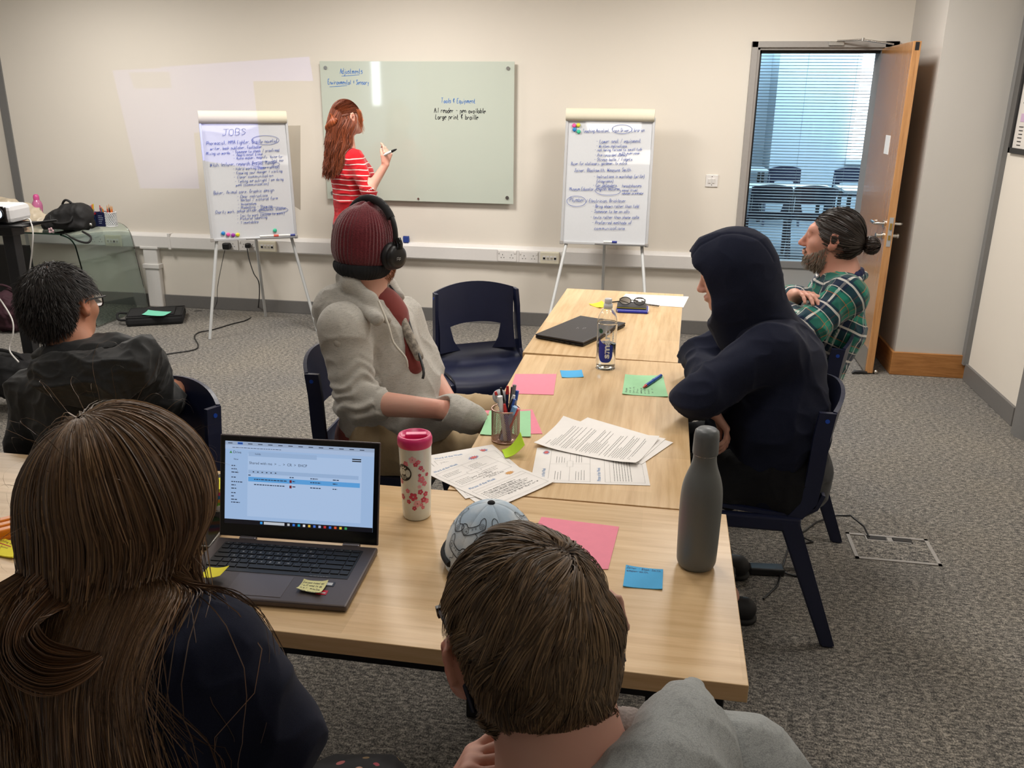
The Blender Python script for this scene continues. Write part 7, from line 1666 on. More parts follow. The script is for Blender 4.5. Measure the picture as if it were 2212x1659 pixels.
LO(MB().box((-.115, .119, .014), (.040, .012, .010), None, .003), 'hinge', M('hinge_silver', sr(140, 134, 136), .3, .6)); LO(MB().box((.125, .119, .014), (.040, .012, .010), None, .003), 'hinge', M('hinge_silver', sr(140, 134, 136), .3, .6))
m = MB(); m.b2((.115, -.052, .0153), (.139, -.036, .0158)); st1 = LO(m, 'sticker', M('sticker_black', sr(40, 36, 38), .3)); LO(MB().b2((.119, -.049, .0159), (.135, -.039, .0161)), 'sticker_mark', M('sticker_grey', sr(200, 200, 200), .3), st1)
m = MB(); m.b2((.112, -.084, .0153), (.134, -.068, .0158)); st2 = LO(m, 'sticker', M('sticker_red', sr(196, 30, 50), .3)); LO(MB().b2((.115, -.080, .0159), (.131, -.076, .0161)), 'sticker_mark', M('sticker_grey', sr(200, 200, 200), .3), st2)
m = MB(); lines2d(m, .078, .128, -.022, 1, .01, .0016, ff); LO(m, 'speaker_brand_print', M('print_dim', sr(130, 126, 124), .5))
# lid
til = math.radians(14); Rt = Matrix.Rotation(-til, 3, 'X'); LH = .232; hc = Vector((0, .122, .016))
def lidp(a, b, d=0): return hc+Rt @ Vector((a, -d, b))
Lid = LO(MB().box(lidp(0, LH/2, -.003), (bw-.002, .006, LH), Rt, .0025), 'lid', BODY)
LO(MB().box(lidp(0, LH/2, .0006), (bw-.008, .0012, LH-.006), Rt), 'bezel', MAT['black_gloss'], L)
def em(name, col, k=1.0, mix=0):
    t = NT(name); t.set(col=(.02, .02, .02), rough=.18, emc=col, ems=k); return t.m
SCR = em('screen_blue', sr(168, 198, 238), .78)
SW, SH0, SH1 = .344, .030, LH-.014
fs = lambda a, b, d=.0016: lidp(-SW/2+a*SW, SH0+b*(SH1-SH0), d)
def sq(mb, x0, y0, x1, y1, d=.0019): mb.add([fs(x0, y0, d), fs(x1, y0, d), fs(x1, y1, d), fs(x0, y1, d)], [(0, 1, 2, 3)])
m = MB(); sq(m, 0, 0, 1, 1, .0014); scr = LO(m, 'screen', SCR)
def scrpart(name, col, rects, d=.0019, k=.8):
    m = MB()
    for r_ in rects: sq(m, *r_, d)
    o = m.obj(name, em('screen_'+name, col, k), scr); local(o); return o
scrpart('taskbar', sr(14, 16, 30), [(0, 0, 1, .055)], k=.5)
scrpart('browser_bar', sr(160, 178, 206), [(0, .955, 1, 1)]); scrpart('address_bar', sr(178, 200, 234), [(0, .905, 1, .955)]); scrpart('content_panel', sr(180, 206, 242), [(.155, .10, .92, .86)])
scrpart('search_box', sr(160, 188, 226), [(.16, .83, .62, .885), (.16, .62, .90, .665)], .0021)
scrpart('selected_row', sr(96, 168, 232), [(.16, .525, .91, .580)], .0022)
scrpart('tab', sr(40, 110, 220), [(.085, .965, .12, .99)], .0022); scrpart('taskbar_search', sr(200, 206, 214), [(.27, .012, .41, .045)], .0022)
scrpart('user_dot', sr(120, 30, 40), [(.440, .535, .455, .568), (.440, .470, .455, .503)], .0024); scrpart('redacted_name', sr(16, 18, 26), [(.855, .855, .915, .868), (.855, .832, .915, .845)], .0022)
cols = [(.245, sr(60, 160, 240)), (.43, sr(200, 205, 210)), (.465, sr(60, 120, 220)), (.50, sr(40, 170, 200)), (.535, sr(230, 230, 235)), (.57, sr(230, 190, 70)), (.605, sr(70, 120, 220)), (.64, sr(180, 190, 230)), (.675, sr(200, 50, 50)), (.71, sr(50, 110, 220)), (.745, sr(220, 90, 50)), (.78, sr(230, 200, 60)), (.815, sr(60, 160, 90))]
for i, (x, cc_) in enumerate(cols): scrpart('taskbar_icon', cc_, [(x, .014, x+.016, .042)], .0024)
m = MB(); rg = random.Random(4)
def sline(x0, x1, y, h=.011):
    x = x0
    while x < x1:
        l = rg.uniform(.008, .022); sq(m, x, y, min(x+l, x1), y+h, .0025); x += l+.004
for i, (w_, y) in enumerate(zip([.03, .035, .05, .03, .075, .03, .035, .03, .02, .04, .06], [.70, .66, .62, .56, .505, .465, .425, .37, .33, .29, .255])): sline(.045, .045+w_, y)
sline(.20, .42, .548); sline(.20, .41, .485); sline(.46, .48, .548); sline(.46, .48, .485); sline(.58, .65, .548); sline(.58, .65, .485); sline(.73, .76, .548); sline(.73, .76, .485); sline(.16, .18, .595); sline(.44, .47, .595); sline(.58, .63, .595); sline(.73, .77, .595); sline(.05, .38, .922, .006)
for i in range(14): sq(m, .02+i*.068, .972, .02+i*.068+.03, .981, .0025)
for x in (.19, .22, .25, .28, .31, .34): sq(m, x, .636, x+.010, .648, .0025)
tx = stuff(m.obj('screen_text', em('screen_text_dark', sr(50, 62, 90), .5), scr)); local(tx)
for s_, x, y, sz in (('Drive', .055, .855, .0085), ('Shared with me  >  ...  >  CR  >  EHCP', .165, .735, .0085), ('New', .06, .775, .0055), ('holida', .205, .85, .0055)):
    o = typed('screen_lettering', s_, em('screen_text_dark2', sr(50, 62, 90), .5), scr, lambda a, b, x=x, y=y: lidp(-SW/2+x*SW+a, SH0+y*(SH1-SH0)+b, .0026), 0, 0, sz); local(o)
m = MB(); m.add([fs(.03, .855, .0026), fs(.05, .855, .0026), fs(.04, .885, .0026)], [(0, 1, 2)]); o = m.obj('drive_icon', em('screen_icon_green', sr(70, 150, 80), .7), scr); local(o)
# notes on the laptop
o, fr, W, H = quad_sheet('sticky_note', 'pale yellow handwritten note stuck on the open laptop right of the touchpad', 'sticky note', Q((-0.683,1.415,0.760), (-0.629,1.408,0.764), (-0.630,1.455,0.760), (-0.681,1.450,0.760), z=.7605), CREAM, .0006, .004)
m = MB()
for i, s_ in enumerate(('Everyone except me', 'I will need to do', 'is a 15 minutes', 'online training')): hand(m, s_, .003, H-.010-.009*i, .006, .0007, fr, W*.85)
m.obj('handwriting', PRINT, o)
G = [[Vector((-0.891,1.450,0.765))+Vector((.052*s, -.040*t_-.01*s, .004+.014*s*s)) for t_ in np.linspace(0, 1, 6)] for s in np.linspace(0, 1, 8)]
tag(grid_sheet(G, .0008).obj('sticky_note', YEL), 'yellow sticky note curling up at the left corner of the open laptop', 'sticky note')

# ---------------------------------------------------------------- things left of the laptop
nbk = thing('notebook', 'black notebook with looping cream pattern and a small red heart, lying behind the laptop', 'notebook', (-1.135,1.866,0.740))
cq = Q((-1.119,1.740,0.750), (-1.026,1.702,0.750), (-1.083,1.919,0.750), (-1.233,1.938,0.750), z=.747); o, fr, W, H = quad_sheet('cover', '', '', cq, MAT['black'], .010); del o['label'], o['category']; o.parent = nbk; o.matrix_parent_inverse = nbk.matrix_basis.inverted()
m = MB(); rg = random.Random(5)
for i in range(9):
    x, y, a = rg.uniform(.01, W-.02), rg.uniform(.01, H-.01), rg.uniform(0, 6); stroke2d(m, _smooth([(x+.012*k_*math.cos(a)+.012*math.sin(k_*2.2), y+.012*k_*math.sin(a)+.012*math.cos(k_*2.2)) for k_ in range(5)], 4), .0032, fr)
m.obj('pattern', M('cream_print', sr(222, 206, 176), .6), nbk)
m = MB(); hx, hy = W*.42, H*.55; m.add([fr(hx+.008*math.sin(t_)**3, hy+.006*math.cos(t_)-.0025*math.cos(2*t_)) + Vector((0, 0, .0006)) for t_ in np.linspace(0, 2*PI, 21)[:-1]], [tuple(range(20))]); m.obj('heart', M('heart_red', sr(200, 50, 60), .5), nbk)
t_ = thing('note_pad', 'white memo pad under the coloured sticky note cube', 'pad', (-1.069,1.770,0.740)); cq = Q((-1.094,1.745,0.750), (-0.985,1.710,0.750), (-0.998,1.802,0.750), (-1.100,1.818,0.750), z=.7600)
o, fr, W, H = quad_sheet('pages', '', '', cq, PAPER, .014); del o['label'], o['category']; o.parent = t_; o.matrix_parent_inverse = t_.matrix_basis.inverted()
t_ = thing('sticky_note_cube', 'cube of yellow, pink, blue, orange and green sticky notes behind the laptop', 'sticky notes', (-1.051,1.777,0.770)); cc_ = Vector((-1.022,1.752,0.772))
for i, (nm, cl) in enumerate((('green', sr(130, 200, 70)), ('orange', sr(240, 160, 60)), ('blue', sr(50, 130, 190)), ('pink', sr(220, 70, 130)), ('yellow', sr(240, 234, 60)))):
    MB().box((cc_.x+.002*math.sin(i), cc_.y, .7705+.0088*i), (.068, .068, .0086), rotz(.35+.02*i)).obj('note_block', M('cube_'+nm, cl, .8, nz=.03), t_, nm+' layer')
t_ = thing('phone', 'black phone in a clear case lying left of the laptop', 'phone', (-1.014,1.669,0.740)); cq = Q((-1.006,1.556,0.745), (-0.951,1.558,0.745), (-0.973,1.722,0.745), (-1.037,1.715,0.745), z=.746)
o, fr, W, H = quad_sheet('phone_body', '', '', cq, MAT['black_gloss'], .009); del o['label'], o['category']; o.parent = t_; o.matrix_parent_inverse = t_.matrix_basis.inverted()
m = MB(); cs = [fr(0, 0), fr(W, 0), fr(W, H), fr(0, H)]; m.tube(cs+[cs[0]], .0022, 6); m.obj('case_rim', M('case_clear', sr(176, 170, 160), .2, trans=.3), t_)
quad_sheet('sticky_note', 'mint green sticky note left of the long-haired person', 'sticky note', Q((-1.523,1.722,0.742), (-1.461,1.729,0.742), (-1.553,1.838,0.742), (-1.597,1.766,0.742), z=ZT+.002), MINT, .0012, .003)
quad_sheet('sticky_note', 'pink sticky note half under the mint one, left of the long-haired person', 'sticky note', Q((-1.554,1.695,0.742), (-1.487,1.706,0.742), (-1.520,1.770,0.742), (-1.573,1.748,0.742)), M('sticky_pink', sr(226, 110, 160), .85), .0012)
o, fr, W, H = quad_sheet('sticky_note', 'yellow sticky note reading teaching assistant at the left edge of the picture', 'sticky note', Q((-1.424,1.452,0.742), (-1.350,1.442,0.742), (-1.349,1.493,0.742), (-1.458,1.522,0.742), z=ZT+.003), YEL, .0030, .003)
m = MB(); hand(m, 'Teaching assistant', .004, H-.016, .012, .0009, fr, W-.01); hand(m, 'is good', .012, H-.040, .010, .0008, fr, W*.4); m.obj('handwriting', M('biro_brown', sr(150, 110, 50), .6), o); m = MB(); [stroke2d(m, [(.012, H-.026+.001*i), (W*.6, H-.029+.0012*i)], .0014, fr) for i in range(4)]; m.obj('crossing_out', M('biro_red', sr(196, 60, 40), .6), o)
ot = thing('pencil_case', 'ribbed orange plastic box at the left edge of the picture', 'box', (-1.453,1.573,0.740))
ca, cb = Vector((-1.499,1.500,0.750)), Vector((-1.389,1.618,0.750)); ca.z = cb.z = .7405; u = (cb-ca).normalized(); v = Vector((-u.y, u.x, 0)); OR = M('plastic_orange', sr(226, 128, 24), .35)
for i in range(3): MB().box(ca.lerp(cb, .5)+v*(-.028+.028*i)+Vector((0, 0, .012+.001)), ((cb-ca).length, .024, .022), Matrix((u, v, (0, 0, 1))).transposed(), .005).obj('rib', OR, ot)
MB().box(ca.lerp(cb, .5)+Vector((0, 0, .005)), ((cb-ca).length, .086, .009), Matrix((u, v, (0, 0, 1))).transposed(), .002).obj('tray', OR, ot)
MB().box(cb-u*.03+Vector((0, 0, .0245)), (.040, .010, .002), Matrix((u, v, (0, 0, 1))).transposed()).obj('label_strip', M('strip_blue', sr(110, 150, 190), .5), ot)

# ---------------------------------------------------------------- far table: notebooks, phone, spectacles
t_ = thing('notebook', 'bright blue notebook under the black one on the farthest table', 'notebook', (-0.121,4.054,0.740)); u = Vector((1, .02, 0)).normalized(); v = Vector((-u.y, u.x, 0)); Rb = Matrix((u, v, (0, 0, 1))).transposed()
cb_ = Vector((-0.120,4.072,0.745)); MB().box((cb_.x, cb_.y, .7475), (.150, .105, .013), Rb, .002).obj('cover', M('notebook_blue', sr(40, 52, 150), .35), t_); MB().box((cb_.x+.003, cb_.y-.002, .7475), (.150, .105, .008), Rb).obj('pages', PAPER, t_)
t_ = thing('notebook', 'black notebook with yellow page edge lying on the blue one', 'notebook', (cb_.x, cb_.y, .755)); MB().box((cb_.x-.004, cb_.y+.012, .7590), (.140, .100, .009), Rb, .002).obj('cover', MAT['black'], t_); MB().box((cb_.x-.004, cb_.y+.011, .7590), (.1405, .1005, .004), Rb).obj('pages', M('page_yellow', sr(180, 170, 60), .7), t_)
pen('blue pen lying in front of the blue notebook on the farthest table', tuple(cb_+u*-.068+v*-.062+Vector((0, 0, .001))), tuple(cb_+u*.072+v*-.060+Vector((0, 0, .001))), .0062, [(0, 1, 1, 1, M('pen_royal', sr(40, 50, 170), .25))])
t_ = thing('spiral_cable', 'black coiled cord behind the spectacles on the farthest table', 'cord', (-0.036,4.162,0.742)); q0 = Vector((-0.082,4.187,0.748)); q1 = Vector((0.006,4.155,0.748))
MB().tube([q0.lerp(q1, s)+Vector((0, .004*math.cos(s*90), .004*math.sin(s*90))) for s in np.linspace(0, 1, 90)], .0016, 5).obj('coil', MAT['black'], t_); MB().tube([(-0.234,4.185,0.748), (-0.164,4.232,0.748), (-0.098,4.184,0.748)], .004, 6).obj('strap', MAT['black'], t_)
g = thing('spectacles', 'black-framed spectacles lying on the notebooks on the farthest table', 'glasses', (-0.115,4.144,0.770)); gc = Vector((cb_.x-.002, cb_.y+.004, .7665))
for s in (-1, 1):
    rim = [gc+u*(s*(.034+.027*math.cos(a)))+v*(.010*math.sin(a))+Vector((0, 0, .018+.016*math.sin(a))) for a in np.linspace(0, 2*PI, 25)[:-1]]
    fr_ = MB().tube(rim, .0022, 6, closed=True).obj('rim', MAT['black'], g); MB().add(rim, [tuple(range(24))]).obj('lens', MAT['glass'], fr_)
    MB().tube([gc+u*(s*.061)+Vector((0, 0, .026)), gc+u*(s*.060)+v*.05+Vector((0, 0, .016)), gc+u*(s*.02)+v*.085+Vector((0, 0, .003))], .002, 6).obj('temple_arm', MAT['black'], g)
MB().tube([gc-u*.008+Vector((0, 0, .022)), gc+u*.008+Vector((0, 0, .022))], .0022, 6).obj('bridge', MAT['black'], g)
# ================================================================ BACK LEFT: glass desk things, projector stand, bags, cables
ZD = .719
def frd(t_): return t_
hb = thing('handbag', 'black leather handbag with looped handles and a flower charm lying on the glass desk', 'handbag', (-4.469,5.850,0.673))
LEA = M('leather_black', sr(24, 23, 24), .72, nz=.2, nsc=30, bump=.25)
bc = np.array((-4.493,5.950,0.728)); bc[2] = ZD+.10
P = [cap(bc+(-.13, dy, -.065), bc+(.145, dy, -.065), .030, .034, .03) for dy in (-.06, 0, .06)]+[cap(bc+(-.09, dy, .005), bc+(.135, dy, .045), .034, .030, .05) for dy in (-.04, .04)]+[cap(bc+(-.02, 0, .06), bc+(.11, 0, .065), .026, .026, .05), cap(bc+(-.17, -.05, -.072), bc+(-.10, -.07, -.05), .026, .03, .04), cap(bc+(-.12, 0, -.04), bc+(.13, 0, -.0), .055, .075, .05)]
sculpt('bag_body', P, .008, LEA, hb, None, wr(.012, (14, 14, 10), 71), lambda X, d: np.maximum(d, ZD+.001-X[:, 2]))
for dy, a, b, h in ((-.075, -.09, .10, -.045), (.02, -.05, .08, .12)):
    MB().tube(_smooth([tuple(bc+(a, dy, .01)), tuple(bc+(a+.02, dy-.02, h*.7)), tuple(bc+((a+b)/2, dy-.03, h)), tuple(bc+(b-.02, dy-.02, h*.7)), tuple(bc+(b, dy, .01))], 6), .0085, 8).obj('handle', LEA, hb)
MB().tube(_smooth([(-4.320,5.860,0.718), (-4.177,5.750,0.698), (-4.170,5.700,0.665), (-4.267,5.720,0.672), (-4.411,5.780,0.709)], 6), .008, 6).obj('strap', LEA, hb)
m = MB(); fc = Vector((-4.531,5.800,0.727))
for i in range(5): m.sphere(fc+Vector((.016*math.cos(i*1.257), -.01, .016*math.sin(i*1.257))), (.010, .004, .010), 8)
m.obj('charm', M('charm_pink', sr(206, 170, 176), .5), hb)
MB().lathe([(.0, .0), (.010, 0), (.010, .02), (0, .02)], (-4.236,5.850,0.764), 10).obj('buckle', MAT['chrome'], hb)
pb = thing('drink_bottle', 'pink plastic drinks bottle standing behind the handbag', 'bottle', (-4.925,6.200,0.760)); c = (-4.937,6.200,0.693); c = (c[0], c[1], ZD)
MB().lathe([(.0, .0), (.030, .0), (.036, .008), (.037, .03), (.036, .06), (.033, .08), (.034, .10), (.038, .12), (.038, .14), (.034, .16), (.025, .175), (.021, .182)], c, 28).obj('body', M('bottle_pink', sr(226, 130, 180), .25, trans=.35), pb)
MB().lathe([(.022, .180), (.023, .20), (.020, .215), (.012, .224), (0, .226)], c, 24).obj('cap', M('bottle_pink_cap', sr(206, 84, 146), .3), pb)
def pot(label, p, w, h, mat, rim=None, roundp=False):
    p = Vector(p); t_ = thing('pen_pot', label, 'pot', (p.x, p.y, ZD))
    if roundp:
        m = MB(); n = 20
        for s in (-1, 1):
            for i in range(n):
                a = 2*PI*i/n; m.tube([(p.x+w/2*math.cos(a+s*q*1.6), p.y+w/2*math.sin(a+s*q*1.6), ZD+.004+(h-.006)*q) for q in np.linspace(0, 1, 9)], .0030, 4, cap=False, flat=(0, 0, 1))
        stuff(m.obj('lattice', mat, t_)); m = MB()
        for z in (.003, h): m.tube([(p.x+w/2*math.cos(a), p.y+w/2*math.sin(a), ZD+z) for a in np.linspace(0, 2*PI, 25)[:-1]], .004, 6, closed=True)
        m.obj('rim', mat, t_); MB().lathe([(0, .002), (w/2-.004, .002), (w/2-.004, h-.01)], (p.x, p.y, ZD), 20).obj('liner', M('liner_dark', sr(40, 50, 70), .6), t_)
    else:
        m = MB()
        for a, b in (((-w/2, -w/2), (w/2, -w/2+.003)), ((-w/2, w/2-.003), (w/2, w/2)), ((-w/2, -w/2), (-w/2+.003, w/2)), ((w/2-.003, -w/2), (w/2, w/2))): m.b2((p.x+a[0], p.y+a[1], ZD), (p.x+b[0], p.y+b[1], ZD+h))
        m.b2((p.x-w/2, p.y-w/2, ZD), (p.x+w/2, p.y+w/2, ZD+.003)); m.obj('tub', mat, t_)
        m = MB(); lines2d(m, p.x-w*.30, p.x+w*.32, ZD+h*.72, 5, .014, .004, lambda a, b: Vector((a, p.y-w/2-.0008, b))); m.obj('lettering', M('tub_print', sr(170, 180, 200), .5), t_)
        if rim:
            m = MB()
            for a, b in (((-w/2-.002, -w/2-.002), (w/2+.002, -w/2)), ((-w/2-.002, w/2), (w/2+.002, w/2+.002)), ((-w/2-.002, -w/2-.002), (-w/2, w/2)), ((w/2, -w/2-.002), (w/2+.002, w/2))): m.b2((p.x+a[0], p.y+a[1], ZD+h-.014), (p.x+b[0], p.y+b[1], ZD+h+.001))
            m.obj('rim', rim, t_)
    return p
rg = random.Random(9)
pp1 = pot('blue square tub with red rim full of felt pens on the glass desk', (-4.423,6.150,0.731), .078, .105, M('tub_blue', sr(34, 62, 120), .4), M('tub_red', sr(190, 40, 60), .4))
pp2 = pot('navy square tub full of pens between the blue tub and the lattice pot', (-4.330,6.150,0.734), .072, .112, M('tub_navy', sr(30, 34, 70), .4))
pp3 = pot('white lattice pot full of coloured pencils on the glass desk', (-4.269,6.150,0.736), .086, .108, M('lattice_white', sr(226, 228, 230), .4), None, True)
palette = [('red', sr(200, 50, 50)), ('green', sr(30, 130, 90)), ('teal', sr(30, 140, 150)), ('navy', sr(30, 36, 80)), ('orange', sr(230, 130, 60)), ('lilac', sr(160, 140, 210)), ('brown', sr(120, 70, 50)), ('pink', sr(226, 140, 150)), ('black', sr(26, 26, 30)), ('yellow', sr(220, 200, 70))]
for p, nn, w_, grp, cat in ((pp1, 9, .07, 'felt pens in the blue tub', 'felt pen'), (pp2, 7, .06, 'pens in the navy tub', 'pen'), (pp3, 16, .07, 'pencils in the lattice pot', 'pencil')):
    combos = [(q, l) for l in (('leaning left', -.022, 0), ('leaning right', .022, 0), ('upright', 0, 0), ('leaning forward', 0, -.02), ('leaning back', 0, .02)) for q in (range(10) if cat != 'pencil' else (0, 4, 6, 7, 8))]; rg.shuffle(combos)
    for i in range(nn):
        q, (ln_, tx_, ty_) = combos[i]; nm, cl = palette[q]
        a = Vector((p.x+rg.uniform(-.5, .5)*w_*.5, p.y+rg.uniform(-.5, .5)*w_*.5, ZD+.006)); b = a+Vector((tx_+rg.uniform(-.004, .004), ty_+rg.uniform(-.004, .004), rg.uniform(.125, .165)))
        t_ = thing('felt_pen' if cat == 'felt pen' else cat, nm+' '+cat+' '+ln_+' in the '+grp.split(' in the ')[1]+' on the glass desk', cat, a, 0, grp)
        r = .0052 if cat == 'felt pen' else .0036
        MB().tube([a, a.lerp(b, .86)], r, 8).obj('barrel', M('stick_'+nm, cl, .4), t_); MB().tube([a.lerp(b, .86), b], [r*1.1, r*(.3 if cat == 'pencil' else .9)], 8).obj('tip', M('stick_wood', sr(206, 160, 116), .6) if cat == 'pencil' else M('stick_'+nm, cl, .4), t_)
# carrier bag and roll
cbg = thing('carrier_bag', 'crumpled translucent carrier bag with orange lettering at the left edge of the glass desk', 'bag', (-5.064,6.100,0.768)); c = np.array((-5.075,6.120,0.794))
P = [ell(c+(0, 0, -.02), (.24, .10, .115), k=.05), ell(c+(.20, -.03, -.06), (.10, .08, .07), k=.05), ell(c+(-.10, 0, .02), (.14, .08, .10), k=.05)]
sculpt('bag', P, .010, M('carrier_plastic', sr(214, 200, 176), .35, trans=.15), cbg, None, wr(.030, (14, 14, 14), 81), lambda X, d: np.maximum(d, ZD+.001-X[:, 2]))
typed('lettering', 'OPE', M('print_orange2', sr(206, 96, 50), .5), cbg, lambda a, b: Vector((c[0]+.00+a, 6.005-.0*a, c[2]+.01+b-.9*a*.35)), 0, 0, .055, .17, .003)
rl = thing('paper_roll', 'peach paper roll lying on the glass desk beside the handbag', 'roll', (-4.783,5.900,0.668)); a, b = (-4.969,5.900,0.662), (-4.812,5.900,0.685); MB().tube([(a[0], a[1], ZD+.022), (b[0], b[1], ZD+.022)], .021, 20).obj('roll', M('peach_paper', sr(214, 176, 150), .6, nz=.1, nsc=40), rl)

# projector on its wheeled stand
YP = 4.30
st = thing('projector_stand', 'black wheeled stand carrying the projector at the left edge', 'stand', (-3.72, 4.30, 0)); top = Vector((-3.621,4.300,1.007))
MB().box((top.x-.02, YP, top.z), (.34, .20, .012), rotz(.05), .002).obj('tray', MAT['black'], st); MB().tube([(top.x+.10, YP-.02, top.z), (-3.317,4.300,1.037)], [.012, .006], 8).obj('tray_arm', MAT['black'], st)
px_ = top.x+.0
MB().b2((px_-.035, YP-.03, .06), (px_+.035, YP+.03, top.z-.02), .004).obj('pole', MAT['steel'], st)
MB().b2((px_-.05, YP-.05, top.z-.06), (px_+.05, YP+.05, top.z-.006), .004).obj('bracket', MAT['black'], st)
for s in (-1, 1):
    MB().box((px_+.02, YP+s*.22, .075), (.62, .05, .035), rotz(.08), .006).obj('foot_beam', MAT['black'], st)
MB().b2((px_-.03, YP-.22, .06), (px_+.03, YP+.22, .09), .004).obj('cross_beam', MAT['black'], st)
for sx in (-.27, .31):
    for s in (-1, 1):
        cst = MB(); cst.cyl((px_+sx-.012, YP+s*.24, .030), (px_+sx+.012, YP+s*.24, .030), .030, n=20); cst.cyl((px_+sx, YP+s*.24, .04), (px_+sx, YP+s*.24, .062), .012); o = cst.obj('caster', MAT['black'], st)
pj_ = thing('projector', 'white projector with a black lens panel on the stand', 'projector', (top.x-.07, YP, top.z+.008)); pz = top.z+.008
Rz = rotz(.10); pc0 = Vector((top.x-.10, YP+.02, pz+.052)); PT = M('projector_white', sr(226, 226, 228), .3)
MB().box(pc0, (.32, .20, .100), Rz, .028).obj('housing', PT, pj_)
lc = pc0+Rz @ Vector((.098, -.100, .0)); MB().box(lc, (.082, .020, .092), Rz, .012).obj('lens_panel', MAT['black_gloss'], pj_)
nrm = Rz @ Vector((0, -1, 0)); m = MB(); m.lathe([(.034, 0), (.036, .012), (.030, .014), (.027, .004), (0, .002)], lc+nrm*.008+Vector((0, 0, .008)), 28, Matrix((Rz @ Vector((1, 0, 0)), Vector((0, 0, 1)), nrm)).transposed()); ln = m.obj('lens_ring', MAT['black'], pj_)
t = NT('lens_glow'); t.set(col=(.3, .4, .5), emc=(.75, .85, 1.0), ems=1.2, rough=.1); MB().sphere(lc+nrm*.012+Vector((0, 0, .008)), (.025, .025, .025), 20).obj('lens', t.m, ln)
for k in range(6): MB().box(pc0+Rz @ Vector((-.151, -.05+.02*k, 0)), (.002, .010, .05), Rz).obj('vent_slot', MAT['black'], pj_)
for i, (pts, lb) in enumerate((([(-3.522,4.300,1.036), (-3.487,4.300,1.037), (-3.439,4.250,0.979), (-3.464,4.250,0.875), (-3.545,4.300,0.732), (-3.609,4.350,0.583), (-3.692,4.400,0.399), (-3.774,4.450,0.207)], 'white cable hanging straight down from the projector'), ([(-3.695,4.200,0.612), (-3.537,4.050,0.613), (-3.437,3.980,0.544), (-3.429,3.960,0.472), (-3.462,3.950,0.382), (-3.375,3.900,0.331)], 'white cable bowing out beside the foot of the stand'))):
    tag(MB().tube(_smooth(pts, 5), .0042, 6).obj('cable', MAT['white']), lb, 'cable')
bx_ = thing('monitor', 'black flat screen standing under the glass desk', 'monitor', (-4.928,5.900,0.330)); a, b = (-5.432,5.950,0.492), (-4.874,5.950,0.173)
MB().b2((a[0], 5.93, b[2]-.02), (b[0], 5.97, (-4.799,5.950,0.578)[2]), .004).obj('panel', MAT['black'], bx_); MB().b2((a[0]+.1, 5.88, 0), (b[0]-.15, 6.02, .02)).obj('foot', MAT['black'], bx_); MB().b2(((a[0]+b[0])/2-.05, 5.965, .01), ((a[0]+b[0])/2+.05, 5.985, b[2]+.1)).obj('stem', MAT['black'], bx_)
def softbag(name, label, c, r, mat, seed, extra=None, amp=.03):
    t_ = thing(name, label, 'bag', (c[0], c[1], 0)); c = np.array(c)
    P = [ell(c, r, k=.05), ell(c+(r[0]*.4, -r[1]*.2, -r[2]*.25), (r[0]*.6, r[1]*.7, r[2]*.7), k=.05)]
    sculpt('bag_body', P, .010, mat, t_, None, wr(amp, (12, 12, 12), seed), lambda X, d: np.maximum(d, .002-X[:, 2]))
    MB().tube(_smooth([tuple(c+(-r[0]*.5, 0, r[2]*.7)), tuple(c+(-r[0]*.2, -.03, r[2]*1.25)), tuple(c+(r[0]*.3, -.02, r[2]*1.1)), tuple(c+(r[0]*.5, 0, r[2]*.5))], 5), .010, 6).obj('strap', mat, t_); return t_
softbag('rucksack', 'dark red rucksack on the floor under the glass desk', (-4.836,5.600,0.151)[:2]+(.14,), (.20, .16, .16), M('rucksack_red', sr(52, 20, 32), .8, nz=.2, nsc=30, bump=.2), 91)
softbag('holdall', 'black soft bag lying on the base of the projector stand', (-3.568,4.050,0.253)[:2]+(.20,), (.24, .14, .12), MAT['black_cloth'], 93)
# laptop case on the carpet
cs = thing('laptop_case', 'black laptop case lying flat on the carpet with green card on top', 'case', (-3.992,6.178,0.000)); q = [Vector((-4.015,5.861,0.050)), Vector((-3.772,5.766,0.050)), Vector((-3.673,6.149,0.050)), Vector((-3.910,6.362,0.050)), Vector((-4.137,5.957,0.050))]
cc = Vector((-3.914,6.045,0.040)); u = (Vector((-3.702,6.195,0.030))-Vector((-3.779,5.771,0.030))).normalized(); u = Vector((.90, .44, 0)).normalized(); v = Vector((-u.y, u.x, 0)); Rc = Matrix((u, v, (0, 0, 1))).transposed()
MB().box((cc.x, cc.y, .036), (.42, .33, .07), Rc, .022).obj('case_body', MAT['black_cloth'], cs); MB().box((cc.x-.02, cc.y-.02, .076), (.34, .25, .012), Rc, .005).obj('front_pocket', MAT['black_cloth'], cs)
m = MB(); cv = Vector((cc.x, cc.y, .072)); ring = [cv+u*(.205*sx)+v*(.160*sy) for sx, sy in ((-1, -1), (1, -1), (1, 1), (-1, 1))]; m.tube(ring+[ring[0]], .004, 6); m.obj('zip', MAT['steel'], cs)
MB().tube(_smooth([cc+u*-.21+v*.05+Vector((0, 0, .02)), cc+u*-.28+v*.02+Vector((0, 0, .03)), cc+u*-.27+v*-.06+Vector((0, 0, .0)), cc+u*-.21+v*-.10+Vector((0, 0, .0))], 5), .010, 6).obj('handle', MAT['black_cloth'], cs)
quad_sheet('card_sheet', 'mint green card lying on the black laptop case', 'paper', Q((-3.935,5.885,0.085), (-3.752,5.879,0.085), (-3.762,6.015,0.085), (-3.972,6.033,0.085), z=.0845), MINT, .001, .004)
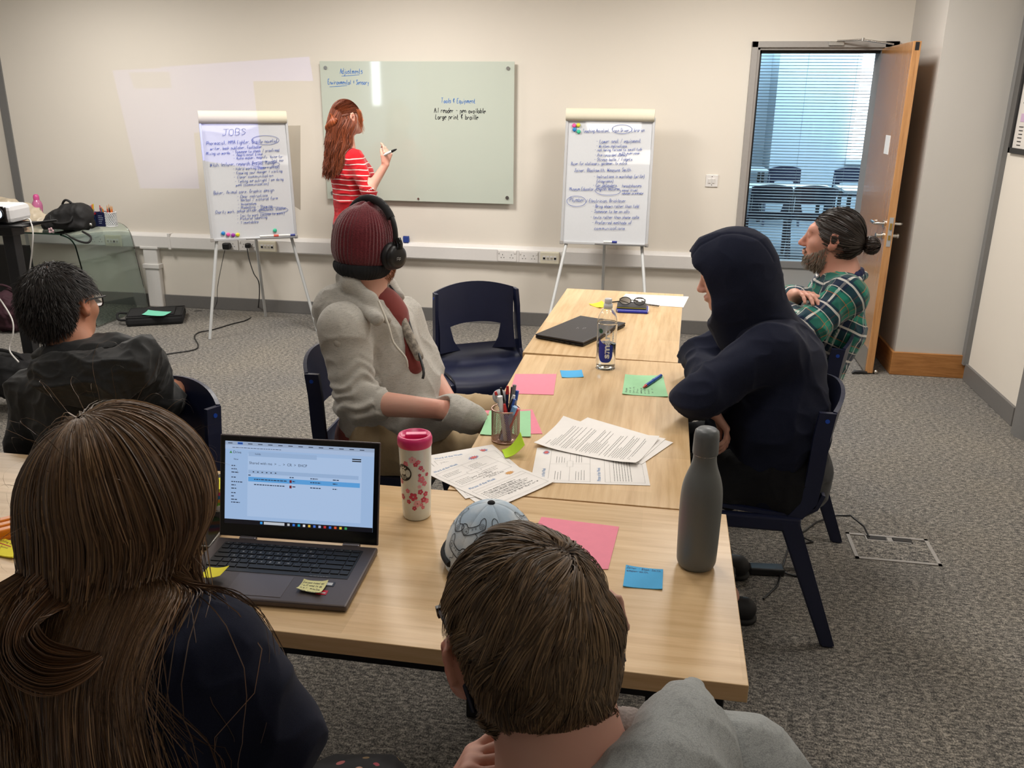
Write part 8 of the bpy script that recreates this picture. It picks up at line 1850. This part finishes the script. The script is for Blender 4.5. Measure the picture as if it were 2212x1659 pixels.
# plugs and cords
def plug(p, s, label, nm, cat='plug'):
    p = Vector(p); o = MB().box((p.x, 6.418, p.z), (.050*s, .045*s, .045*s), None, .010).obj(nm, MAT['black']); return tag(o, label, cat), p
_, pa = plug((-3.457,6.430,0.550), 1.15, 'bulky black power adapter plugged in under the left flipchart', 'power_adapter', 'adapter'); _, pbp = plug((-3.272,6.430,0.561), .85, 'black mains plug right of the bulky adapter', 'mains_plug')
tag(MB().tube(_smooth([(pa.x-.01, 6.40, pa.z-.03), (-3.483,6.350,0.398), (-3.451,6.200,0.260), (-3.389,6.050,0.166), (-3.653,6.412,0.004), (-3.754,6.407,0.004), (-3.769,6.362,0.010)], 5), .0026, 6).obj('thin_cable', MAT['black']), 'thin black cord from the bulky adapter down to the laptop case', 'cord')
tag(MB().tube(_smooth([(pbp.x, 6.40, pbp.z-.02), (-3.243,6.360,0.462), (-3.184,6.300,0.364), (-3.095,6.200,0.295), (-3.288,6.515,0.006), (-3.223,6.207,0.006), (-3.278,6.044,0.006), (-3.335,5.859,0.006), (-3.396,5.763,0.006), (-3.362,5.635,0.006), (-3.227,5.445,0.006), (-3.191,5.331,0.006), (-3.274,5.232,0.006), (-3.365,5.178,0.006), (-3.508,5.326,0.006), (-3.529,5.420,0.006), (-3.616,5.328,0.006)], 6), .0046, 6).obj('thick_cable', MAT['black']), 'thick black mains cord running from the plug across the carpet', 'cord')
t_ = thing('adapter_block', 'black adapter block with cable under the seat of the hooded person', 'adapter', (0.481,3.030,0.000)); a = Vector((0.468,2.993,0.012)); MB().box(a+Vector((0, 0, .004)), (.13, .05, .030), rotz(.1), .006).obj('block', MAT['steel'], t_); MB().tube(_smooth([tuple(a+Vector((.06, 0, 0))), (0.561,2.987,0.006), (0.614,2.984,0.006), (0.636,3.018,0.008)], 4), .004, 6).obj('lead', MAT['black'], t_)

# the projected picture: a bare lamp hung for an unseen ceiling projector, masked to the shape of the slide
lp_ = Vector((-1.45, 3.0, 2.45))
ld_ = bpy.data.lights.new('projector_beam', 'SPOT'); ld_.energy = 150; ld_.shadow_soft_size = .002; ld_.spot_size = math.radians(150); ld_.spot_blend = 0
lo_ = bpy.data.objects.new('projector_beam', ld_); C.objects.link(lo_); lo_.location = lp_
fwd = (Vector((-3.4, 6.5, 1.45))-lp_).normalized(); zax = -fwd; xax = Vector((0, 0, 1)).cross(zax).normalized(); yax = zax.cross(xax)
lo_.matrix_world = Matrix(((xax.x, yax.x, zax.x, lp_.x), (xax.y, yax.y, zax.y, lp_.y), (xax.z, yax.z, zax.z, lp_.z), (0, 0, 0, 1)))
ld_.use_nodes = True; nt = ld_.node_tree; em_ = nt.nodes['Emission']
tc_ = nt.nodes.new('ShaderNodeTexCoord')
def lm(op, a, b=None):
    n_ = nt.nodes.new('ShaderNodeMath'); n_.operation = op
    for i, q_ in enumerate((a, b)):
        if q_ is None: continue
        if isinstance(q_, (int, float)): n_.inputs[i].default_value = q_
        else: nt.links.new(q_, n_.inputs[i])
    return n_.outputs[0]
def poly_mask(pts):
    """convex polygon of world points; product of half-space tests on the ray direction in the lamp's own frame"""
    loc_ = [Vector(((Vector(p)-lp_).dot(xax), (Vector(p)-lp_).dot(yax), (Vector(p)-lp_).dot(zax))) for p in pts]; cen = sum(loc_, Vector()); out = None
    for a, b in zip(loc_, loc_[1:]+loc_[:1]):
        n_ = a.cross(b).normalized()
        if n_.dot(cen) < 0: n_ = -n_
        d_ = nt.nodes.new('ShaderNodeVectorMath'); d_.operation = 'DOT_PRODUCT'; nt.links.new(tc_.outputs['Normal'], d_.inputs[0]); d_.inputs[1].default_value = tuple(n_*LSIGN)
        g_ = lm('GREATER_THAN', d_.outputs['Value'], 0.0); out = g_ if out is None else lm('MULTIPLY', out, g_)
    return out
LSIGN = 1.0
m1 = poly_mask([(-4.328, 6.51, 1.882), (-2.691, 6.51, 1.985), (-2.663, 6.51, 1.746), (-3.163, 6.51, 1.809), (-4.31, 6.51, 1.76)])
m1 = poly_mask([(-4.328, 6.51, 1.882), (-2.691, 6.51, 1.985), (-2.663, 6.51, 1.746), (-3.163, 6.51, 1.809), (-4.30, 6.51, 1.80)])
m2 = poly_mask([(-4.328, 6.51, 1.882), (-3.160, 6.51, 1.93), (-3.135, 6.51, 1.0), (-4.216, 6.51, .978)])
mt = poly_mask([(-4.190, 6.51, 1.868), (-3.846, 6.51, 1.874), (-3.840, 6.51, 1.755), (-4.160, 6.51, 1.748)])
al = lm('MAXIMUM', m1, m2); al = lm('SUBTRACT', al, lm('MULTIPLY', mt, .75))
nt.links.new(al, em_.inputs['Strength']); em_.inputs['Color'].default_value = (.20, .24, 1.0, 1)
# ================================================================ furniture in the room beyond the corridor glass
for i, (x, y, r_, lb) in enumerate(((1.15, 10.15, 2, 'navy chair behind the corridor blind, nearer row, left one'), (1.62, 10.15, -3, 'navy chair behind the corridor blind, nearer row, right one'), (1.62, 13.0, 4, 'navy chair behind the corridor blind, farther row, left one'), (2.52, 13.0, -2, 'navy chair behind the corridor blind, farther row, right one'))):
    dup(ch0, (x, y, 0), math.radians(r_), lb)
MAT['far_top'] = M('far_table_white', sr(226, 230, 232), .3)
for x, y, lb in ((1.15, 10.75, 'white table behind the corridor blind, in front of the nearer chairs'), (2.75, 10.75, 'white table behind the corridor blind, right end of the nearer row'), (.7, 13.5, 'white table behind the corridor blind, farthest back')):
    t_ = thing('office_table', lb, 'table', (x, y, 0)); local(MB().box((0, 0, .73), (1.5, .7, .03), None, .002).obj('tabletop', MAT['far_top'], t_))
    for sx in (-1, 1):
        for sy in (-1, 1): local(MB().box((sx*.68, sy*.28, .36), (.04, .04, .71)).obj('leg', MAT['steel'], t_))
bpy.context.view_layer.update()
